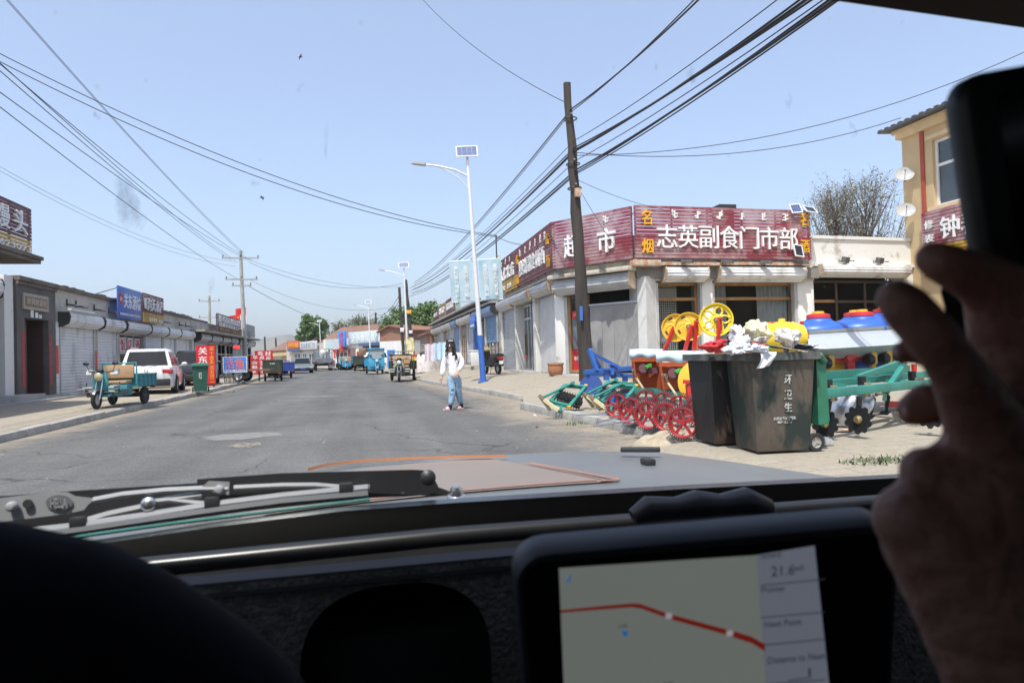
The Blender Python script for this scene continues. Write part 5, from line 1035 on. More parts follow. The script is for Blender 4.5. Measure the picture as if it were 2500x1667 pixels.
    if canopy:
        b = B(); b.box((-.5, -.2, .3), (-.46, .9, 1.0)); b.box((.46, -.2, .3), (.5, .9, 1.0)); b.box((-.5, .9, .3), (.5, .95, 1.02), .01)
        for x in (-.48, .48):
            for y in (-.18, .88): b.tube([(x, y, 1.0), (x*.94, y*.9, 1.62)], .022, 6)
        b.box((-.52, -.3, 1.6), (.52, 1.0, 1.68), .03); b.box((-.5, .905, 1.02), (-.42, .94, 1.6)); b.box((.42, .905, 1.02), (.5, .94, 1.6)); b.obj('cab', cm, t)
        b = B(); b.box((-.42, .91, 1.03), (.42, .92, 1.58)); b.obj('windscreen', mat('hazy_pane', (.35, .4, .42), .1, spec=.8), t)
    if rear_text:
        b = B(); b.text(rear_text, Matrix.Translation((0, y0-.026, z0+boxh*.72)) @ Matrix.Rotation(R(90), 4, 'X'), .32, .07, .002); b.obj('lettering', let_w, t)
    return t
teal = mat('teal_paint', (.045, .24, .28), .5, var=.15, scale=3, c2=(.10, .19, .19), k=.36, soft=.1); army = mat('army_green', (.035, .05, .03), .5, var=.2); tblue = mat('bright_blue', (.05, .32, .52), .45, var=.1); navy = mat('navy_blue', (.03, .06, .26), .45, var=.1)
f_, r_ = gp(247, 997, .15), gp(309, 987, .15); d = (f_-r_); k = d.length/2.0; c = r_.lerp(f_, .75/2.0)
trike('worn teal cargo tricycle with tan seat parked near the left kerb', (c.x, c.y, .15), math.atan2(-d.x, d.y), teal, seatback=True, white_pads=True, sc_=1.0*max(.95, min(1.1, k)))
p = gp(663, 931, 0); trike('dark green cargo tricycle seen from behind in the far left lane', (p.x, p.y+1.2, 0), R(4), army, boxh=.80, Lb=1.5, wd=1.08, rear_text='王牌', sc_=.98)
p = gp(700, 925, 0); trike('navy blue cargo tricycle just right of the dark green one', (p.x-.55, p.y+2.6, 0), R(14), navy, boxh=.6, Lb=1.7, wd=1.05, seatback=True, sc_=1.0)
p = gp(846, 904, 0); trike('turquoise cargo tricycle facing us before the inn', (p.x, p.y+1.3, 0), R(180), tblue, boxh=.5, Lb=1.4, wd=1.2, canopy=False, seatback=True, sc_=1.25)
p = gp(886, 906, 0); trike('dark cargo tricycle with brown load seen from behind before the inn', (p.x, p.y+1.3, 0), R(-4), army, boxh=.55, Lb=1.4, wd=1.2, sc_=1.25); 
o = T('carton', 'brown carton standing in the dark tricycle box before the inn', 'carton', (p.x, p.y+.8, 1.5)); b = B(); b.box((-.35, -.3, 0), (.35, .3, .75), .02); b.box((-.36, -.31, .34), (.36, .31, .4), .005); b.obj('box', mat('carton', (.27, .17, .1), .8), o)
p = gp(918, 914, 0); trike('bright blue cabbed cargo tricycle parked facing us on the right', (p.x, p.y+1.4, 0), R(184), tblue, canopy=True, boxh=.5, Lb=1.5, wd=1.15, sc_=1.18)
p = gp(988, 932, 0); trike('dark green cargo tricycle parked facing us by the plastic heap', (p.x-.1, p.y+.9, 0.02), R(172), army, rack=True, seatback=True, boxh=.4, Lb=1.5, wd=1.15, sc_=1.12)
# cattle truck with a cow
p = gp(786, 905, 0); t = T('cattle_truck', 'small flatbed truck with a steel cage carrying a cow', 'truck', (p.x, p.y+2, 0), R(6))
b = B(); b.box((-1, -2.2, .85), (1, 1.2, 1.0)); b.box((-1, -2.24, .86), (1, -2.201, 1.35)); b.box((-1.0, -2.2, 1.001), (-.96, 1.2, 1.3)); b.box((.96, -2.2, 1.001), (1.0, 1.2, 1.3)); b.obj('bed', mat('truck_grey', (.16, .17, .19), .6, var=.25), t)
b = B()
for z in (1.55, 1.95, 2.35):
    b.tube([(-.98, -2.2, z), (.98, -2.2, z), (.98, 1.15, z), (-.98, 1.15, z)], .02, 6, loop=True)
for x in (-.98, -.33, .33, .98):
    for y in (-2.2, 1.15): b.tube([(x, y, 1.0), (x, y, 2.4)], .02, 6)
for y in (-1.2, -.1):
    for x in (-.98, .98): b.tube([(x, y, 1.0), (x, y, 2.4)], .02, 6)
b.obj('cage', mat('cage_steel', (.2, .19, .18), .6, .4), t)
b = B(); b.box((-.95, 1.3, .5), (.95, 2.7, 1.5), .08); b.loft([[(-.93, 1.35, 1.5), (.93, 1.35, 1.5), (.93, 2.6, 1.5), (-.93, 2.6, 1.5)], [(-.85, 1.4, 2.15), (.85, 1.4, 2.15), (.85, 2.3, 2.15), (-.85, 2.3, 2.15)]]); cabo = b.obj('cab', mat('truck_cab', (.2, .25, .3), .4), t)
for s in (-1, 1):
    for y in (-1.3, 2.0): wheel(t, (s*.82, y, .38), (s, 0, 0), .38, .24)
    b = B(); b.box((s*.95-.2*s, -2.27, .92), (s*.95, -2.241, 1.05)); b.obj('tail_light', redlens, t)
cowm = mat('cow_hide', (.62, .60, .56), .85, scale=1.3, c2=(.03, .028, .026), k=.36, soft=.03)
nd = [((0, -.75, 1.95), .33), ((0, -.2, 1.9), .36), ((0, .35, 1.95), .34), ((0, .75, 2.15), .22), ((0, 1.0, 2.3), .16), ((0, 1.22, 2.2), .13), ((0, 1.42, 2.05), .09)]; ed = [(i, i+1) for i in range(6)]
for x, y, par in ((-.2, -.8, 0), (.2, -.8, 0), (-.19, .4, 2), (.19, .4, 2)):
    i = len(nd); hy = .1 if y < 0 else -.02; nd += [((x, y, 1.65), .15), ((x, y-hy, 1.4), .075), ((x, y-hy*.4, 1.18), .06), ((x, y, 1.03), .065)]; ed += [(par, i), (i, i+1), (i+1, i+2), (i+2, i+3)]
i = len(nd); nd += [((0, -1.08, 1.95), .05), ((0, -1.14, 1.5), .03)]; ed += [(0, i), (i, i+1)]
for s in (-1, 1): i = len(nd); nd += [((s*.24, 1.0, 2.33), .045)]; ed += [(4, i)]
me = skin(nd, ed, 1, 1, 'cow'); cow = T('cow', 'white and black cow standing in the caged truck', 'cow', (p.x, p.y+1.6, .02), R(6)); linkmesh(me, 'body', cowm, cow)
b = B()
for s in (-1, 1): b.tube([(s*.1, 1.02, 2.42), (s*.2, 1.03, 2.5), (s*.2, 1.08, 2.6)], [.03, .02, .006], 6)
b.obj('horns', mat('horn', (.4, .36, .28), .5), cow)
# scooter
p = gp(1204, 912, .42); p = at(1203, 912, 28.6); t = T('motor_scooter', 'black and red motor scooter seen from behind by the grey shutter', 'scooter', (p.x, p.y, gR(p.x, p.y)), R(14))
wheel(t, (0, -.55, .24), (1, 0, 0), .24, .11); wheel(t, (0, .72, .24), (1, 0, 0), .24, .1)
b = B(); b.loft([[(x*.13, -.78, .62+z*.05) for x, z in ((-1, -1), (1, -1), (1, 1), (-1, 1))], [(x*.19, -.5, .58+z*.14) for x, z in ((-1, -1), (1, -1), (1, 1), (-1, 1))], [(x*.19, -.05, .52+z*.18) for x, z in ((-1, -1), (1, -1), (1, 1), (-1, 1))]]); b.box((-.17, -.06, .3), (.17, .5, .36), .02); b.loft([[(-.2, .5, .32), (.2, .5, .32), (.2, .56, .32), (-.2, .56, .32)], [(-.21, .62, .7), (.21, .62, .7), (.2, .68, .7), (-.2, .68, .7)], [(-.12, .5, 1.0), (.12, .5, 1.0), (.12, .6, 1.0), (-.12, .6, 1.0)]]); b.obj('body', mat('scooter_black', (.02, .02, .022), .25, coat=.5), t)
b = B(); b.box((-.15, -.815, .6), (.15, -.76, .72), .03); b.obj('tail_light', redlens, t); b = B(); b.loft([[(-.15, -.8, .73), (.15, -.8, .73), (.15, -.2, .73), (-.15, -.2, .73)], [(-.17, -.82, .8), (.17, -.82, .8), (.16, -.1, .82), (-.16, -.1, .82)], [(-.12, -.75, .86), (.12, -.75, .86), (.12, -.15, .85), (-.12, -.15, .85)]]); b.obj('seat', blackp, t)
b = B(); b.box((-.09, -.86, .42), (.09, -.84, .56)); b.obj('number_plate', let_w, t)
b = B(); b.tube([(-.34, .4, 1.02), (-.1, .52, 1.03), (.1, .52, 1.03), (.34, .4, 1.02)], .016, 6); b.tube([(0, .52, 1.0), (0, .74, .3)], .03, 6); hb_ = b.obj('handlebar', steel_d, t)
for s in (-1, 1): b = B(); b.tube([(s*.22, .48, 1.03), (s*.3, .46, 1.2)], .007, 5); b.ball((s*.3, .46, 1.24), (.075, .02, .05), 10, 7); b.obj('mirror', chrome, hb_)
b = B(); b.box((-.13, .42, .98), (.13, .58, 1.1), .03); b.obj('console', mat('console', (.45, .4, .15), .5), t)
b = B(); b.box((-.16, -.8, .34), (.16, -.3, .5), .03); b.obj('engine', steel_d, t)
b = B(); b.tube([(-.1, -.1, .3), (-.2, -.2, .02)], .014, 6); b.obj('kickstand', steel_d, t)
# ================================================================== SMALL THINGS ALONG THE STREET
def wheelie_bin(t, m, lid=None, w=.58, dpt=.72, h=.98, open_lid=False, text=True):
    b = B(); k = .8
    R_ = lambda s, z, e=0: [(-w/2*s-e, -dpt/2*s-e, z), (w/2*s+e, -dpt/2*s-e, z), (w/2*s+e, dpt/2*s+e, z), (-w/2*s-e, dpt/2*s+e, z)]
    b.loft([R_(.76, .04), R_(.80, .2), R_(.93, h*.82), R_(.95, h)], True, True)
    return b
bing = mat('bin_green', (.018, .085, .06), .5, scale=4, c2=(.16, .18, .17), k=.33, soft=.12, var=.15)
p = gp(490, 957, .14); t = T('wheelie_bin', 'green lidded wheelie bin standing at the left kerb', 'wheelie bin', (p.x, p.y, .14), R(12)); b = wheelie_bin(t, bing); b.obj('body', bing, t)
b = B(); b.loft([[(-.32, -.4, .98), (.32, -.4, .98), (.32, .38, .98), (-.32, .38, .98)], [(-.32, -.4, 1.03), (.32, -.4, 1.03), (.32, .38, 1.03), (-.32, .38, 1.03)], [(-.24, -.3, 1.09), (.24, -.3, 1.09), (.24, .36, 1.1), (-.24, .36, 1.1)]]); b.obj('lid', mat('lid_green', (.025, .13, .085), .5), t)
for s in (-1, 1): wheel(t, (s*.27, .3, .1), (s, 0, 0), .1, .05, alu, 4)
b = B(); b.text('环卫', Matrix.Translation((0, -.345, .62)) @ Matrix.Rotation(R(86), 4, 'X'), .1, .22, .002); b.obj('lettering', let_w, t)
p = gp(460, 941, .15); t = T('traffic_cone', 'small red traffic cone beside the white suv', 'traffic cone', (p.x, p.y, .15)); b = B(); b.lathe([(.14, .03), (.05, .3), (.045, .3)], n=16); b.lathe([(.07, .42), (.025, .66), (.02, .68)], n=16); b.box((-.18, -.18, 0), (.18, .18, .03)); b.obj('cone', mat('cone_red', (.6, .08, .04), .5), t); b = B(); b.lathe([(.1, .3), (.07, .42)], n=16, cap=False); b.lathe([(.092, .18), (.1, .3)], n=16, cap=False); b.obj('band', let_w, t)
def standing_board(label, px0, px1, ytop, ybot, basey, m, texts, name='standing_sign', z=.15, tilt=0, legs=True, cat='standing sign'):
    bp_ = gp((px0+px1)/2, basey, z); Z = (bp_-CAM).dot(_f); a, c = at(px0, ybot, Z), at(px1, ybot, Z); zt = at((px0+px1)/2, ytop, Z).z; zb = max(z+.02, a.z*.5+c.z*.5)
    s = Seg((a.x, a.y), (c.x, c.y)); t = T(name, label, cat, (a.x*.5+c.x*.5, a.y*.5+c.y*.5, z)); off = V(t.location)
    b = B(); s.box(b, 0, s.L, -.04, 0, zb, zt); b.obj('panel', m, t).location = -off
    hh = zt-zb
    for tx, u0, u1, v0, v1, tm in texts:
        if v1-v0 > u1-u0 and len(tx) > 1 and (v1-v0)*hh > 1.4*(u1-u0)*s.L:
            n = len(tx)
            for i, ch in enumerate(tx):
                if ch != ' ': lettering(t, s, ch, s.L*u0, s.L*u1, zb+hh*(v1-(v1-v0)*(i+.92)/n), zb+hh*(v1-(v1-v0)*(i+.08)/n), .002, tm, dep=.004, name='character').location = -off
        else:
            o = lettering(t, s, tx, s.L*u0, s.L*u1, zb+hh*v0, zb+hh*v1, .002, tm, dep=.004)
            for x in (o if isinstance(o, list) else [o]): x.location = -off
    if legs:
        for u in (.08, s.L-.12): b = B(); s.box(b, u, u+.04, -.1, -.042, z, zt-.05); b.obj('leg', steel_d, t).location = -off
    return t
sgr = mat('sign_red', (.56, .025, .035), .45, var=.05); skyb = mat('sign_skyblue', (.04, .2, .62), .45, var=.06)
standing_board('tall red standing sign with white and yellow characters behind the green bin', 480, 526, 843, 938, 945, sgr, [('关东酒', .12, .6, .3, .97, let_w), ('买十送五', .72, .95, .52, .96, let_y), ('买五送二', .72, .95, .04, .48, let_y)])
def fish_trailer():
    bp_ = gp(575, 933, .15); Z = (bp_-CAM).dot(_f); a, c = at(546, 908, Z), at(602, 908, Z); s = Seg((a.x, a.y), (c.x, c.y)); t = T('handcart', 'two wheeled flat cart behind the blue fish sign', 'cart', (bp_.x, bp_.y, .15)); off = V(t.location)
    b = B(); s.box(b, -.1, s.L+1.2, -1.1, -.12, .72, .8); b.obj('platform', mat('cart_rust', (.2, .09, .06), .8, var=.3), t).location = -off
    for w_ in (-.1, -1.15): wheel(t, s.P(.75, w_-.02, .15+.36)-off, s.n, .36, .1, alu, 8)
    b = B(); s.box(b, 1.7, 1.76, -.5, -.44, .15, .72); s.box(b, .72, .78, -1.1, -.15, .48, .54); b.obj('strut', steel_d, t).location = -off
    o, _ = flat_sign('blue live fish sign with orange characters and phone number on a cart', s, 0, s.L, at(570, 908, Z).z, at(570, 872, Z).z, .0, skyb, [], .04, 'fish_sign', let_w)
    zb, zt = at(570, 908, Z).z, at(570, 872, Z).z; h = zt-zb
    om = mat('fish_orange', (.8, .16, .05), .5)
    [setattr(x, 'location', -V(o.location)) for x in lettering(o, s, '活鱼', s.L*.06, s.L*.94, zb+h*.24, zb+h*.93, .002, om, dep=.004)]
    lettering(o, s, '15764810596', s.L*.05, s.L*.95, zb+h*.03, zb+h*.17, .002, let_w, dep=.004).location = -V(o.location)
    o = T('crate', 'black plastic crate on the pavement in front of the fish sign', 'crate', gp(567, 935, .15)); b = B()
    for z in (.02, .14, .26, .38): b.tube([(-.33, -.22, z), (.33, -.22, z), (.33, .22, z), (-.33, .22, z)], .02, 4, loop=True)
    for x in (-.33, -.11, .11, .33):
        for y in (-.22, .22): b.box((x-.015, y-.015, 0), (x+.015, y+.015, .4))
    b.box((-.33, -.22, 0), (.33, .22, .02)); b.obj('lattice', blackp, o)
fish_trailer()
standing_board('wide red slatted board for coffins and shrouds behind the breakfast sign', 622, 666, 856, 884, 915, sgr, [('寿材', .1, .95, .5, .95, let_w), ('寿衣', .1, .95, .04, .48, let_w)], z=.1)
standing_board('red breakfast sign listing snacks in white characters by the kerb', 612, 650, 867, 914, 918, mat('sign_red2', (.5, .03, .04), .5), [('早点', .1, .95, .78, .98, let_w), ('杂粮粥', .1, .45, .06, .72, let_w), ('油条包子', .58, .93, .06, .74, let_w)], z=.1)
standing_board('blue leaning banner with red characters right of the blue tricycle', 946, 965, 854, 897, 905, skyb, [('水暖电料', .2, .8, .05, .85, let_y)], z=.1)
standing_board('small white and red inn sign beside the caged truck', 803, 820, 878, 898, 903, mat('board_white', (.65, .62, .6), .6), [('旅店', .1, .9, .3, .8, MATS['banner_red'])], z=.05)
p = gp(997, 905, .2); t = T('cloth_banner', 'yellow striped cloth hanging between wooden pole and lamp', 'cloth', at(1001, 866, 50)); b = B(); a_ = at(991, 866, 50)-V(t.location); c_ = at(1012, 866, 50)-V(t.location); hz = at(1000, 824, 50).z-at(1000, 866, 50).z
b.grid(lambda u, v: a_.lerp(c_, u)+V((0, .06*math.sin(u*9+v*5), hz*v)), 12, 12); b.obj('cloth', mat('yellow_cloth', (.62, .50, .16), .8, scale=3, c2=(.7, .66, .55), k=.5, soft=.1), t); b = B(); b.tube([a_+V((0, 0, hz)), c_+V((0, 0, hz))], .02, 6); b.tube([a_+V((0, 0, hz)), a_+V((0, 0, -1.2))], .025, 6); b.tube([c_+V((0, 0, hz)), c_+V((0, 0, -1.2))], .025, 6); b.obj('rail', steel_d, t)
def at_g(px, py, Z): p = at(px, py, Z); return V((p.x, p.y, gR(p.x, p.y)))
p = at_g(1017, 905, 44); t = T('stand', 'red and yellow striped ice cream box by the green tricycle', 'freezer box', p); b = B(); b.box((-.3, -.3, 0), (.3, .3, .7), .03); b.box((-.3, -.3, 1.001), (.3, .3, 1.15), .03); b.obj('body', mat('box_red', (.55, .03, .03), .5), t); b = B(); b.box((-.29, -.29, .701), (.29, .29, 1.0)); b.obj('band', mat('box_yellow', (.7, .5, .05), .5), t)
p = at_g(1040, 903, 42); t = T('covered_stall', 'heap of goods under crumpled clear plastic sheet by the right steps', 'covered goods', p); rn = random.Random(8)
def heap(u, v):
    a = u*6.2832; r = (1-v)*(.75+.1*math.sin(a*3)+.06*math.sin(a*7+v*9)); z = (1.05-.0)*min(1, v*2.2)**.6*(1+.05*math.sin(a*5+v*11)); return (r*1.1*math.cos(a), r*.8*math.sin(a), z)
b = B(); b.grid(heap, 40, 14); b.obj('plastic_sheet', mat('plastic_sheet', (.62, .58, .54), .3, scale=5, c2=(.42, .30, .27), k=.42, soft=.2, bump=.6, bscale=9, spec=.8), t)
b = B(); b.box((-.35, -.3, 1.0), (.45, .3, 1.2), .04); b.obj('dark_box', blackp, t)
p = at_g(1064, 885, 39); t = T('clothes_rack', 'clothes rack with pale blue and pink shirts hung out to dry', 'clothes rack', p); b = B(); b.tube([(-.55, 0, 0), (-.55, 0, 1.6), (.55, 0, 1.75), (.55, 0, 0)], .015, 6); b.obj('rail', galv, t)
for i, (x, m) in enumerate(((-.36, mat('shirt_pink', (.68, .58, .64), .85)), (.05, mat('shirt_blue', (.48, .62, .78), .85)), (.4, mat('shirt_blue2', (.5, .66, .8), .85)))):
    b = B(); b.grid(lambda u, v: (x-.26+.5*u+.04*v*(u-.5), .05*math.sin(u*11+i)*(.4+v), 1.62+.05*i-.95*v-.1*abs(u-.5)), 14, 8); b.obj('shirt', m, t)
p = at_g(1137, 884, 36); t = T('chest_freezer', 'white chest freezer standing on the right shop steps', 'freezer', (6.0, 37.2, .62), R(90)); b = B(); b.box((-.45, -.3, .05), (.45, .3, .82), .03); b.box((-.47, -.32, .825), (.47, .32, .9), .02); b.obj('cabinet', mat('freezer_white', (.66, .66, .64), .4), t); b = B(); b.box((-.42, .301, .1), (-.14, .308, .25)); b.box((.1, .301, .1), (.38, .308, .25)); b.obj('vent', mat('vent_grey', (.25, .25, .25)), t); b = B(); b.box((-.4, .301, .4), (.1, .306, .7)); b.obj('label_panel', mat('panel_grey', (.6, .6, .58), .5), t)
p = at(1357, 922, 23.2); t = T('flower_pot', 'terracotta pot with a few weeds by the supermarket step', 'pot', (p.x, p.y, gR(p.x, p.y))); b = B(); b.lathe([(.17, 0), (.24, .1), (.27, .26), (.255, .37), (.285, .40), (.285, .45), (.25, .45), (.235, .36), (.0, .36)], n=28, cap=False); b.obj('pot', mat('terracotta', (.36, .155, .075), .75, var=.2, scale=4), t)
b = B(); b.lathe([(0, .38), (.235, .38)], n=20, cap=False); b.obj('soil', mat('pot_soil', (.09, .07, .05), .95), t); b = B(); rn = random.Random(3)
for i in range(24):
    a = rn.uniform(0, 6.28); l = rn.uniform(.05, .13); c0 = V((rn.uniform(-.12, .12), rn.uniform(-.12, .12), .38)); d_ = V((math.cos(a)*l*.7, math.sin(a)*l*.7, l)); s_ = V((-math.sin(a), math.cos(a), 0))*.012; b.poly([c0-s_, c0+s_, c0+d_])
b.obj('weeds', mat('weed_green', (.075, .11, .04), .8), t)
# ================================================================== FARM IMPLEMENTS IN THE YARD
ZM[9] = (1300, 900, .17857); ZM[10] = (1500, 700, .1658); ZM[11] = (1900, 760, .1658); ZM[12] = (2050, 500, .3827)
def Q(k, x, y, Z): a = q(k, x, y); return at(a[0], a[1], Z)
def TW(name, label, cat, base, group=None):
    base = V(base); t = T(name, label, cat, base, 0, group)
    def fin(b, nm, m, par=None, **kw):
        o = b.obj(nm, m, par or t, **kw)
        if par is None: o.location = -base
        return o
    return t, fin
dteal = mat('implement_teal', (.03, .215, .175), .45, var=.18, spec=.6); orng = mat('implement_orange', (.40, .075, .025), .5, var=.12); ired = mat('implement_red', (.52, .03, .025), .4, var=.08)
iyel = mat('implement_yellow', (.74, .44, .03), .45, var=.06); byel = mat('bright_yellow', (.76, .56, .03), .4, var=.05); iblue = mat('implement_blue', (.025, .105, .38), .45, var=.2, spec=.6); cream = mat('cream_paint', (.68, .62, .38), .5, var=.08); brass = mat('zinc_brass', (.36, .29, .19), .4, .7, var=.2); steelg = mat('bare_steel', (.42, .44, .48), .35, .8, var=.1); irblk = mat('black_iron', (.02, .02, .022), .5, .3, var=.2)
dred = mat('wheel_red', (.33, .016, .026), .35, var=.08, spec=.6)
# --- red ring wheels with coiled wire
def coil_wheel():
    t = T('press_wheel', 'x', 'press wheel', (0, 0, 0), 0, 'red wire-coiled press wheels lying in the yard'); r = .165; b = B()
    b.lathe([(r, -.045), (r+.012, -.045), (r+.012, .045), (r, .045), (r-.012, .03), (r-.012, -.03), (r, -.045)], (0, 0, r+.035), (0, 1, 0), 36, False); b.obj('rim', dred, t)
    b = B(); c = V((0, 0, r+.035))
    for i in range(5):
        a = 2*math.pi*i/5+.3; d = V((math.cos(a), 0, math.sin(a))); b.beam(c+d*.02, c+d*(r-.008), .036, .014, (0, 1, 0), 0)
    b.lathe([(.032, -.03), (.032, .03)], c, (0, 1, 0), 14); b.obj('spokes', dred, t)
    b = B(); pts = []; n = 42
    for i in range(n*7):
        a = 2*math.pi*i/(n*7); th = 2*math.pi*i/7; rr = r+.028+.03*math.cos(th); pts.append(c+V((rr*math.cos(a), .04*math.sin(th), rr*math.sin(a))))
    b.tube(pts, .0045, 4, loop=True); b.obj('coiled_wire', mat('spring_wire', (.10, .10, .105), .4, .8), t)
    return t
cw = coil_wheel(); first = True
wl = [('leftmost red coiled wheel standing beside the green frames', 1165, 700, 1.0), ('second red coiled wheel from the left in the front row', 1360, 800, 1.0), ('third red coiled wheel from the left, in the middle of the front row', 1590, 860, 1.0), ('fourth red coiled wheel from the left, partly behind the nearest one', 1850, 890, 1.0), ('nearest red coiled wheel beside the soil heap', 2070, 985, 1.0), ('red coiled wheel in the back row nearest the blue tyre', 1560, 640, 1.0), ('red coiled wheel in the back row below the cream lever', 1810, 680, 1.0), ('red coiled wheel in the back row in front of the red post', 2030, 740, 1.0), ('red coiled wheel half hidden behind the left bin', 2300, 815, 1.0)]
for lab, x, y, s in wl:
    p = gp(*q(9, x, y-15), .13); a = R(-47+random.uniform(-5, 5))
    if first: cw.location = p; cw.rotation_euler = (0, 0, a); cw['label'] = lab; first = False; o = cw
    else: o = dup(cw, p, a, lab)
    sc_ = {5: 1.08}.get(0, 1.0); h = {1165: 310, 1360: 350, 1590: 360, 1850: 370, 2070: 400, 1560: 300, 1810: 310, 2030: 330, 2300: 380}[x]
    Z = (p-CAM).dot(_f); o.scale = (h*.17857*Z/FPX/.345,)*3
for (x0, y0, x1, y1, Z0, Z1), lab in (((600, 625, 1100, 630, 11.3, 11.4), 'thin steel rod lying flat beside the leftmost red wheel'), ((900, 725, 1700, 560, 10.6, 11.4), 'steel axle rod passing behind the second red wheel'), ((835, 785, 1520, 680, 9.9, 10.2), 'longest steel axle rod reaching left across the kerb'), ((1010, 505, 1190, 500, 11.3, 11.4), 'short steel stub axle through the leftmost red wheel'), ((1215, 780, 1950, 640, 9.5, 10.2), 'steel axle rod lying low between the front wheels'), ((1760, 705, 2340, 615, 9.3, 9.9), 'steel axle rod behind the fourth red wheel'), ((1950, 770, 2352, 685, 8.6, 9.0), 'steel axle rod through the nearest red wheel')):
    b = B(); b.cyl(Q(9, x0, y0, Z0), Q(9, x1, y1, Z1), .013, n=8); tag(b.obj('axle_rod', steelg), lab, 'axle rod', 'steel axle rods')
# --- tilted green frames with spiked rollers
def roller_frame(label, dx, dy, Z, roller=True):
    P = lambda x, y, dz: Q(9, x+dx, y+dy, Z+dz)
    base = P(240, 560, 0); t, fin = TW('roller_frame', label, 'roller frame', base, 'green frames with spiked rollers')
    A, Bq, C, D = P(440, 230, .55), P(725, 250, .5), P(510, 515, .0), P(250, 450, .05)
    b = B()
    for p0, p1 in ((A, Bq), (D, C), (A, D), (Bq, C)): b.beam(p0, p1, .062, .062, (0, 1, .5))
    fin(b, 'frame', dteal)
    b = B()
    for p0, d in ((Bq, (Bq-C)), (C, (C-Bq))): d = d.normalized(); b.beam(p0+d*.012, p0+d*.05, .066, .066, (0, 1, .5))
    fin(b, 'end_cap', iyel)
    b = B(); e = P(160, 385, -.05); b.cyl(P(545, 200, .5), e, .024, n=10); b.cyl(P(535, 205, .55), P(558, 195, .45), .036, n=10); fin(b, 'link_tube', dteal)
    b = B(); b.beam(P(155, 420, -.06), P(355, 570, -.1), .06, .05, (0, 1, .5)); b.obj('drawbar', cream, t).location = -base
    b = B(); b.beam(P(90, 365, -.02), P(245, 570, 0), .09, .012, (1, .4, .3)); b.beam(P(90, 365, -.02), P(165, 420, -.05), .05, .05); o = fin(b, 'hitch_plate', brass)
    b = B(); b.beam(P(400, 500, .0), P(372, 590, -.05), .05, .02); b.cyl(P(352, 580, -.08), P(392, 575, -.02), .028, n=8); fin(b, 'lug', dteal)
    if roller:
        b = B(); c0, c1 = P(350, 370, .28), P(660, 470, .25); ax = (c1-c0).normalized(); Rr = .135; L_ = (c1-c0).length
        b.lathe([(.05, -.03), (.05, L_+.03)], c0, ax, 10)
        for hh in (0, L_*.35, L_*.7, L_): b.lathe([(.0, hh-.006), (Rr*.8, hh-.006), (Rr*.8, hh+.006), (0, hh+.006)], c0, ax, 20)
        x = ax.orthogonal().normalized(); y = ax.cross(x)
        for i in range(18):
            a = 2*math.pi*i/18; d = x*math.cos(a)+y*math.sin(a); b.cyl(c0+d*Rr*.8, c1+d*Rr*.8, .008, n=4)
            for k in range(5): s = c0.lerp(c1, (k+.5*(i % 2))/4.5); b.beam(s+d*Rr*.8, s+d*Rr*1.12, .02, .012, taper=.4)
        fin(b, 'spiked_roller', irblk, angle=20)
    return t
roller_frame('tilted green frame with black spiked roller, leftmost by the kerb', 0, 0, 12.9); roller_frame('tilted green frame with yellow caps in front of the blue tyres', 690, 0, 12.3, False); roller_frame('tilted green frame standing behind another near the blue plough', 590, -45, 13.3)
# --- blue plough
PZ = 16; base = Q(9, 830, 260, PZ); t, fin = TW('plough', 'bright blue mounted plough with mast and brace beside the wooden pole', 'plough', (base.x, base.y, .3))
P6 = lambda x, y, dz=0: Q(6, x, y, PZ+dz)
b = B(); b.beam(P6(510, 742, -.3), P6(960, 700, .5), .11, .12, bev=.006); b.beam(P6(520, 752, .5), P6(960, 775, .9), .1, .1); b.beam(P6(525, 745, -.3), P6(535, 750, .5), .1, .1); b.beam(P6(760, 740, .0), P6(770, 762, .8), .09, .1); fin(b, 'beam', iblue)
b = B(); b.beam(P6(545, 520, 0), P6(615, 725, -.2), .1, .07); b.beam(P6(555, 545, 0), P6(650, 720, .3), .1, .07); b.beam(P6(545, 545, .1), P6(835, 695, .4), .07, .06); b.beam(P6(690, 630, .1), P6(835, 690, .1), .05, .05); b.cyl(P6(535, 530, 0), P6(565, 530, 0), .05, n=10); fin(b, 'mast', iblue)
for x, y0, y1, dz in ((533, 745, 850, -.2), (705, 715, 815, 0), (885, 770, 850, .4), (770, 680, 800, .5)):
    b = B(); b.beam(P6(x, y0, dz), P6(x+4, y1, dz), .12, .08); b.box(tuple(P6(x, y0-15, dz)-V((.09, .09, .0))), tuple(P6(x, y0+12, dz)+V((.09, .09, .02)))); fin(b, 'leg', iblue)
b = B(); c = P6(562, 880, -.3); b.lathe([(0, 0), (.26, .03), (.27, .045), (0, .03)], c, (-.4, -1, .2), 28); fin(b, 'disc', mat('plough_disc', (.03, .07, .25), .4, .2))
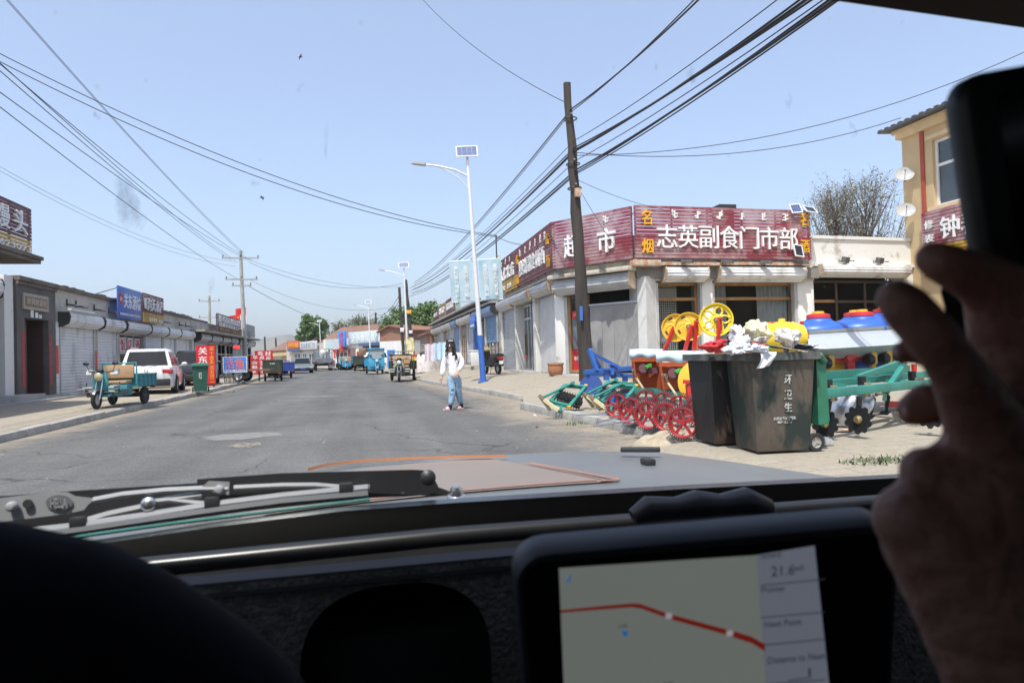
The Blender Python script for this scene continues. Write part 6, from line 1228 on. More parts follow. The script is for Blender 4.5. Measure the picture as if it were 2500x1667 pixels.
# --- two seeders
def seeder(label, x0, x1, ytop, ybot, Z, cl0, cl1, clt, clb, flip=0):
    base = Q(10, (x0+x1)/2, 1500, Z); t, fin = TW('seeder', label, 'seeder', (base.x, base.y, .2), 'orange seeders under pale blue cloth')
    P = lambda x, y, dz=0: Q(10, x, y, Z+dz); d = .75
    b = B(); b.hexa([P(x0+30, ybot, 0), P(x1-20, ybot, 0), P(x1-20, ybot, d), P(x0+30, ybot, d), P(x0, ytop, -.1), P(x1, ytop, -.1), P(x1, ytop, d), P(x0, ytop, d)]); fin(b, 'hopper', orng)
    b = B(); b.beam(P(x0+25, ytop+40, -.14), P(x0+95, ybot+60, -.1), .035, .06); b.beam(P(x1-10, ytop+40, -.14), P(x1-45, ybot+60, -.1), .035, .06); b.beam(P(x0+10, ytop+25, -.15), P(x1, ytop+20, -.15), .03, .08); fin(b, 'hopper_side', orng)
    b = B(); b.cyl(P((x0+x1)/2-40, ytop+150, -.2), P((x0+x1)/2-40, ytop+150, -.05), .09, n=12); b.box(tuple(P((x0+x1)/2+30, ytop+230, -.2)), tuple(P((x0+x1)/2+160, ytop+140, -.1))); fin(b, 'seed_meter', mat('meter_plum', (.14, .06, .075), .5))
    b = B(); b.beam(P((x0+x1)/2, ytop+140, -.24), P((x0+x1)/2+60, ytop+100, -.22), .06, .05); b.cyl(P((x0+x1)/2+70, ytop+130, -.25), P((x0+x1)/2+70, ytop+80, -.25), .02, n=8); fin(b, 'green_handle', mat('handle_green', (.06, .42, .06), .5))
    b = B(); b.box(tuple(P(x0+110, ybot-20, -.16)), tuple(P(x1-70, ybot-60, -.08))); fin(b, 'chute', irblk)
    # cloth draped over the hopper, hanging at the front with uneven hem
    rn = random.Random(int(x0)); ph = [rn.uniform(0, 6) for _ in range(5)]
    def cl(u, v):
        X = cl0+(cl1-cl0)*u; sag = 3*math.sin(u*7+ph[0])+2*math.sin(u*19+ph[1])
        if v < .5: k = v/.5; return P(X, clt-22*(1-k)+sag*.4+10*abs(u-.5), d*(1-k)+.0-.12*k)
        k = (v-.5)/.5; hem = (clb-clt)*(1+.10*math.sin(u*5+ph[2])+.08*math.sin(u*13+ph[3])); return P(X+10*math.sin(v*6+ph[4])*k, clt+sag*.4*(1-k)+hem*k, -.13-.022*math.sin(u*15+ph[1])*k-.05*math.sin(k*3.1))
    b = B(); b.grid(cl, 60, 26); 
    b.grid(lambda u, v: P(cl0+2-6*math.sin(v*8)*v, clt+(clb-clt)*v*.9, d*(1-u)-.12*u), 10, 8); fin(b, 'cloth_cover', mat('pale_cloth', (.46, .60, .68), .85, var=.05, scale=4, bump=.25, bscale=14), angle=60)
    return t, fin, P
s1_, f_1, Pa = seeder('orange seeder under pale blue cloth, left and behind', 250, 680, 1050, 1560, 13.6, 225, 720, 935, 1065)
b = B(); b.beam(Pa(60, 1430, -.4), Pa(330, 1440, -.4), .09, .09); b.beam(Pa(300, 1520, -.3), Pa(900, 1540, -.2), .1, .1); b.beam(Pa(300, 1500, .5), Pa(900, 1500, .5), .1, .1); f_1(b, 'frame', dteal)
for x, y, dz in ((1060, 410, -.2), (1290, 400, -.2)):
    c = Q(9, x, y, 13.2+dz); o = wheel(s1_, c-V(s1_.location), (-.35, -.93, 0), .2, .12, iblue, 5, 'wheel'); b = B(); b.lathe([(0, .035), (.07, .045), (.145, .02), (.15, -.02)], c-V(s1_.location), (-.35, -.93, 0), 24, False); b.obj('hub_disc', iblue, o)
b = B(); b.beam(Pa(285, 1235, -.5), Pa(320, 1340, -.5), .07, .02); b.ring(Pa(285, 1240, -.5), (0, 1, 0), .03, .012, 12, 6); f_1(b, 'lever_plate', brass); b = B(); b.beam(Pa(318, 1335, -.5), Pa(450, 1540, -.5), .06, .035); f_1(b, 'lever', cream)
s2_, f_2, Pb = seeder('orange seeder under pale blue cloth beside the left bin', 645, 1160, 1120, 1560, 12.3, 610, 1330, 960, 1120)
b = B(); b.beam(Pb(300, 1530, .0), Pb(1060, 1580, .0), .1, .1); b.beam(Pb(700, 1590, -.3), Pb(1160, 1590, -.3), .09, .09); f_2(b, 'frame', dteal)
b = B(); b.beam(Pb(735, 1300, -.5), Pb(785, 1410, -.5), .07, .02); b.ring(Pb(755, 1320, -.5), (0, 1, 0), .032, .012, 12, 6); b.ring(Pb(720, 1310, -.48), (0, 1, 0), .028, .012, 12, 6); f_2(b, 'lever_plate', brass); b = B(); b.beam(Pb(785, 1405, -.5), Pb(960, 1660, -.55), .06, .035); f_2(b, 'lever', cream)
# --- yellow disc in red frame
DZ = 10.8; base = Q(10, 1180, 1600, DZ); t, fin = TW('disc_ridger', 'big yellow disc in a red frame half hidden by the left bin', 'disc ridger', (base.x, base.y, .13))
b = B(); c = Q(10, 1280, 1400, DZ); b.lathe([(0, .05), (.2, .035), (.36, 0), (.365, -.012), (.2, .02), (0, .035)], c, (-.45, -.88, .1), 40); fin(b, 'disc', iyel)
b = B(); b.beam(Q(10, 1020, 1395, DZ-.25), Q(10, 1400, 1425, DZ-.1), .05, .06, bev=.004); b.beam(Q(10, 1085, 1430, DZ-.2), Q(10, 1115, 1850, DZ-.2), .07, .06, bev=.004); b.beam(Q(10, 1360, 1430, DZ+.2), Q(10, 1370, 1850, DZ+.2), .06, .06); fin(b, 'frame', ired)
# --- yellow press wheels on red arms
def arm_wheel(label, cx, cy, rpx, Z, m, solid, arm, nrm=(-.35, -.93, .05)):
    c = Q(10, cx, cy, Z); r = rpx*.1658*Z/FPX; n = V(nrm).normalized(); base = Q(10, arm[2], arm[3]+650, Z+.05); t, fin = TW('raised_wheel', label, 'press wheel', (base.x, base.y, max(.15, base.z)), 'yellow wheels raised on red arms')
    b = B(); b.lathe([(r*.92, -.05), (r, -.055), (r*.985, -.03), (r*.985, .03), (r, .055), (r*.92, .05), (r*.9, .02), (r*.9, -.02), (r*.92, -.05)], c, n, 44, False)
    x = n.cross(V((0, 0, 1))).normalized(); y = n.cross(x)
    fr = fin(b, 'rim', m); b = B()
    if solid:
        b.lathe([(.05, .03), (r*.3, .012), (r*.91, .01), (r*.91, -.006), (r*.3, -.004), (.05, .0)], c, n, 40, False)
        for i in range(8):
            pts = []
            for k in range(7): f = k/6; a = 2*math.pi*i/8+.9*f; rr = r*(.28+.45*f); pts.append(c+n*.014+(x*math.cos(a)+y*math.sin(a))*rr)
            b.tube(pts, .007, 5)
        fin(b, 'disc', m)
        for i in range(4): a = 2*math.pi*i/4+.5; d = x*math.cos(a)+y*math.sin(a); b = B(); b.beam(c+d*r*.66-y*0, c+d*r*.8, r*.3, .008, n); fin(b, 'slot', mat('slot_dark', (.07, .05, .03), .8)).location = -V(t.location)+n*.013
    else:
        b.lathe([(.05, .03), (r*.36, .015), (r*.36, -.015), (.05, 0)], c, n, 30, False)
        b.lathe([(r*.76, .012), (r*.91, .012), (r*.91, -.012), (r*.76, -.012), (r*.76, .012)], c, n, 40, False)
        for i in range(5):
            for s in (-1, 1):
                pts = []
                for k in range(7): f = k/6; a = 2*math.pi*i/5+s*(.12+.42*f*f); rr = r*(.32+.5*f); pts.append(c+n*.005+(x*math.cos(a)+y*math.sin(a))*rr)
                b.tube(pts, [.03, .026, .022, .02, .02, .024, .03], 6)
        fin(b, 'spokes', m)
    b = B(); b.lathe([(0, .07), (.03, .07), (.045, .05), (.045, -.04)], c, n, 14); fin(b, 'hub', brass)
    b = B(); p0, p1 = Q(10, arm[0], arm[1], Z-.1), Q(10, arm[2], arm[3], Z-.05); p1 = p1+(p1-p0)*1.15; b.beam(p0, p1, .07, .05, (0, 1, 0), .004); b.cyl(p0+V((0, -.05, -.03)), c, .02, n=8); fin(b, 'arm', ired)
arm_wheel('orange yellow ribbed wheel on red arm, leftmost of three', 900, 605, 205, 13.4, iyel, True, (880, 590, 770, 860)); arm_wheel('orange yellow ribbed wheel on red arm, middle of three overlapping', 1090, 585, 210, 13.0, iyel, True, (1140, 560, 1065, 840)); arm_wheel('bright yellow open spoked wheel on red arm, largest of three', 1495, 485, 245, 12.6, byel, False, (1555, 450, 1525, 790))
b = B(); b.beam(Q(10, 1205, 500, 12.9), Q(10, 1165, 1000, 12.95), .07, .05); b.cyl(Q(10, 1200, 515, 12.85), Q(10, 1250, 510, 12.8), .02, n=8); tag(b.obj('steel_strut', ired), 'red steel strut standing alone between the yellow wheels', 'steel strut')
# --- planter with grey trough and blue tanks
TZ0, TZ1 = 10.2, 11.2
def Tt(x, y, dz=0): return Q(11, x, y, TZ0+(TZ1-TZ0)*(x-440)/1700+dz)
base = Tt(1100, 1500); t, fin = TW('planter', 'large planter with long pale grey trough and blue red-capped tanks behind the bins', 'planter', (base.x, base.y, .15))
pg_ = mat('trough_grey', (.40, .43, .455), .35, var=.04, spec=.6); b = B()
X0, X1 = 440, 2400; sl_ = lambda x: -.062*(x-440)
pr = [(310, 0), (385, -.06), (570, -.32), (720, .05), (735, .45), (300, .5)]
b.loft([[Tt(x, y+sl_(x), dz) for y, dz in pr] for x in (X0, X1)]); fin(b, 'trough', pg_, angle=12)
b = B(); b.beam(Tt(X0, 308, -.01), Tt(X1, 308+sl_(X1), -.01), .03, .05); fin(b, 'trough_lip', mat('lip_grey', (.25, .26, .26), .5))
b = B(); b.prism([(200, 310), (460, 310), (440, 370), (490, 430), (485, 510), (330, 560), (240, 430)], lambda x, y, w: Tt(x, y, -.08+w), .02); fin(b, 'end_plate', mat('plate_orange', (.5, .09, .03), .45))
tblu = mat('tank_blue', (.03, .115, .46), .4, var=.1, spec=.6); tred = mat('tank_red', (.60, .03, .035), .4, var=.04)
for i, (cx, cy, w_) in enumerate(((590, 90, 1.0), (1130, 65, .9), (1230, 60, 1.0), (1560, 10, .8))):
    dz = (.55, .95, .5, 1.0)[i]; c = Tt(cx, cy, dz); k = .115*w_*1.55; o_ = V(t.location)
    b = B(); b.ball(c-V((0, 0, .225)), (.50, .40, .185), 28, 12); b.lathe([(.27, -.13), (.22, -.09), (.2, -.04), (.17, -.02), (.17, .02)], c, n=28); tk = fin(b, 'tank', tblu)
    b = B(); b.lathe([(.0, -.025), (.165, -.025), (.178, -.01), (.172, .045), (.1, .06), (0, .062)], c, n=32); b.obj('lid', tred, tk); b = B(); b.lathe([(.0, .06), (.09, .062), (.085, .095), (.0, .1)], c, n=24); b.obj('cap', iyel, tk)
b = B(); c = Tt(60, 400, .3); b.lathe([(.05, -.45), (.22, -.4), (.25, -.2), (.235, -.17), (.25, -.14), (.25, .1), (.235, .13), (.25, .16), (.2, .3), (.05, .33)], c, (1, -.2, 0), 30); b.lathe([(.06, .2), (.05, .3)], c, n=12); fin(b, 'yellow_drum', mat('drum_yellow', (.76, .52, .03), .35, var=.04, spec=.6))
b = B(); b.lathe([(.0, .0), (.07, .0), (.065, .06), (0, .06)], Tt(-105, 215, .4), n=18); fin(b, 'drum_cap', tred); b = B(); b.lathe([(.0, .0), (.02, .0), (.03, .03), (.03, .05), (0, .05)], Tt(350, 195, .3), n=12); fin(b, 'red_valve', tred)
b = B(); b.beam(Tt(800, 725, .1), Tt(2300, 640, .1), .06, .05); b.beam(Tt(1060, 735, .1), Tt(1070, 930, .1), .13, .05); b.box(tuple(Tt(980, 930, .05)), tuple(Tt(1110, 860, .1))); b.beam(Tt(1010, 710, -.05), Tt(1130, 620, -.05), .05, .09); fin(b, 'red_frame', ired)
for x, y in ((760, 740), (1390, 690), (1610, 670), (1850, 650)):
    b = B(); c = Tt(x, y, -.1); b.box(tuple(c+V((-.05, -.05, -.1))), tuple(c+V((.055, .05, .1))), .02); b.beam(c+V((0, 0, -.1)), c+V((-.03, 0, -.27)), .08, .06, taper=.6); m_ = fin(b, 'metering_unit', mat('amber', (.55, .32, .04), .4)); b = B(); b.lathe([(.085, 0), (.09, .05), (.07, .11), (0, .11)], c+V((-.05, -.02, -.02)), (-1, -.25, 0), 14); b.obj('black_wheel', irblk, m_)
b = B(); b.lathe([(0, .04), (.2, .03), (.3, 0), (0, .0)], Tt(690, 830, .5), (-.3, -.95, .1), 36); fin(b, 'yellow_disc', iyel)
for x, y in ((1220, 800), (1500, 800)): b = B(); b.lathe([(0, .06), (.14, .04), (.24, 0), (.24, -.01), (.13, .03), (0, .045)], Tt(x, y, .4), (-.2, -.97, .25), 36); fin(b, 'blue_disc', tblu)
b = B(); b.beam(Tt(560, 935, .2), Tt(920, 905, .2), .06, .06); b.beam(Tt(600, 880, .6), Tt(1100, 860, .6), .2, .3); fin(b, 'blue_beam', iblue)
for s in (700, 2100): b = B(); b.beam(Tt(s, 930, .5), V((Tt(s, 930, .5).x, Tt(s, 930, .5).y, .17)), .07, .07); fin(b, 'support', ired)
b = B(); b.beam(Tt(2000, 780, -.4), Tt(2010, 1450, -.4), .06, .05); b.beam(Tt(1600, 1360, .4), Tt(2200, 1400, .2), .1, .1); fin(b, 'red_post', ired)
# --- teal cultivator
def Ct(x, y, dz=0): return Q(11, x, y, 7.95+.0011*(x-600)+dz)
base = Ct(1100, 1500); t, fin = TW('cultivator', 'teal disc cultivator with notched black discs right of the bins', 'cultivator', (base.x, base.y, .14))
b = B(); b.beam(Ct(300, 1245), Ct(2500, 1030), .1, .105, bev=.004); b.beam(Ct(560, 1080, .75), Ct(2300, 915, .75), .09, .09); b.beam(Ct(400, 990, 1.5), Ct(1900, 870, 1.6), .09, .16)
for x in (420, 1330, 1820): b.beam(Ct(x, 1235-.098*(x-300)+0, .05), Ct(x-60, 1030-.09*(x-300)+20, 1.4), .08, .08)
b.beam(Ct(620, 1070, .6), Ct(1000, 1110, .1), .05, .06); b.beam(Ct(1330, 1000, .7), Ct(1900, 1040, .1), .05, .05); fin(b, 'frame', dteal)
b = B(); b.beam(Ct(1180, 970, .3), Ct(1760, 760, .5), .07, .06); b.beam(Ct(1580, 1190, -.1), Ct(1850, 790, .4), .07, .06); b.prism([(1460, 1095), (1600, 1190), (1600, 1310), (1560, 1330), (1530, 1310), (1540, 1210)], lambda x, y, w: Ct(x, y, -.12+w), .02); b.beam(Ct(1170, 940, .3), Ct(1165, 1010, .3), .08, .06); fin(b, 'hitch_bracing', dteal)
b = B(); b.cyl(Ct(1440, 1225, -.15), Ct(1550, 1215, -.15), .014, n=10); b.cyl(Ct(1440, 1228, -.15), Ct(1452, 1227, -.15), .022, n=10); fin(b, 'hitch_pin', brass)
for x, y in ((815, 1205), (1310, 1155), (2050, 1075)):
    b = B(); c = Ct(x, y, -.065); b.box(tuple(c+V((-.045, -.008, -.095))), tuple(c+V((.045, .0, .095))), .003)
    for dx in (-.03, .03):
        for dz in (-.075, .075): b.cyl(c+V((dx, -.02, dz)), c+V((dx, .0, dz)), .014, n=8)
    fin(b, 'clamp_plate', brass); b = B(); c = Ct(x-80, y-140, .1); b.box(tuple(c+V((-.035, -.035, -.08))), tuple(c+V((.035, .035, .05)))); fin(b, 'shank_head', irblk)
for x, y in ((820, 1040), (900, 1040)):
    b = B(); c = Ct(x, y, .7); b.tube([c+V((-.02, 0, -.05)), c+V((-.02, 0, .01)), c+V((.0, 0, .03)), c+V((.02, 0, .01)), c+V((.02, 0, -.05))], .007, 6); fin(b, 'u_bolt', steelg)
def notched(c, n, r, par_fin):
    n = V(n).normalized(); x = n.cross(V((0, 0, 1))).normalized(); y = n.cross(x); pts = []
    for i in range(60):
        a = 2*math.pi*i/60; k = (i % 6); rr = r*(.82 if k == 0 else .9 if k in (1, 5) else 1); pts.append((rr*math.cos(a), rr*math.sin(a)))
    b = B(); b.prism(pts, lambda u, v, w: c+x*u+y*v+n*(w-.1*(r-math.hypot(u, v))), .006); d = par_fin(b, 'notched_disc', irblk); b = B(); b.lathe([(0, .05), (.03, .05), (.045, .03), (.055, .0)], c, n, 14); b.obj('hub_bolt', mat('brass_bolt', (.5, .4, .2), .35, .8), d); return d
for kx, ky, top in ((1250, 1100, (1290, 870)), (1550, 1062, (1560, 850)), (2210, 1010, (2250, 820))):
    c = at(*q(7, kx, ky), 8.15); dd = notched(c, (-.93, -.33, .12), .175, fin); p = at(*q(7, *top), 8.2); b = B(); b.beam(p, c+V((.05, .05, .0)), .06, .035, taper=.7); fin(b, 'shank', irblk)
for x0, y0, x1, y1 in ((1300, 1260, 1420, 1560), (1500, 1250, 1650, 1500)):
    b = B(); p0, p1 = Ct(x0, y0-150, .8), Ct(x1-60, y1-30, .8); b.tube([p0, p0.lerp(p1, .5)+V((.09, 0, .02)), p1], [.03, .028, .02], 8); b.beam(p1, p1+V((-.14, -.1, -.03)), .12, .015); fin(b, 'tine', irblk)
for x, y in ((930, 1400), (1130, 1320)):
    b = B(); c = Ct(x, y, .9); b.lathe([(0, .05), (.17, .03), (.24, -.02), (.23, -.03), (0, .03)], c, (-.75, -.6, .25), 32); fin(b, 'polished_disc', mat('disc_steel', (.45, .46, .5), .25, .7))
p = gp(*q(7, 1220, 1295), .13); o = T('rubble', 'broken grey concrete lump by the bin wheel', 'rubble', p); b = B(); rn = random.Random(6); b.hexa([(-.13, -.06, 0), (.12, -.07, 0), (.14, .06, 0), (-.11, .07, 0), (-.1, -.05, .1), (.1, -.06, .07), (.09, .05, .09), (-.09, .05, .11)], .015); b.obj('lump', mat('rubble_grey', (.3, .3, .3), .9, scale=16, var=.4, bump=.6), o)
p = gp(*q(7, 1410, 1165), .14); o = T('rusty_plate', 'rusty share blade lying on the ground under the discs', 'blade', p); b = B(); b.hexa([(-.16, -.03, .01), (.05, -.1, .01), (.18, .05, .01), (-.02, .08, .01), (-.16, -.03, .018), (.05, -.1, .018), (.18, .05, .018), (-.02, .08, .03)]); b.obj('blade', rust, o)
# --- weeds and litter
b = B(); rn = random.Random(12); c0 = gp(2150, 1128, .12)
for i in range(230):
    a, rr = rn.uniform(0, 6.28), rn.random()**.7; c = c0+V((rr*.42*math.cos(a), rr*.22*math.sin(a), gR(c0.x, c0.y)-.12+.0)); l = rn.uniform(.02, .06); h = rn.uniform(0, 6.28); d_ = V((math.cos(h)*l, math.sin(h)*l, l*rn.uniform(.3, 1.2))); s_ = V((-math.sin(h), math.cos(h), 0))*.008; b.poly([c-s_, c+s_, c+d_*.6+s_*.7, c+d_])
for cx, cy in ((1405, 1035), (1450, 975), (1000, 935), (470, 970), (560, 957)):
    c1 = gp(cx, cy, .05)
    for i in range(60): c = c1+V((rn.uniform(-.2, .2), rn.uniform(-.2, .2), 0)); l = rn.uniform(.02, .06); h = rn.uniform(0, 6.28); d_ = V((math.cos(h)*l, math.sin(h)*l, l)); s_ = V((-math.sin(h), math.cos(h), 0))*.008; b.poly([c-s_, c+s_, c+d_])
tag(b.obj('weeds', mat('weed_green', (.07, .14, .03), .8, scale=5, var=.3)), 'low green weeds at kerbs and beside the yard', 'weeds', kind='stuff')
b = B()
for i in range(700):
    if i < 420: y = rn.uniform(6, 24); x = krx(y)-abs(rn.gauss(0, .55))
    else: y = rn.uniform(5, 18); x = rn.uniform(-5.6, 9); 
    z = gR(x, y) if x > krx(y)+.15 else .004
    if krx(y)-.02 < x <= krx(y)+.15: continue
    s = rn.uniform(.004, .014) if i < 690 else rn.uniform(.015, .03); c = V((x, y, z)); h = rn.uniform(0, 3); b.hexa([c+V((s*math.cos(h+k)*1.2, s*math.sin(h+k), 0)) for k in (0, 1.5, 3.1, 4.7)]+[c+V((s*.6*math.cos(h+k), s*.6*math.sin(h+k), s*.8)) for k in (0, 1.5, 3.1, 4.7)])
tag(b.obj('gravel', mat('gravel', (.27, .25, .21), .9, scale=30, var=.4)), 'loose stones and grit scattered along the right kerb', 'gravel', kind='stuff')
# ================================================================== BINS AND RUBBISH
def bin_mat(name, base, patch, k, sd):
    m = mat(name, base, .6, scale=2.1, c2=patch, k=k, soft=.10, var=.35, bump=.15, bscale=20, detail=7, streak=.5); return m
def big_bin(label, corner, ang, m, hh=1.0, wd=.62, dp=.72, mlid=None):
    t = T('wheelie_bin', label, 'wheelie bin', corner, ang, 'two grimy overfilled wheelie bins')
    def ring(s, z, e=0): cx, cy = wd/2, dp/2; return [(cx+(x-.5)*wd*s+math.copysign(e, x-.5), cy+(y-.5)*dp*s+math.copysign(e, y-.5), z) for x, y in ((0, 0), (.06, -.0), (.94, -.0), (1, 0), (1, 1), (.94, 1), (.06, 1), (0, 1))]
    b = B(); b.loft([ring(.80, .03), ring(.83, .06), ring(.86, .22), ring(.99, hh*.90), ring(1.0, hh*.93)]); b.obj('body', m, t, angle=30)
    b = B(); b.loft([ring(1.0, hh*.925, .015), ring(1.0, hh*.93, .045), ring(1.0, hh, .045), ring(1.0, hh, -.02), ring(.96, hh*.95, -.03)], cap=False); b.loft([ring(.96, hh*.951, -.03), ring(.5, hh*.952, 0)]); b.obj('rim', mat('bin_rim', (.055, .06, .058), .6, scale=5, c2=(.16, .15, .13), k=.42, soft=.2, var=.3), t)
    b = B()
    for z in (.3, .52):
        for x in (.06, .50): b.box((x, .068-.1*z*.5, z), (x+.16, .07-.1*z*.5+.02, z+.012)); b.box((x, .068-.1*z*.5, z+.03), (x+.16, .07-.1*z*.5+.02, z+.042))
    b.obj('ribs', m, t)
    return t
cn = gp(*q(7, 650, 1385), .125); cl_, cr_ = gp(*q(7, 480, 1350), .125), gp(*q(7, 1055, 1345), .125); dr = (cr_-cn).normalized(); ang = math.atan2(dr.y, dr.x)-R(14)
bm1 = bin_mat('bin_grime', (.012, .021, .017), (.085, .067, .05), .50, 1); bm2 = bin_mat('bin_grime_dark', (.011, .012, .012), (.075, .045, .032), .42, 2)
B1 = big_bin('nearest grimy green bin with faded white characters, heaped with rubbish', tuple(cn+V((-.075, -.03, 0))), ang, bm1, 1.06, .70, .60)
for ch, y in (('环', .78), ('卫', .62), ('生', .49)):
    b = B(); b.text(ch, Matrix.Translation((.40, .3*(1-(.86+.13*(y-.22)/.735))-.008, y)) @ Matrix.Rotation(R(93.5), 4, 'X'), .085, .095, .002); b.obj('character', mat('faded_white', (.5, .5, .48), .7, scale=20, c2=(.06, .07, .06), k=.44, soft=.1), B1)
for tx, y, w_, h_ in (('太原雅洁环卫服务', .375, .25, .035), ('400-6357', .335, .17, .03)):
    b = B(); b.text(tx, Matrix.Translation((.36, .3*(1-(.86+.13*(y-.22)/.735))-.008, y)) @ Matrix.Rotation(R(93.5), 4, 'X'), w_, h_, .002); b.obj('lettering', MATS['faded_white'], B1)
o = wheel(B1, (.73, .09, .10), (.12, -1, 0), .1, .055, mat('hub_grey', (.3, .28, .25), .7), 3); b = B(); b.cyl((.62, .12, .10), (.73, .12, .10), .012, n=8); b.obj('axle', irblk, B1)
lm = mat('bin_lid_green', (.02, .14, .08), .4, var=.2, scale=4); b = B()
b.loft([[(.78+dx, .1+dy, z) for dx, dy in ((0, 0), (.09+e, .02), (.09+e, .55), (0, .55))] for z, e in ((.28, .03), (.32, .05), (.95, .03), (1.02, .0))]); b.tube([(.72, .08, 1.0), (.80, .06, 1.02), (.87, .1, .95)], .035, 8); b.obj('open_lid', lm, B1)
c2_ = gp(*q(7, 400, 1320), .125); B2 = big_bin('dark soot-stained bin tucked behind the nearest bin at left', (c2_.x-.17, c2_.y+.10, .125), ang+R(3), bm2, 1.06, .62, .62)
# rubbish on the bins: each crumpled piece a thing
def crumple(label, kx, ky, w_, h_, m, Z=7.45, seed=1, cat='rubbish', name='rubbish_bag', sharp=.35, dpt=.22, tilt=0, k=7):
    c = at(*q(k, kx, ky), Z); t = T(name, label, cat, c, 0, 'rubbish heaped on the bins'); rn = random.Random(seed); W_, H_ = w_*.2678*Z/FPX/2, h_*.2678*Z/FPX/2
    from mathutils import noise as nz_
    sd = V((seed*7.3, seed*3.1, seed)); b = B()
    pl = [(V((rn.gauss(0, 1), rn.gauss(0, 1), rn.gauss(0, 1))).normalized(), rn.uniform(.5, .95)) for _ in range(26)]
    def f(u, v):
        a, th = u*6.28318, v*math.pi; d = V((math.sin(th)*math.cos(a), math.sin(th)*math.sin(a), math.cos(th)))
        r = min([1.15]+[o_/max(.05, d.dot(p_)) for p_, o_ in pl]); n1 = nz_.noise(d*2.1+sd); n2 = abs(nz_.noise(d*4.5+sd)); r *= 1.12+.5*n1-.30*n2+.05*nz_.noise(d*8+sd)
        x, z = d.x*W_*r*1.15, d.z*H_*r*1.15; ct, st = math.cos(tilt), math.sin(tilt); return (x*ct-z*st, d.y*dpt*r, x*st+z*ct)
    b.grid(f, 56, 30); b.obj('crumpled_sheet', m, t, angle=18); return t
pw_ = mat('bag_white', (.56, .565, .59), .5, var=.05, scale=6); crm = mat('bag_cream', (.64, .60, .40), .55, var=.08, scale=5, c2=(.45, .40, .24), k=.4); clr = mat('bag_clear', (.55, .53, .51), .25, var=.12, scale=7, spec=.8)
crumple('crumpled red cloth on the rim of the left bin', 230, 395, 240, 110, mat('cloth_red', (.50, .03, .035), .6, var=.15), 7.5, 21, name='red_cloth')
crumple('white plastic bag sagging over the front of the bins', 450, 400, 270, 150, pw_, 7.2, 2, tilt=.35); crumple('large cream paper bag standing up in the rubbish', 605, 255, 280, 250, crm, 7.5, 4); crumple('greyish white sheet leaning behind the cream bag', 450, 280, 130, 190, mat('sheet_grey', (.58, .55, .56), .6), 7.6, 5)
crumple('crumpled clear plastic at the right of the rubbish heap', 920, 320, 170, 210, clr, 7.5, 6); crumple('small white bag at the right end of the heap', 1080, 405, 170, 70, pw_, 7.4, 8); crumple('small clear wrapper ball in the middle of the heap', 640, 335, 140, 70, clr, 7.3, 9); crumple('blue printed white carton flap on the bin front', 590, 415, 190, 80, mat('print_white', (.62, .66, .70), .5, scale=3, c2=(.1, .3, .6), k=.36), 7.1, 10); crumple('dark scrunched wrapper at the right rim', 1040, 395, 90, 50, blackp, 7.35, 12); crumple('small green wrapper on the rim of the near bin', 665, 415, 40, 60, mat('wrapper_green', (.06, .25, .07), .5), 7.05, 31); crumple('small pink and red wrapper in the middle of the rubbish', 600, 385, 90, 40, mat('wrapper_pink', (.55, .12, .14), .5), 7.2, 33); crumple('brown refuse between the bags', 540, 375, 220, 70, mat('refuse_brown', (.26, .19, .12), .9, var=.4, scale=14), 7.3, 14)
for i, (x0, y0, x1, y1, m, lab) in enumerate(((520, 345, 950, 420, mat('cardboard_pale', (.50, .44, .34), .85), 'pale flat cardboard sheet on top of the bins'), (640, 385, 1000, 430, mat('cardboard', (.34, .26, .17), .85), 'brown flat cardboard under the pale sheet'), (700, 400, 1070, 440, MATS['cardboard_pale'], 'lowest pale cardboard sheet at the right rim'))):
    a, c = at(*q(7, x0, y0), 7.5), at(*q(7, x1, y1), 7.0); b = B(); d = V((.1, .35, .02)); n = V((0, 0, .008)); b.hexa([a, c, c+d, a+d, a+n, c+n, c+d+n, a+d+n]); tag(b.obj('cardboard_sheet', m), lab, 'cardboard', 'rubbish heaped on the bins')
t = T('paper_sheet', 'big white paper sheet hanging down the front of the near bin', 'paper', at(*q(7, 700, 440), 6.98), 0, 'rubbish heaped on the bins'); o_ = V(t.location); b = B()
A0, A1, A2, A3 = [at(*q(7, x, y), z)-o_ for x, y, z in ((655, 440, 6.98), (800, 445, 7.02), (745, 570, 6.93), (625, 600, 6.9))]
b.grid(lambda u, v: (A0.lerp(A1, u)).lerp(A3.lerp(A2, u), v)+V((0, -.03*math.sin(v*3.1)-.015*math.sin(u*8+v*4), 0)), 14, 14); b.obj('sheet', pw_, t, angle=25)
b = B(); b.poly([at(*q(9, 10, 640), 11.3), at(*q(9, 60, 640), 11.4), at(*q(9, 45, 620), 11.6), at(*q(9, 15, 622), 11.6)]); tag(b.obj('paper_scrap', pw_), 'small white paper scrap on the road below the kerb', 'paper scrap')
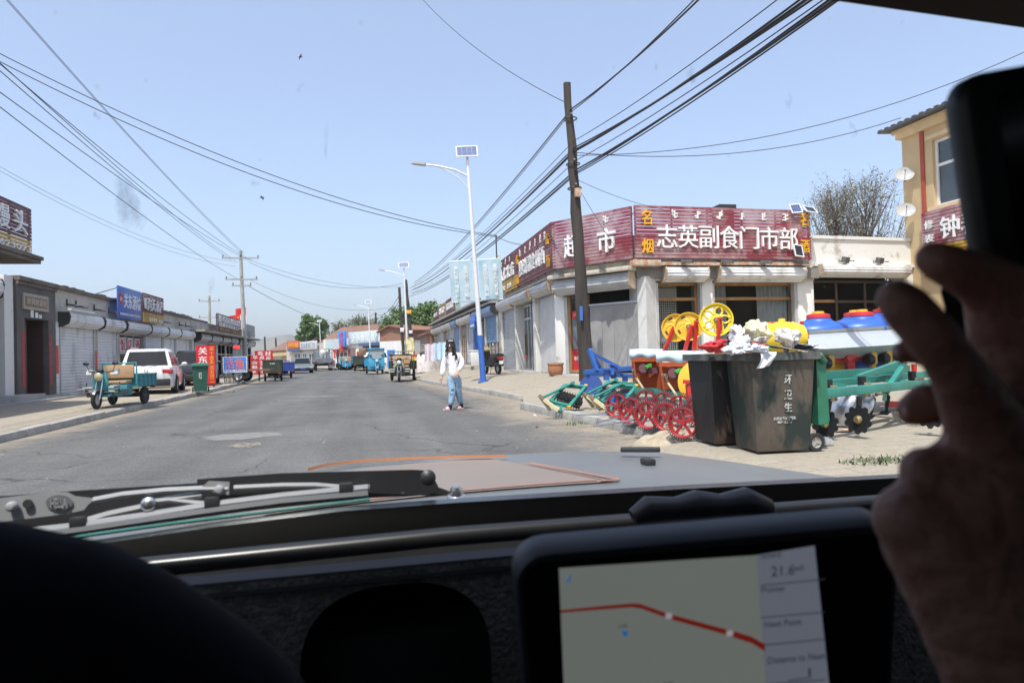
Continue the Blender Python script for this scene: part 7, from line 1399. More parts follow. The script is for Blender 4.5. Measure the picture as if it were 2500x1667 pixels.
# ================================================================== WOMAN CROSSING THE ROAD
def woman():
    org = V((2.0, 15.68, 0)); t = T('person', 'woman in black bucket hat, white blouse and pale jeans walking across the road', 'person', org, -YAW+R(2))
    K = 9.3e-3/6.82
    def N(x, y, d=0): return (K*(x-455), d, K*(1392-y))
    skinm = mat('skin', (.52, .29, .21), .55, var=.06, scale=20)
    nd, ed = [], []
    def add(p, r, par=None): nd.append((p, r)); i = len(nd)-1; (par is not None) and ed.append((par, i)); return i
    pel = add(N(470, 850), (.13, .10)); wst = add(N(462, 740), (.115, .085), pel); chs = add(N(455, 560), (.14, .095), wst); nk0 = add(N(440, 455), (.075, .06), chs); nk = add(N(428, 405), .042, nk0)
    h1 = add(N(426, 368, -.01), (.055, .062), nk); h2 = add(N(426, 318, -.015), (.070, .085), h1); h3 = add(N(424, 262, -.005), (.068, .085), h2)
    for s, pts in ((-1, ((345, 470, .0, .055), (318, 560, .01, .045), (305, 660, .0, .038), (285, 760, -.05, .03), (272, 835, -.07, .022))), (1, ((560, 465, .0, .055), (605, 540, .02, .046), (625, 620, .02, .04), (590, 700, -.08, .03), (545, 760, -.13, .022)))):
        p = nk0
        for x, y, d, r in pts: p = add(N(x, y, d), r, p)
        wx, wy, wd = pts[-1][0], pts[-1][1], pts[-1][2]; px_, py_ = (pts[-1][0]-pts[-2][0]), (pts[-1][1]-pts[-2][1]); l = math.hypot(px_, py_); ux, uy = px_/l, py_/l; vx, vy = -uy, ux
        if s > 0: ux, uy, vx, vy = -.25, .97, -.97, -.25
        palm = add(N(wx+ux*28, wy+uy*28, wd-.01), (.026, .016), p)
        for off, ln, r in ((-17, 48, .0075), (-6, 55, .008), (6, 52, .008), (16, 42, .007)):
            k = add(N(wx+ux*48+vx*off, wy+uy*48+vy*off, wd-.015), r, palm); k = add(N(wx+ux*(48+ln*.5)+vx*off, wy+uy*(48+ln*.5)+vy*off, wd-.028), r*.95, k); add(N(wx+ux*(48+ln*.85)+vx*off, wy+uy*(48+ln*.85)+vy*off, wd-.02), r*.8, k)
        k = add(N(wx+ux*26-vx*30*s, wy+uy*26-vy*30*s, wd-.03), .008, palm); add(N(wx+ux*50-vx*36*s, wy+uy*50-vy*36*s, wd-.04), .007, k)
    legs = []
    for pts in (((415, 900, .0, .085), (438, 1080, -.05, .058), (420, 1200, -.06, .05), (402, 1322, -.06, .036), (400, 1362, -.06, .034), (340, 1378, -.13, .03), (308, 1384, -.17, .022)), ((535, 900, .03, .085), (530, 1060, .05, .058), (555, 1190, .12, .05), (580, 1305, .17, .036), (592, 1340, .18, .034), (535, 1352, .12, .03), (505, 1358, .08, .022))):
        p = pel
        for x, y, d, r in pts: p = add(N(x, y, d), r, p)
        legs.append(pts)
    linkmesh(skin(nd, ed, pel, 1, 'body'), 'body', skinm, t)
    # face
    b = B(); cx, cy = 424, 312
    b.beam(N(cx-3, 288, -.095), N(cx-5, 326, -.118), .018, .02, taper=1.3); b.obj('nose', skinm, t)
    b = B(); b.ball(N(cx+6, 342, -.092), (.022, .01, .007), 10, 6); b.obj('mouth', mat('lips', (.45, .07, .07), .4), t)
    for s in (-1, 1): b = B(); b.ball(N(cx+s*22, 288, -.083), (.012, .008, .006), 8, 6); b.obj('eye', mat('eye_dark', (.03, .02, .02), .2), t); 
    for s in (-1, 1): b = B(); b.ball(N(cx+s*52, 310, .0), (.012, .02, .03), 8, 7); b.obj('ear', skinm, t)
    # jeans
    jm = mat('denim_light', (.30, .44, .58), .85, scale=8, c2=(.13, .21, .32), k=.43, soft=.25, var=.15, bump=.3)
    nd, ed = [], []; pel = add(N(472, 845), (.165, .125)); add(N(466, 770), (.14, .11), pel)
    for pts, rs in ((legs[0], (.112, .088, .078, .062)), (legs[1], (.112, .092, .08, .062))):
        p = pel
        for (x, y, d, r), r2 in zip(pts[:4], rs): p = add(N(x+(6 if pts is legs[0] else 0), min(y, 1312), d), r2, p)
    linkmesh(skin(nd, ed, pel, 2, 'jeans'), 'jeans', jm, t)
    b = B()
    for x, y, d in ((450, 1040, -.15), (430, 1120, -.14), (465, 1215, -.12)): b.ball(N(x, y, d+.015), (.045, .012, .012), 12, 6)
    b.obj('ripped_patch', mat('rip_dark', (.07, .09, .12), .9), t)
    # blouse
    wm_ = mat('blouse_white', (.76, .75, .75), .8, var=.04, scale=10, bump=.35, bscale=22)
    nd, ed = [], []; hem = add(N(478, 892), (.172, .13)); w1_ = add(N(470, 740), (.19, .13), hem); c1 = add(N(458, 590), (.178, .125), w1_); s1_ = add(N(450, 490), (.145, .095), c1); add(N(436, 432), (.062, .055), s1_)
    p = s1_
    for x, y, d, r in ((352, 490, 0, .085), (318, 580, 0, .08), (300, 690, -.01, .078), (285, 775, -.05, .066), (276, 815, -.065, .032)): p = add(N(x, y, d), r, p)
    p = s1_
    for x, y, d, r in ((560, 480, 0, .09), (602, 555, .01, .088), (612, 630, .0, .088), (578, 690, -.07, .07), (553, 738, -.12, .035)): p = add(N(x, y, d), r, p)
    linkmesh(skin(nd, ed, c1, 2, 'blouse'), 'blouse', wm_, t)
    b = B(); rn = random.Random(5)
    for i in range(34): b.ball(N(rn.gauss(392, 30), rn.uniform(480, 610), -.118-.012*math.sin(i)), (.012, .006, .012), 6, 5)
    b.obj('lace_trim', mat('lilac_lace', (.58, .52, .64), .8), t)
    # hair: long wavy strands over both shoulders
    b = B(); rn = random.Random(3)
    for i in range(90):
        side = 1 if i % 5 else -1; x0 = 425+(rn.uniform(48, 66) if side > 0 else -rn.uniform(52, 60)); d0 = rn.uniform(-.06, .08)
        x1 = (rn.uniform(455, 545) if side > 0 else rn.uniform(345, 385)); y1 = rn.uniform(500, 615) if side > 0 else rn.uniform(430, 520); ph = rn.uniform(0, 6); pts = []
        for k in range(9):
            f = k/8; pts.append(N(x0+(x1-x0)*f+10*math.sin(f*11+ph), 300+(y1-300)*f, d0*(1-f)-.13*f+.014*math.cos(f*11+ph)))
        b.tube(pts, [.009, .011, .011, .011, .011, .01, .009, .007, .003], 5)
    b.obj('hair', mat('hair_black', (.012, .011, .012), .35, spec=.6), t)
    b = B(); b.ball(N(424, 290, .05), (.086, .085, .105), 18, 12); b.obj('hair_cap', MATS['hair_black'], t)
    # hat
    hm = mat('hat_black', (.018, .018, .022), .85, bump=.2, bscale=60); b = B(); c = N(428, 268, .0); ax = (-.04, -.12, 1)
    b.lathe([(.128, -.075), (.13, -.072), (.103, .0), (.098, .03), (.09, .085), (.075, .1), (0, .103), (0, .098), (.08, .08), (.095, .0), (.122, -.078)], c, ax, 36, False); b.obj('hat', hm, t)
    b = B(); b.text('FASHION', Matrix.Translation(V(N(436, 222, -.103))) @ Matrix.Rotation(R(84), 4, 'X'), .09, .013, .001) if False else b.box(N(400, 228, -.104), N(478, 216, -.098)); b.obj('hat_mark', let_w, t)
    # socks and slides
    for pts, sd in ((legs[0], 0), (legs[1], 1)):
        a, c = pts[3], pts[4]; b = B(); b.tube([N(a[0]+2, a[1]-22, a[2]), N(a[0], a[1]+10, a[2]), N(c[0], c[1]+3, c[2]), N(pts[5][0], pts[5][1], pts[5][2])], [.042, .042, .044, .036], 12); b.obj('sock', mat('sock_black', (.015, .015, .016), .9), t)
        hx, tx = c[0]+24, pts[6][0]-14; yb = 1400 if not sd else 1372; d0, d1 = c[2]+.05, pts[6][2]-.03; h0 = N(hx, yb, d0); h1_ = N(tx, yb, d1); zb = .004
        p0, p1 = V((h0[0], h0[1], zb)), V((h1_[0], h1_[1], zb)); dd = (p1-p0).normalized(); sd_ = V((-dd.y, dd.x, 0)); b = B(); rings = []
        for z, e in ((0, 0), (.022, .004), (.03, 0)):
            rings.append([p0+dd*((p1-p0).length*f)+sd_*(w_+e)+V((0, 0, z+.012*f*f)) for f, w_ in ((0, .0), (.0, .03), (.25, .04), (.7, .048), (.95, .035), (1, 0), (.95, -.035), (.7, -.045), (.25, -.036), (.0, -.03))])
        b.loft(rings); b.obj('sandal_sole', mat('slide_pink', (.72, .48, .50), .6), t)
        b = B(); m0 = p0.lerp(p1, .48); m1 = p0.lerp(p1, .82); b.grid(lambda u, v: m0.lerp(m1, v)+sd_*(.05*math.cos(u*math.pi))+V((0, 0, .025+(.062-.02*v)*math.sin(u*math.pi))), 12, 4); b.obj('sandal_strap', MATS['slide_pink'], t)
woman()
# ================================================================== OWN CAR: HOOD, WINDSCREEN, DASHBOARD
def ony(x, y, Y): d = ray(x, y); return CAM+d*(Y/d.y)
ZM[13] = (0, 1080, .5315); ZM[14] = (1200, 1080, .5527)
hoodm = mat('hood_silver', (.155, .16, .158), .36, .15, var=.08, scale=2, spec=.6); taupe = mat('hood_taupe', (.205, .165, .14), .5, var=.05, scale=3); copper = mat('copper_stripe', (.46, .19, .085), .35, .3, var=.08)
dash_b = mat('dash_black', (.012, .012, .013), .42, var=.2, scale=8); felt = mat('dash_felt', (.15, .146, .135), .95, var=.6, scale=60, c2=(.05, .05, .048), k=.45, soft=.4, bump=.4, bscale=180); rub = mat('seal_rubber', (.02, .02, .021), .3, var=.2, scale=6)
car_t = T('car', 'own car seen from inside: grey hood with copper stripes, black dashboard and wiper', 'car', (.4, .4, 0)); CO = V(car_t.location)
def cf(b, nm, m, par=None, **kw): o = b.obj(nm, m, par or car_t, **kw); (par is None) and setattr(o, 'location', -CO); return o
def hz(x, y): return .957-.012*((x-.38)/.55)**2+.012*S01((x-.55)/.1)*S01((1.02-x)/.2)*S01((1.9-y)/.4)-.10*S01((y-1.93)/.16)**2*.6
def hx(y, s): f = (y-1.15)/.87; return (-.33+.17*f) if s < 0 else (1.32-.46*f+.0*f)
def hp_(u, v): y = 1.14+.92*v; x0, x1 = hx(y, -1), hx(y, 1); x = x0+(x1-x0)*u; y2 = y-.10*(abs(u-.5)*2)**3*v; e = min(u, 1-u); return (x, y2, hz(x, y)-.05*(1-S01(e/.05)))
b = B(); b.grid(hp_, 60, 40)
for s in (-1, 1): b.loft([[(hx(y, s)-.002*s, y-.1*((y-1.14)/.92), hz(hx(y, s), y)-.052), (hx(y, s), y-.1*((y-1.14)/.92), .70), (hx(y, s)-.03*s, y-.1*((y-1.14)/.92), .70), (hx(y, s)-.03*s, y-.1*((y-1.14)/.92), hz(hx(y, s), y)-.07)] for y in (1.14, 1.5, 1.8, 2.05)])
b.box((-.05, 1.9, .55), (.8, 1.96, .85), .02); hood = cf(b, 'hood', hoodm, angle=50)
# taupe centre panel with copper edge lines, lip, vent, washer jet
def hs(x, y, k=.003): return V((x, y, hz(x, y)+k))
def hpix(k, x, y): p = gp(*q(k, x, y), .957); return (p.x, p.y)
e0, e1 = hpix(14, 165, 98), hpix(14, 565, 168); e2, e3 = hpix(14, -380, 245), hpix(14, 470, 177)
b = B()
def tp(u, v):
    yb, yf = 1.45, 1.90; y = yb+(yf-yb)*v; xr = e1[0]+(e0[0]-e1[0])*(y-e1[1])/(e0[1]-e1[1]); xl = hx(y, -1)+.03; return hs(xl+(xr-.02-xl)*u, y-.10*(abs((xl+(xr-xl)*u-hx(y,-1))/(hx(y,1)-hx(y,-1))-.5)*2)**3*(y-1.14)/.92, .0035)
b.grid(tp, 30, 14); b.obj('centre_panel', taupe, hood)
def strip(nm, p0, p1, wd, m=copper, k=.006):
    p0, p1 = V((*p0, 0)), V((*p1, 0)); d = (p1-p0).normalized(); n_ = V((-d.y, d.x, 0))*wd/2; b = B()
    for i in range(10):
        a, c = p0.lerp(p1, i/10), p0.lerp(p1, (i+.999)/10); b.poly([hs(*(a-n_).xy, k), hs(*(c-n_).xy, k), hs(*(c+n_).xy, k), hs(*(a+n_).xy, k)])
    return b.obj(nm, m, hood)
strip('stripe', e0, e1, .012); strip('stripe', hpix(14, 130, 98), hpix(14, 500, 172), .005); strip('stripe', (-.22, 1.455), (e3[0], 1.468), .010); strip('stripe', hpix(14, 480, 178), hpix(14, 565, 172), .012)
b = B(); pts = [gp(x, y, .972) for x, y in ((752, 1143), (800, 1131), (880, 1122), (1000, 1116), (1120, 1112), (1236, 1110))]; b.loft([[p+V((0, -.003, -.006)), p+V((0, .010, -.005)), p+V((0, .012, -.001)), p+V((0, -.001, .001))] for p in pts]); b.obj('copper_lip', copper, hood)
b = B(); p0, p1 = gp(1515, 1097, .975), gp(1612, 1097, .975); b.beam(p0, p1, .03, .012, bev=.003); b.obj('hood_latch', blackp, hood)
b = B(); p = gp(1582, 1137, .96); b.box((p.x-.014, p.y-.02, hz(p.x, p.y)), (p.x+.014, p.y+.02, hz(p.x, p.y)+.016), .004); b.obj('washer_jet', blackp, hood)
b = B(); b.box((-.75, 1.2, .55), (-.40, 2.1, .80), .05); cf(b, 'fender', hoodm); b = B(); b.box((1.36, 1.2, .55), (1.6, 2.1, .80), .05); cf(b, 'fender', hoodm)
# cowl and windscreen
b = B(); b.grid(lambda u, v: (-.68+2.2*u, .985+.19*v, 1.008-.045*v-.02*math.sin(v*3.14)), 8, 6); cf(b, 'cowl', mat('cowl_black', (.03, .03, .032), .55, var=.25))
gm = bpy.data.materials.new('windscreen_glass'); gm.use_nodes = True; nt_ = gm.node_tree; N = nt_.nodes; L = nt_.links; N.remove(N['Principled BSDF'])
tr = N.new('ShaderNodeBsdfTransparent'); tr.inputs[0].default_value = (.93, .955, .95, 1); gl = N.new('ShaderNodeBsdfGlossy'); gl.inputs['Roughness'].default_value = .02; df = N.new('ShaderNodeBsdfTranslucent'); df.inputs[0].default_value = (.5, .47, .42, 1)
mx1 = N.new('ShaderNodeMixShader'); mx1.inputs[0].default_value = .012; L.new(tr.outputs[0], mx1.inputs[1]); L.new(gl.outputs[0], mx1.inputs[2])
tc = N.new('ShaderNodeTexCoord'); vz = N.new('ShaderNodeTexVoronoi'); vz.inputs['Scale'].default_value = 26; L.new(tc.outputs['Object'], vz.inputs[0]); rp = N.new('ShaderNodeValToRGB'); rp.color_ramp.elements[0].position = .03; rp.color_ramp.elements[0].color = (.22, .22, .22, 1); rp.color_ramp.elements[1].position = .085; rp.color_ramp.elements[1].color = (.006, .006, .006, 1); L.new(vz.outputs['Distance'], rp.inputs[0])
nz = N.new('ShaderNodeTexNoise'); nz.inputs['Scale'].default_value = 7; L.new(tc.outputs['Object'], nz.inputs[0]); r2 = N.new('ShaderNodeValToRGB'); r2.color_ramp.elements[0].position = .5; r2.color_ramp.elements[1].position = .62; L.new(nz.outputs[0], r2.inputs[0])
ml = N.new('ShaderNodeMath'); ml.operation = 'MULTIPLY'; L.new(rp.outputs[0], ml.inputs[0]); L.new(r2.outputs[0], ml.inputs[1]); ad = N.new('ShaderNodeMath'); ad.inputs[1].default_value = .004; L.new(ml.outputs[0], ad.inputs[0])
mx2 = N.new('ShaderNodeMixShader'); L.new(ad.outputs[0], mx2.inputs[0]); L.new(mx1.outputs[0], mx2.inputs[1]); L.new(df.outputs[0], mx2.inputs[2]); L.new(mx2.outputs[0], N['Material Output'].inputs[0])
W0, W1 = V((-.66, 1.0, 1.02)), V((-.66, .62, 1.615)); wn = V((0, .595, .38)).normalized()
b = B(); b.poly([W0, W0+V((2.12, 0, 0)), W1+V((2.12, 0, 0)), W1]); ws = cf(b, 'windscreen', gm)
def onws(x, y): d = ray(x, y); t_ = (W0-CAM).dot(wn)/d.dot(wn); return CAM+d*t_
spm = bpy.data.materials.new('bug_smear'); spm.use_nodes = True; pb = spm.node_tree.nodes['Principled BSDF']; pb.inputs['Base Color'].default_value = (.42, .39, .33, 1); pb.inputs['Alpha'].default_value = .06; pb.inputs['Roughness'].default_value = .9
for x, y, rx, ry, k in ((300, 480, 14, 34, 5), (318, 520, 18, 28, 6), (1690, 190, 9, 14, 3), (230, 285, 6, 10, 2), (1930, 250, 5, 14, 2), (795, 355, 4, 26, 2), (2085, 320, 6, 12, 2), (1600, 165, 5, 10, 1), (735, 210, 6, 9, 1), (620, 450, 8, 8, 2), (512, 705, 6, 14, 2)):
    rn = random.Random(x); b = B()
    for i in range(k*3):
        cx, cy = x+rn.gauss(0, rx*.7), y+rn.gauss(0, ry*.6); c = onws(cx, cy)+wn*.002; u_ = (onws(cx+10, cy)-onws(cx, cy))/10; v_ = (onws(cx, cy+10)-onws(cx, cy))/10
        b.poly([c+u_*(rx*rn.uniform(.4, 1.0)*math.cos(a))+v_*(ry*rn.uniform(.4, 1.0)*math.sin(a))+wn*.0004*i for a in [2*math.pi*j/12 for j in range(12)]])
    b.obj('bug_smear', spm, ws)
b = B(); b.tube([onws(143, 1324)+wn*.006, onws(420, 1285)+wn*.006, onws(903, 1226)+wn*.006], .0026, 6); b.obj('glass_edge', mat('glass_edge_teal', (.02, .15, .135), .2, spec=.8), ws)
# wiper
wst = mat('wiper_steel', (.33, .335, .345), .42, .1, var=.12); wbl = mat('wiper_black', (.025, .025, .027), .45)
wt = B(); WY = 1.075
def w13(x, y, Y=WY): return ony(*q(13, x, y), Y)
def plate(pts, m, nm, par=None, Y=WY, th=.008): b = B(); b.prism(pts, lambda x, y, w: w13(x, y, Y+w), th); return cf(b, nm, m) if par is None else b.obj(nm, m, par)
plate([(-60, 250), (330, 222), (920, 185), (1960, 170), (1960, 240), (1690, 255), (1000, 330), (400, 415), (100, 445), (-60, 455)], wbl, 'linkage_cover', None, 1.10)
arm = plate([(905, 168), (1300, 140), (1900, 124), (1960, 128), (1995, 165), (2015, 205), (2090, 232), (1995, 245), (1700, 232), (1400, 205), (1060, 205), (905, 200)], wbl, 'wiper_arm', th=.012)
plate([(-60, 262), (90, 243), (230, 228), (310, 226), (345, 245), (440, 256), (405, 285), (385, 310), (300, 328), (160, 345), (-60, 372)], wst, 'head_plate', arm, 1.06)
b = B(); c = w13(272, 276, 1.058); b.prism([(272+62*math.cos(a), 276+36*math.sin(a)) for a in [i*math.pi/12 for i in range(24)]], lambda x, y, w: w13(x, y, 1.0575+w), .0024); eo = b.obj('emblem', mat('emblem_dark', (.15, .15, .16), .5), arm)
c = w13(272, 277, 1.054); b = B(); b.text('HELLA', Matrix.Translation(c) @ cam.matrix_world.to_3x3().to_4x4() @ Matrix.Rotation(R(3), 4, 'Z'), (w13(312, 277)-w13(232, 277)).length, .013, .0012); b.obj('emblem_letters', wst, eo)
for x, y, r_ in ((60, 292, .007), (1010, 216, .007), (685, 281, .010), (1965, 160, .012)): b = B(); c = w13(x, y, 1.056); b.lathe([(r_, .0), (r_, .006), (r_*.6, .010), (0, .011)], c, (0, -1, .1), 14); b.obj('rivet', chrome if x == 685 else wst if x < 1500 else wbl, arm)
b = B(); c = w13(130, 280, 1.058); b.lathe([(.006, 0), (.006, .003), (0, .003)], c, (0, -1, .1), 12); b.obj('hole', blackp, arm)
def wtube(pts, r_, m, nm, Y=1.06): b = B(); b.tube([w13(x, y, Y) for x, y in pts], r_, 7); return b.obj(nm, m, arm)
wtube([(430, 265), (560, 240), (760, 220), (930, 212), (1050, 212)], .0045, wst, 'bow', 1.058); wtube([(1075, 208), (1300, 197), (1450, 196), (1590, 207)], .004, wst, 'bow', 1.057); wtube([(385, 365), (500, 330), (640, 300), (760, 265), (930, 238)], .0055, wst, 'bow', 1.062); wtube([(660, 275), (780, 262), (960, 285)], .0045, wst, 'bow', 1.06)
wtube([(95, 412), (340, 385), (640, 340), (1000, 283), (1300, 245), (1690, 208)], .0055, mat('blade_grey', (.30, .31, .33), .35, .2), 'blade', 1.05); wtube([(150, 432), (400, 400), (700, 355), (1000, 312), (1300, 272), (1690, 238)], .007, mat('blade_rubber', (.10, .105, .115), .4), 'blade_rubber', 1.045)
plate([(960, 175), (1055, 180), (1052, 240), (990, 232), (925, 205)], wst, 'joint_plate', arm, 1.055)
for x, y in ((360, 370), (975, 278), (1590, 212)): b = B(); c = w13(x, y, 1.048); b.box(tuple(c-V((.010, .006, .009))), tuple(c+V((.010, .006, .009))), .002); b.obj('clip', wbl, arm)
b = B(); c = w13(2095, 216, 1.06); b.lathe([(.014, -.03), (.014, -.010), (.010, -.008), (.0095, .001), (.006, .006), (0, .007)], c, (0, -.25, 1), 14); b.obj('pivot_nut', chrome, arm)
b = B(); b.prism([(1700, 190), (1690, 250), (1630, 252), (1600, 215)], lambda x, y, w: w13(x, y, 1.05+w), .01); b.obj('blade_end', wst, arm)
# dashboard, seals, cabin shell
b = B(); b.tube([(-.62, .90, 1.000), (.1, .905, 1.012), (1.36, .90, 1.004)], .0125, 10); cf(b, 'seal', rub)
b = B(); b.prism([(-.66, .9), (1.46, .9), (1.46, 1.018), (.9, 1.030), (.45, 1.041), (.12, 1.046), (-.03, 1.046), (-.2, 1.036), (-.42, 1.017), (-.66, 1.002)], lambda x, z, w: V((x, .965+w-.64*(z-1.02), z)), .03); cf(b, 'windscreen_frame', mat('frame_gloss', (.008, .008, .009), .25))
b = B(); b.loft([[(x, .99, .995), (x, .93, .975), (x, .84, .985), (x, .78, 1.02), (x, .755, 1.033), (x, .742, 1.028), (x, .735, 1.015), (x, .9, .9)] for x in (-.62, .2, 1.38)], closed=False, cap=False); cf(b, 'dash_top', dash_b)
b = B(); cx_, cz_ = ony(975, 1650, .70).x, ony(975, 1650, .70).z
nu, nv = 320, 150; g = {}
def fp(i, j): u, v = i/nu, j/nv; x = -.62+2.0*u; z = 1.026-.55*v; return (x, .738-.10*v+.012*math.sin(v*3), z)
def snap(i, j):
    x, y, z = fp(i, j); dx, dz = (x-cx_)/.098, (z-cz_+.005)/.085; f = (abs(dx)**2.6+abs(max(dz, 0))**2.6)**(1/2.6)
    if dz > -1.6 and .9 < f < 1.1:
        if dz > 0: return (cx_+dx/f*.098, y, cz_-.005+dz/f*.085)
        return (cx_+math.copysign(.098, dx), y, z)
    return (x, y, z)
vg = [[b.v(snap(i, j)) for j in range(nv+1)] for i in range(nu+1)]
for i in range(nu):
    for j in range(nv):
        p = fp(i+.5, j+.5); dx, dz = (p[0]-cx_)/.098, (p[2]-cz_+.005)/.085
        if dz > -1.6 and (abs(dx)**2.6+abs(max(dz, 0))**2.6) < 1: continue
        b.face([vg[i][j], vg[i+1][j], vg[i+1][j+1], vg[i][j+1]])
cf(b, 'dash_panel', felt); b = B(); b.box((cx_-.14, .76, cz_-.3), (cx_+.14, .92, min(.95, cz_+.11))); cf(b, 'instrument_recess', mat('recess_black', (.03, .03, .03), .9))
b = B(); b.tube([ony(x, y, .80) for x, y in ((1545, 1262), (1580, 1242), (1650, 1240), (1700, 1230), (1760, 1232), (1820, 1222), (1870, 1240), (1885, 1262))], [.010, .016, .014, .018, .014, .018, .014, .008], 10); b.box((.30, .80, .985), (.55, .86, 1.01), .005); cf(b, 'dash_grip', mat('grip_dark', (.03, .03, .034), .5))
trim = mat('cabin_trim', (.035, .032, .03), .9, var=.3)
b = B(); b.box((-.70, -1.7, 1.625), (1.48, .58, 1.68)); b.hexa([(-.70, .55, 1.604), (.46, .55, 1.600), (.46, .60, 1.600), (-.70, .60, 1.604), (-.70, .55, 1.66), (.46, .55, 1.66), (.46, .60, 1.66), (-.70, .60, 1.66)]); b.hexa([(.461, .55, 1.600), (1.48, .55, 1.556), (1.48, .60, 1.556), (.461, .60, 1.600), (.461, .55, 1.66), (1.48, .55, 1.66), (1.48, .60, 1.66), (.461, .60, 1.66)]); cf(b, 'roof', mat('roof_trim', (.03, .012, .008), .9))
b = B(); b.box((-.72, -1.75, .45), (-.64, 1.0, 1.12)); b.box((-.72, -1.75, 1.121), (-.64, -.6, 1.604)); cf(b, 'door', trim); b = B(); b.box((1.42, -1.75, .45), (1.5, 1.0, 1.12)); b.box((1.42, -1.75, 1.121), (1.5, -.3, 1.604)); cf(b, 'door', trim)
b = B(); b.box((-.64, -1.75, .45), (1.42, -1.69, 1.604)); cf(b, 'rear_panel', trim); b = B(); b.box((-.64, -1.69, .44), (1.42, .9, .48)); cf(b, 'floor_mat', trim)
for x in (-.67, 1.46): b = B(); b.beam((x, 1.02, 1.0), (x, .61, 1.63), .07, .06); cf(b, 'pillar', trim)
sg = glassmat('side_glass', (.40, .42, .41), .05)
for x in (-.68, 1.46): b = B(); b.poly([(x, -.6 if x < 0 else -.3, 1.12), (x, .92, 1.12), (x, .66, 1.60), (x, -.6 if x < 0 else -.3, 1.60)]); cf(b, 'side_window', sg)
b = B(); b.box((.98, -1.0, .5), (1.36, -.42, .62), .04); b.box((.98, -1.02, .62), (1.36, -.86, 1.3), .05); b.box((-.3, -1.0, .5), (.2, -.42, .62), .04); b.box((-.3, -1.02, .62), (.2, -.86, 1.3), .05); cf(b, 'seat', trim)
# ------------------------------------------------------------------ navigation unit
class Pl:
    def __init__(s, p, px, py): s.p = V(p); s.d = (V(px)-s.p).normalized(); e = V(py)-s.p; s.e = (e-s.d*e.dot(s.d)).normalized(); s.n = s.d.cross(s.e); s.n = -s.n if s.n.dot(CAM-s.p) < 0 else s.n
    def hit(s, x, y): d = ray(x, y); t_ = (s.p-CAM).dot(s.n)/d.dot(s.n); r_ = CAM+d*t_-s.p; return r_.dot(s.d), r_.dot(s.e)
    def P(s, u, v, w=0): return s.p+s.d*u+s.e*v+s.n*w
    def M(s, u, v, w): return Matrix.Translation(s.P(u, v, w)) @ Matrix((s.d, -s.e, s.n)).transposed().to_4x4()
gpl = Pl(at(1365, 1372, .45), at(1980, 1317, .452), at(1372, 1667, .47)); nav = T('navigation_unit', 'black navigation unit with lit map screen mounted on the dashboard', 'navigation unit', gpl.P(.08, .2, -.03)); NO = V(nav.location)
def nf(b, nm, m, par=None, **kw): o = b.obj(nm, m, par or nav, **kw); (par is None) and setattr(o, 'location', -NO); return o
u0, v0 = gpl.hit(1243, 1330); u1 = gpl.hit(2190, 1290)[0]; v1 = .17; v0 = gpl.hit(1330, 1335)[1]
def rrect(a0, b0, a1, b1, r, n=6):
    out = []
    for cx, cy, s in ((a1-r, b1-r, 0), (a0+r, b1-r, 1), (a0+r, b0+r, 2), (a1-r, b0+r, 3)):
        for i in range(n+1): a = math.pi/2*(s+i/n); out.append((cx+r*math.cos(a), cy+r*math.sin(a)))
    return out
b = B(); rr = rrect(u0, v0, u1, v1, .022); b.loft([[gpl.P(u, v, w) if k == 1 else gpl.P(u0+(u-u0)*(1-2*e)+(u1-u0)*e, v0+(v-v0)*(1-2*e)+(v1-v0)*e, w) for u, v in rr] for w, e, k in ((-.024, .02, 0), (-.017, 0, 1), (.0, 0, 1), (.006, .012, 0))]); body = nf(b, 'body', mat('nav_case', (.032, .035, .042), .5, var=.1, scale=20), angle=40)
b = B(); r2_ = rrect(u0+.006, v0+.007, u1-.006, v1, .016); b.prism(r2_, lambda u, v, w: gpl.P(u, v, .0062+w), .0008); nf(b, 'bezel', mat('nav_bezel', (.006, .006, .007), .25))
def quad(pts, m, nm, w=.0072, par=body, mesh=None): b = B(); b.poly([gpl.P(*gpl.hit(x, y), w) for x, y in pts]); o = b.obj(nm, m, par); o.location = (0, 0, 0); return o
def scr(nm, c, e): return mat(nm, c, .5, var=.03, emit=e, spec=.2)
scm = scr('map_land', (.28, .305, .275), .22); scp = scr('map_panel', (.23, .255, .32), .22); scl = scr('map_line', (.10, .11, .14), .1); scr_red = scr('map_route', (.24, .02, .012), .24); scb = scr('map_pin', (.03, .16, .45), .3)
c14 = lambda x, y: q(14, x, y)
so_ = quad([c14(293, 528), c14(1152, 472), c14(1205, 1130), c14(318, 1130)], scm, 'screen'); quad([c14(1152, 471), c14(1405, 430), c14(1480, 1130), c14(1206, 1130)], scp, 'side_panel')
for y0, y1 in ((600, 572), (740, 715), (860, 833), (1032, 1010)): quad([c14(1170, y0), c14(1450, y1), c14(1450, y1+5), c14(1170, y0+5)], scl, 'divider', .0076)
rt = [(300, 714), (430, 702), (610, 687), (650, 692), (770, 735), (1035, 808), (1130, 838), (1188, 872)]
b = B()
for (x0, y0), (x1, y1) in zip(rt, rt[1:]):
    w_ = 6+8*(x0-300)/800; P = [gpl.P(*gpl.hit(*c14(x, y)), .0078) for x, y in ((x0, y0-w_), (x1, y1-w_-1), (x1, y1+w_+1), (x0, y0+w_))]; b.poly(P)
b.obj('route', scr_red, body)
for x, y in ((580, 812), (778, 1052)): quad([c14(x-16, y-14), c14(x+16, y-14), c14(x+8, y+10), c14(x-8, y+10)], scb, 'map_pin', .0079)
quad([c14(345, 545), c14(320, 595), c14(342, 580)], scb, 'north_arrow', .0079)
for x, y in ((770, 733), (1035, 808)): quad([c14(x-14, y-12), c14(x+14, y-12), c14(x+14, y+12), c14(x-14, y+12)], scr('road_badge', (.45, .42, .45), .3), 'road_badge', .0080)
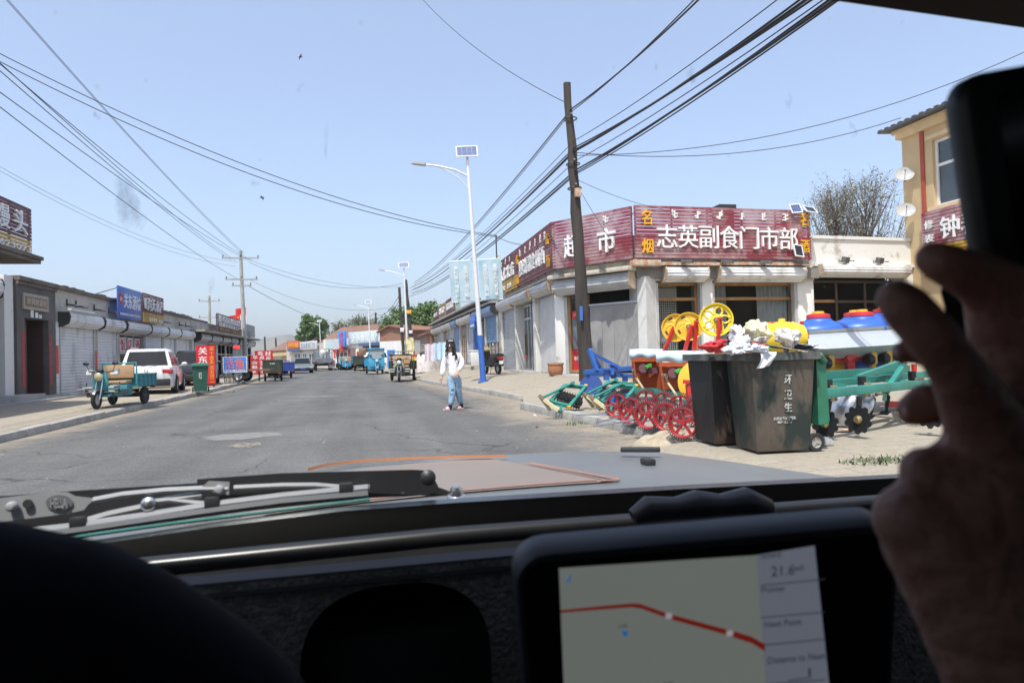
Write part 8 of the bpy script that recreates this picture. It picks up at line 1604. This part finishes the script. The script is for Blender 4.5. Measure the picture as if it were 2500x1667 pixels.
def ntext(s, x, y, w_, h_, m=scl):
    u, v = gpl.hit(*c14(x, y)); wd = (gpl.hit(*c14(x+w_/2, y))[0]-gpl.hit(*c14(x-w_/2, y))[0]); hh = gpl.hit(*c14(x, y+h_))[1]-v; b = B(); b.text(s, gpl.M(u, v, .0079), wd, abs(hh), .0001, .006); b.obj('screen_text', m, body)
ntext('Speed', 1210, 472, 88, 28); ntext('21.6', 1265, 536, 100, 44); ntext('km/h', 1335, 524, 42, 24); ntext('Pointer', 1225, 616, 104, 26); ntext('Next Point', 1266, 764, 160, 28); ntext('Distance to Next', 1325, 916, 250, 30); ntext('1', 1382, 978, 10, 34); ntext('110', 570, 778, 38, 16); ntext('110', 770, 1026, 38, 16)
quad([c14(1290, 1012), c14(1390, 998), c14(1390, 1003), c14(1290, 1017)], scl, 'scale_bar', .0079)
b = B(); p = gpl.P(.08, .14, -.05); b.cyl(p, V((p.x, .76, .93)), .018, n=12); nf(b, 'mount_arm', blackp)
# ------------------------------------------------------------------ phone and hand of the passenger, driver's sleeve
ph = T('phone', 'black phone held up on its side at the right edge of the view', 'phone', at(2420, 400, .31)); PO = V(ph.location)
ppl = Pl(at(2340, 200, .31), at(2500, 172, .315), at(2306, 600, .312)); pu1 = .165; pv1 = ppl.hit(2306, 704)[1]; pv0 = ppl.hit(2400, 178)[1]
b = B(); rr = rrect(-.003, pv0, pu1, pv1, .014); b.loft([[ppl.P(pu1/2+(u-pu1/2)*k, (pv0+pv1)/2+(v-(pv0+pv1)/2)*k, w) for u, v in rr] for w, k in ((-.010, .96), (-.007, .995), (.0, 1), (.004, .985), (.0055, .95))]); o = b.obj('case', mat('phone_case', (.012, .013, .014), .45), ph, angle=60); o.location = -PO
b = B(); rr = rrect(.012, pv0+.010, pu1-.008, pv1-.008, .006); b.prism(rr, lambda u, v, w: ppl.P(u, v, .0056+w), .0004); o = b.obj('screen', mat('phone_screen', (.006, .007, .009), .12), ph); o.location = -PO
fl = [(2318, 600), (2420, 640), (2700, 660), (2700, 1180), (2420, 1110), (2312, 1052), (2290, 1000), (2300, 930), (2345, 880), (2318, 800), (2296, 715)]
b = B(); b.prism(fl, lambda x, y, w: at(x, y, .345+w), .006); o = b.obj('dark_gap_slab', MATS['phone_case'], ph); o.location = -PO  # black slab added behind the hand: dark finger gaps plus a black thing held
def capsules(chains, vox=.0022, sm=6, name='hand'):
    b = B()
    for ch in chains:
        for (p, r_) in ch: b.ball(p, r_, 16, 10)
        for (p, r_), (p2, r2) in zip(ch, ch[1:]):
            n = max(2, int((V(p2)-V(p)).length/max(.002, min(r_, r2)*.45)))
            for i in range(1, n): f = i/n; b.ball(V(p).lerp(V(p2), f), r_+(r2-r_)*f, 16, 10)
    me = bpy.data.meshes.new(name); b.bm.to_mesh(me); b.bm.free(); o = bpy.data.objects.new(name, me); COL.objects.link(o)
    rm = o.modifiers.new('r', 'REMESH'); rm.mode = 'VOXEL'; rm.voxel_size = vox; s_ = o.modifiers.new('s', 'SMOOTH'); s_.factor = .5; s_.iterations = sm
    dg = bpy.context.evaluated_depsgraph_get(); m2 = bpy.data.meshes.new_from_object(o.evaluated_get(dg)); bpy.data.objects.remove(o); bpy.data.meshes.remove(me)
    for p in m2.polygons: p.use_smooth = True
    return m2
def hp2(x, y, Z, r): return (at(x, y, Z), r*Z/FPX)
hs_ = [[hp2(2278, 632, .288, 44), hp2(2308, 644, .285, 52), hp2(2352, 664, .285, 58), hp2(2396, 682, .287, 66), hp2(2440, 715, .29, 80), hp2(2510, 800, .295, 130), hp2(2520, 1000, .30, 110)],
       [hp2(2191, 730, .272, 51), hp2(2216, 755, .27, 60), hp2(2254, 798, .268, 61), hp2(2276, 824, .268, 65), hp2(2306, 862, .268, 60), hp2(2345, 920, .27, 67), hp2(2388, 1000, .278, 84), hp2(2430, 1090, .285, 105)],
       [hp2(2207, 858, .33, 30), hp2(2250, 858, .33, 34), hp2(2330, 890, .325, 38), hp2(2430, 980, .31, 60)],
       [hp2(2232, 1000, .325, 42), hp2(2262, 985, .325, 50), hp2(2310, 980, .33, 46), hp2(2420, 1060, .315, 70)],
       [hp2(2258, 1150, .285, 60), hp2(2300, 1165, .285, 78), hp2(2390, 1150, .288, 110)],
       [hp2(2224, 1268, .283, 90), hp2(2300, 1290, .285, 130), hp2(2400, 1240, .288, 160), hp2(2500, 1050, .30, 150)],
       [hp2(2300, 1320, .285, 140), hp2(2420, 1450, .285, 190), hp2(2520, 1640, .285, 205), hp2(2640, 1900, .28, 215)]]
hand = T('person', 'passenger at the right edge, only a shadowed hand gripping a black phone in view', 'person', at(2500, 1300, .29)); sk = mat('hand_skin', (.28, .14, .10), .6, scale=28, var=.10, c2=(.30, .13, .10), k=.42, soft=.4, bump=.25, bscale=90)
o = linkmesh(capsules(hs_), 'hand', sk, hand); o.location = -V(hand.location)
nm_ = mat('nail', (.45, .25, .2), .35)
for x, y, Z, r_ in ((2190, 862, .317, 12), (2212, 1008, .309, 16)): b = B(); b.ball(at(x, y, Z), (r_*Z/FPX*.5, .002, r_*Z/FPX), 10, 7); o = b.obj('fingernail', nm_, hand); o.location = -V(hand.location)
drv = T('person', 'driver at lower left, only the blurred dark sleeve in view', 'person', at(100, 1650, .34)); b = B(); DO = V(drv.location)
ed_ = [(-350, 1245), (0, 1290), (200, 1335), (350, 1405), (470, 1482), (560, 1548), (640, 1612), (720, 1700), (820, 1850)]
pts = []
for i, (x, y) in enumerate(ed_):
    a, c = ed_[max(0, i-1)], ed_[min(len(ed_)-1, i+1)]; tx, ty = c[0]-a[0], c[1]-a[1]; l = math.hypot(tx, ty); nx_, ny_ = -ty/l, tx/l; rr_ = 300; pts.append((at(x+nx_*rr_, y+ny_*rr_, .36), rr_*.36/FPX))
b.tube([p for p, r_ in pts], [r_ for p, r_ in pts], 24); o = b.obj('sleeve', mat('sleeve_navy', (.006, .0065, .010), .95, var=.3, scale=40, spec=.1), drv); o.location = -DO
# ================================================================== AIR
b = B(); b.box((-2600, -60, -2), (2600, 3400, 260)); hzo = b.obj('haze', None) if False else None
hm_ = bpy.data.materials.new('haze_air'); hm_.use_nodes = True; N = hm_.node_tree.nodes; N.remove(N['Principled BSDF']); pv_ = N.new('ShaderNodeVolumePrincipled')
pv_.inputs['Color'].default_value = (.93, .95, 1, 1); pv_.inputs['Density'].default_value = .0002; pv_.inputs['Anisotropy'].default_value = .3
hm_.node_tree.links.new(pv_.outputs[0], N['Material Output'].inputs['Volume'])
b = B(); b.box((-2600, -60, -2), (2600, 3400, 260)); tag(b.obj('haze', hm_), kind='stuff')
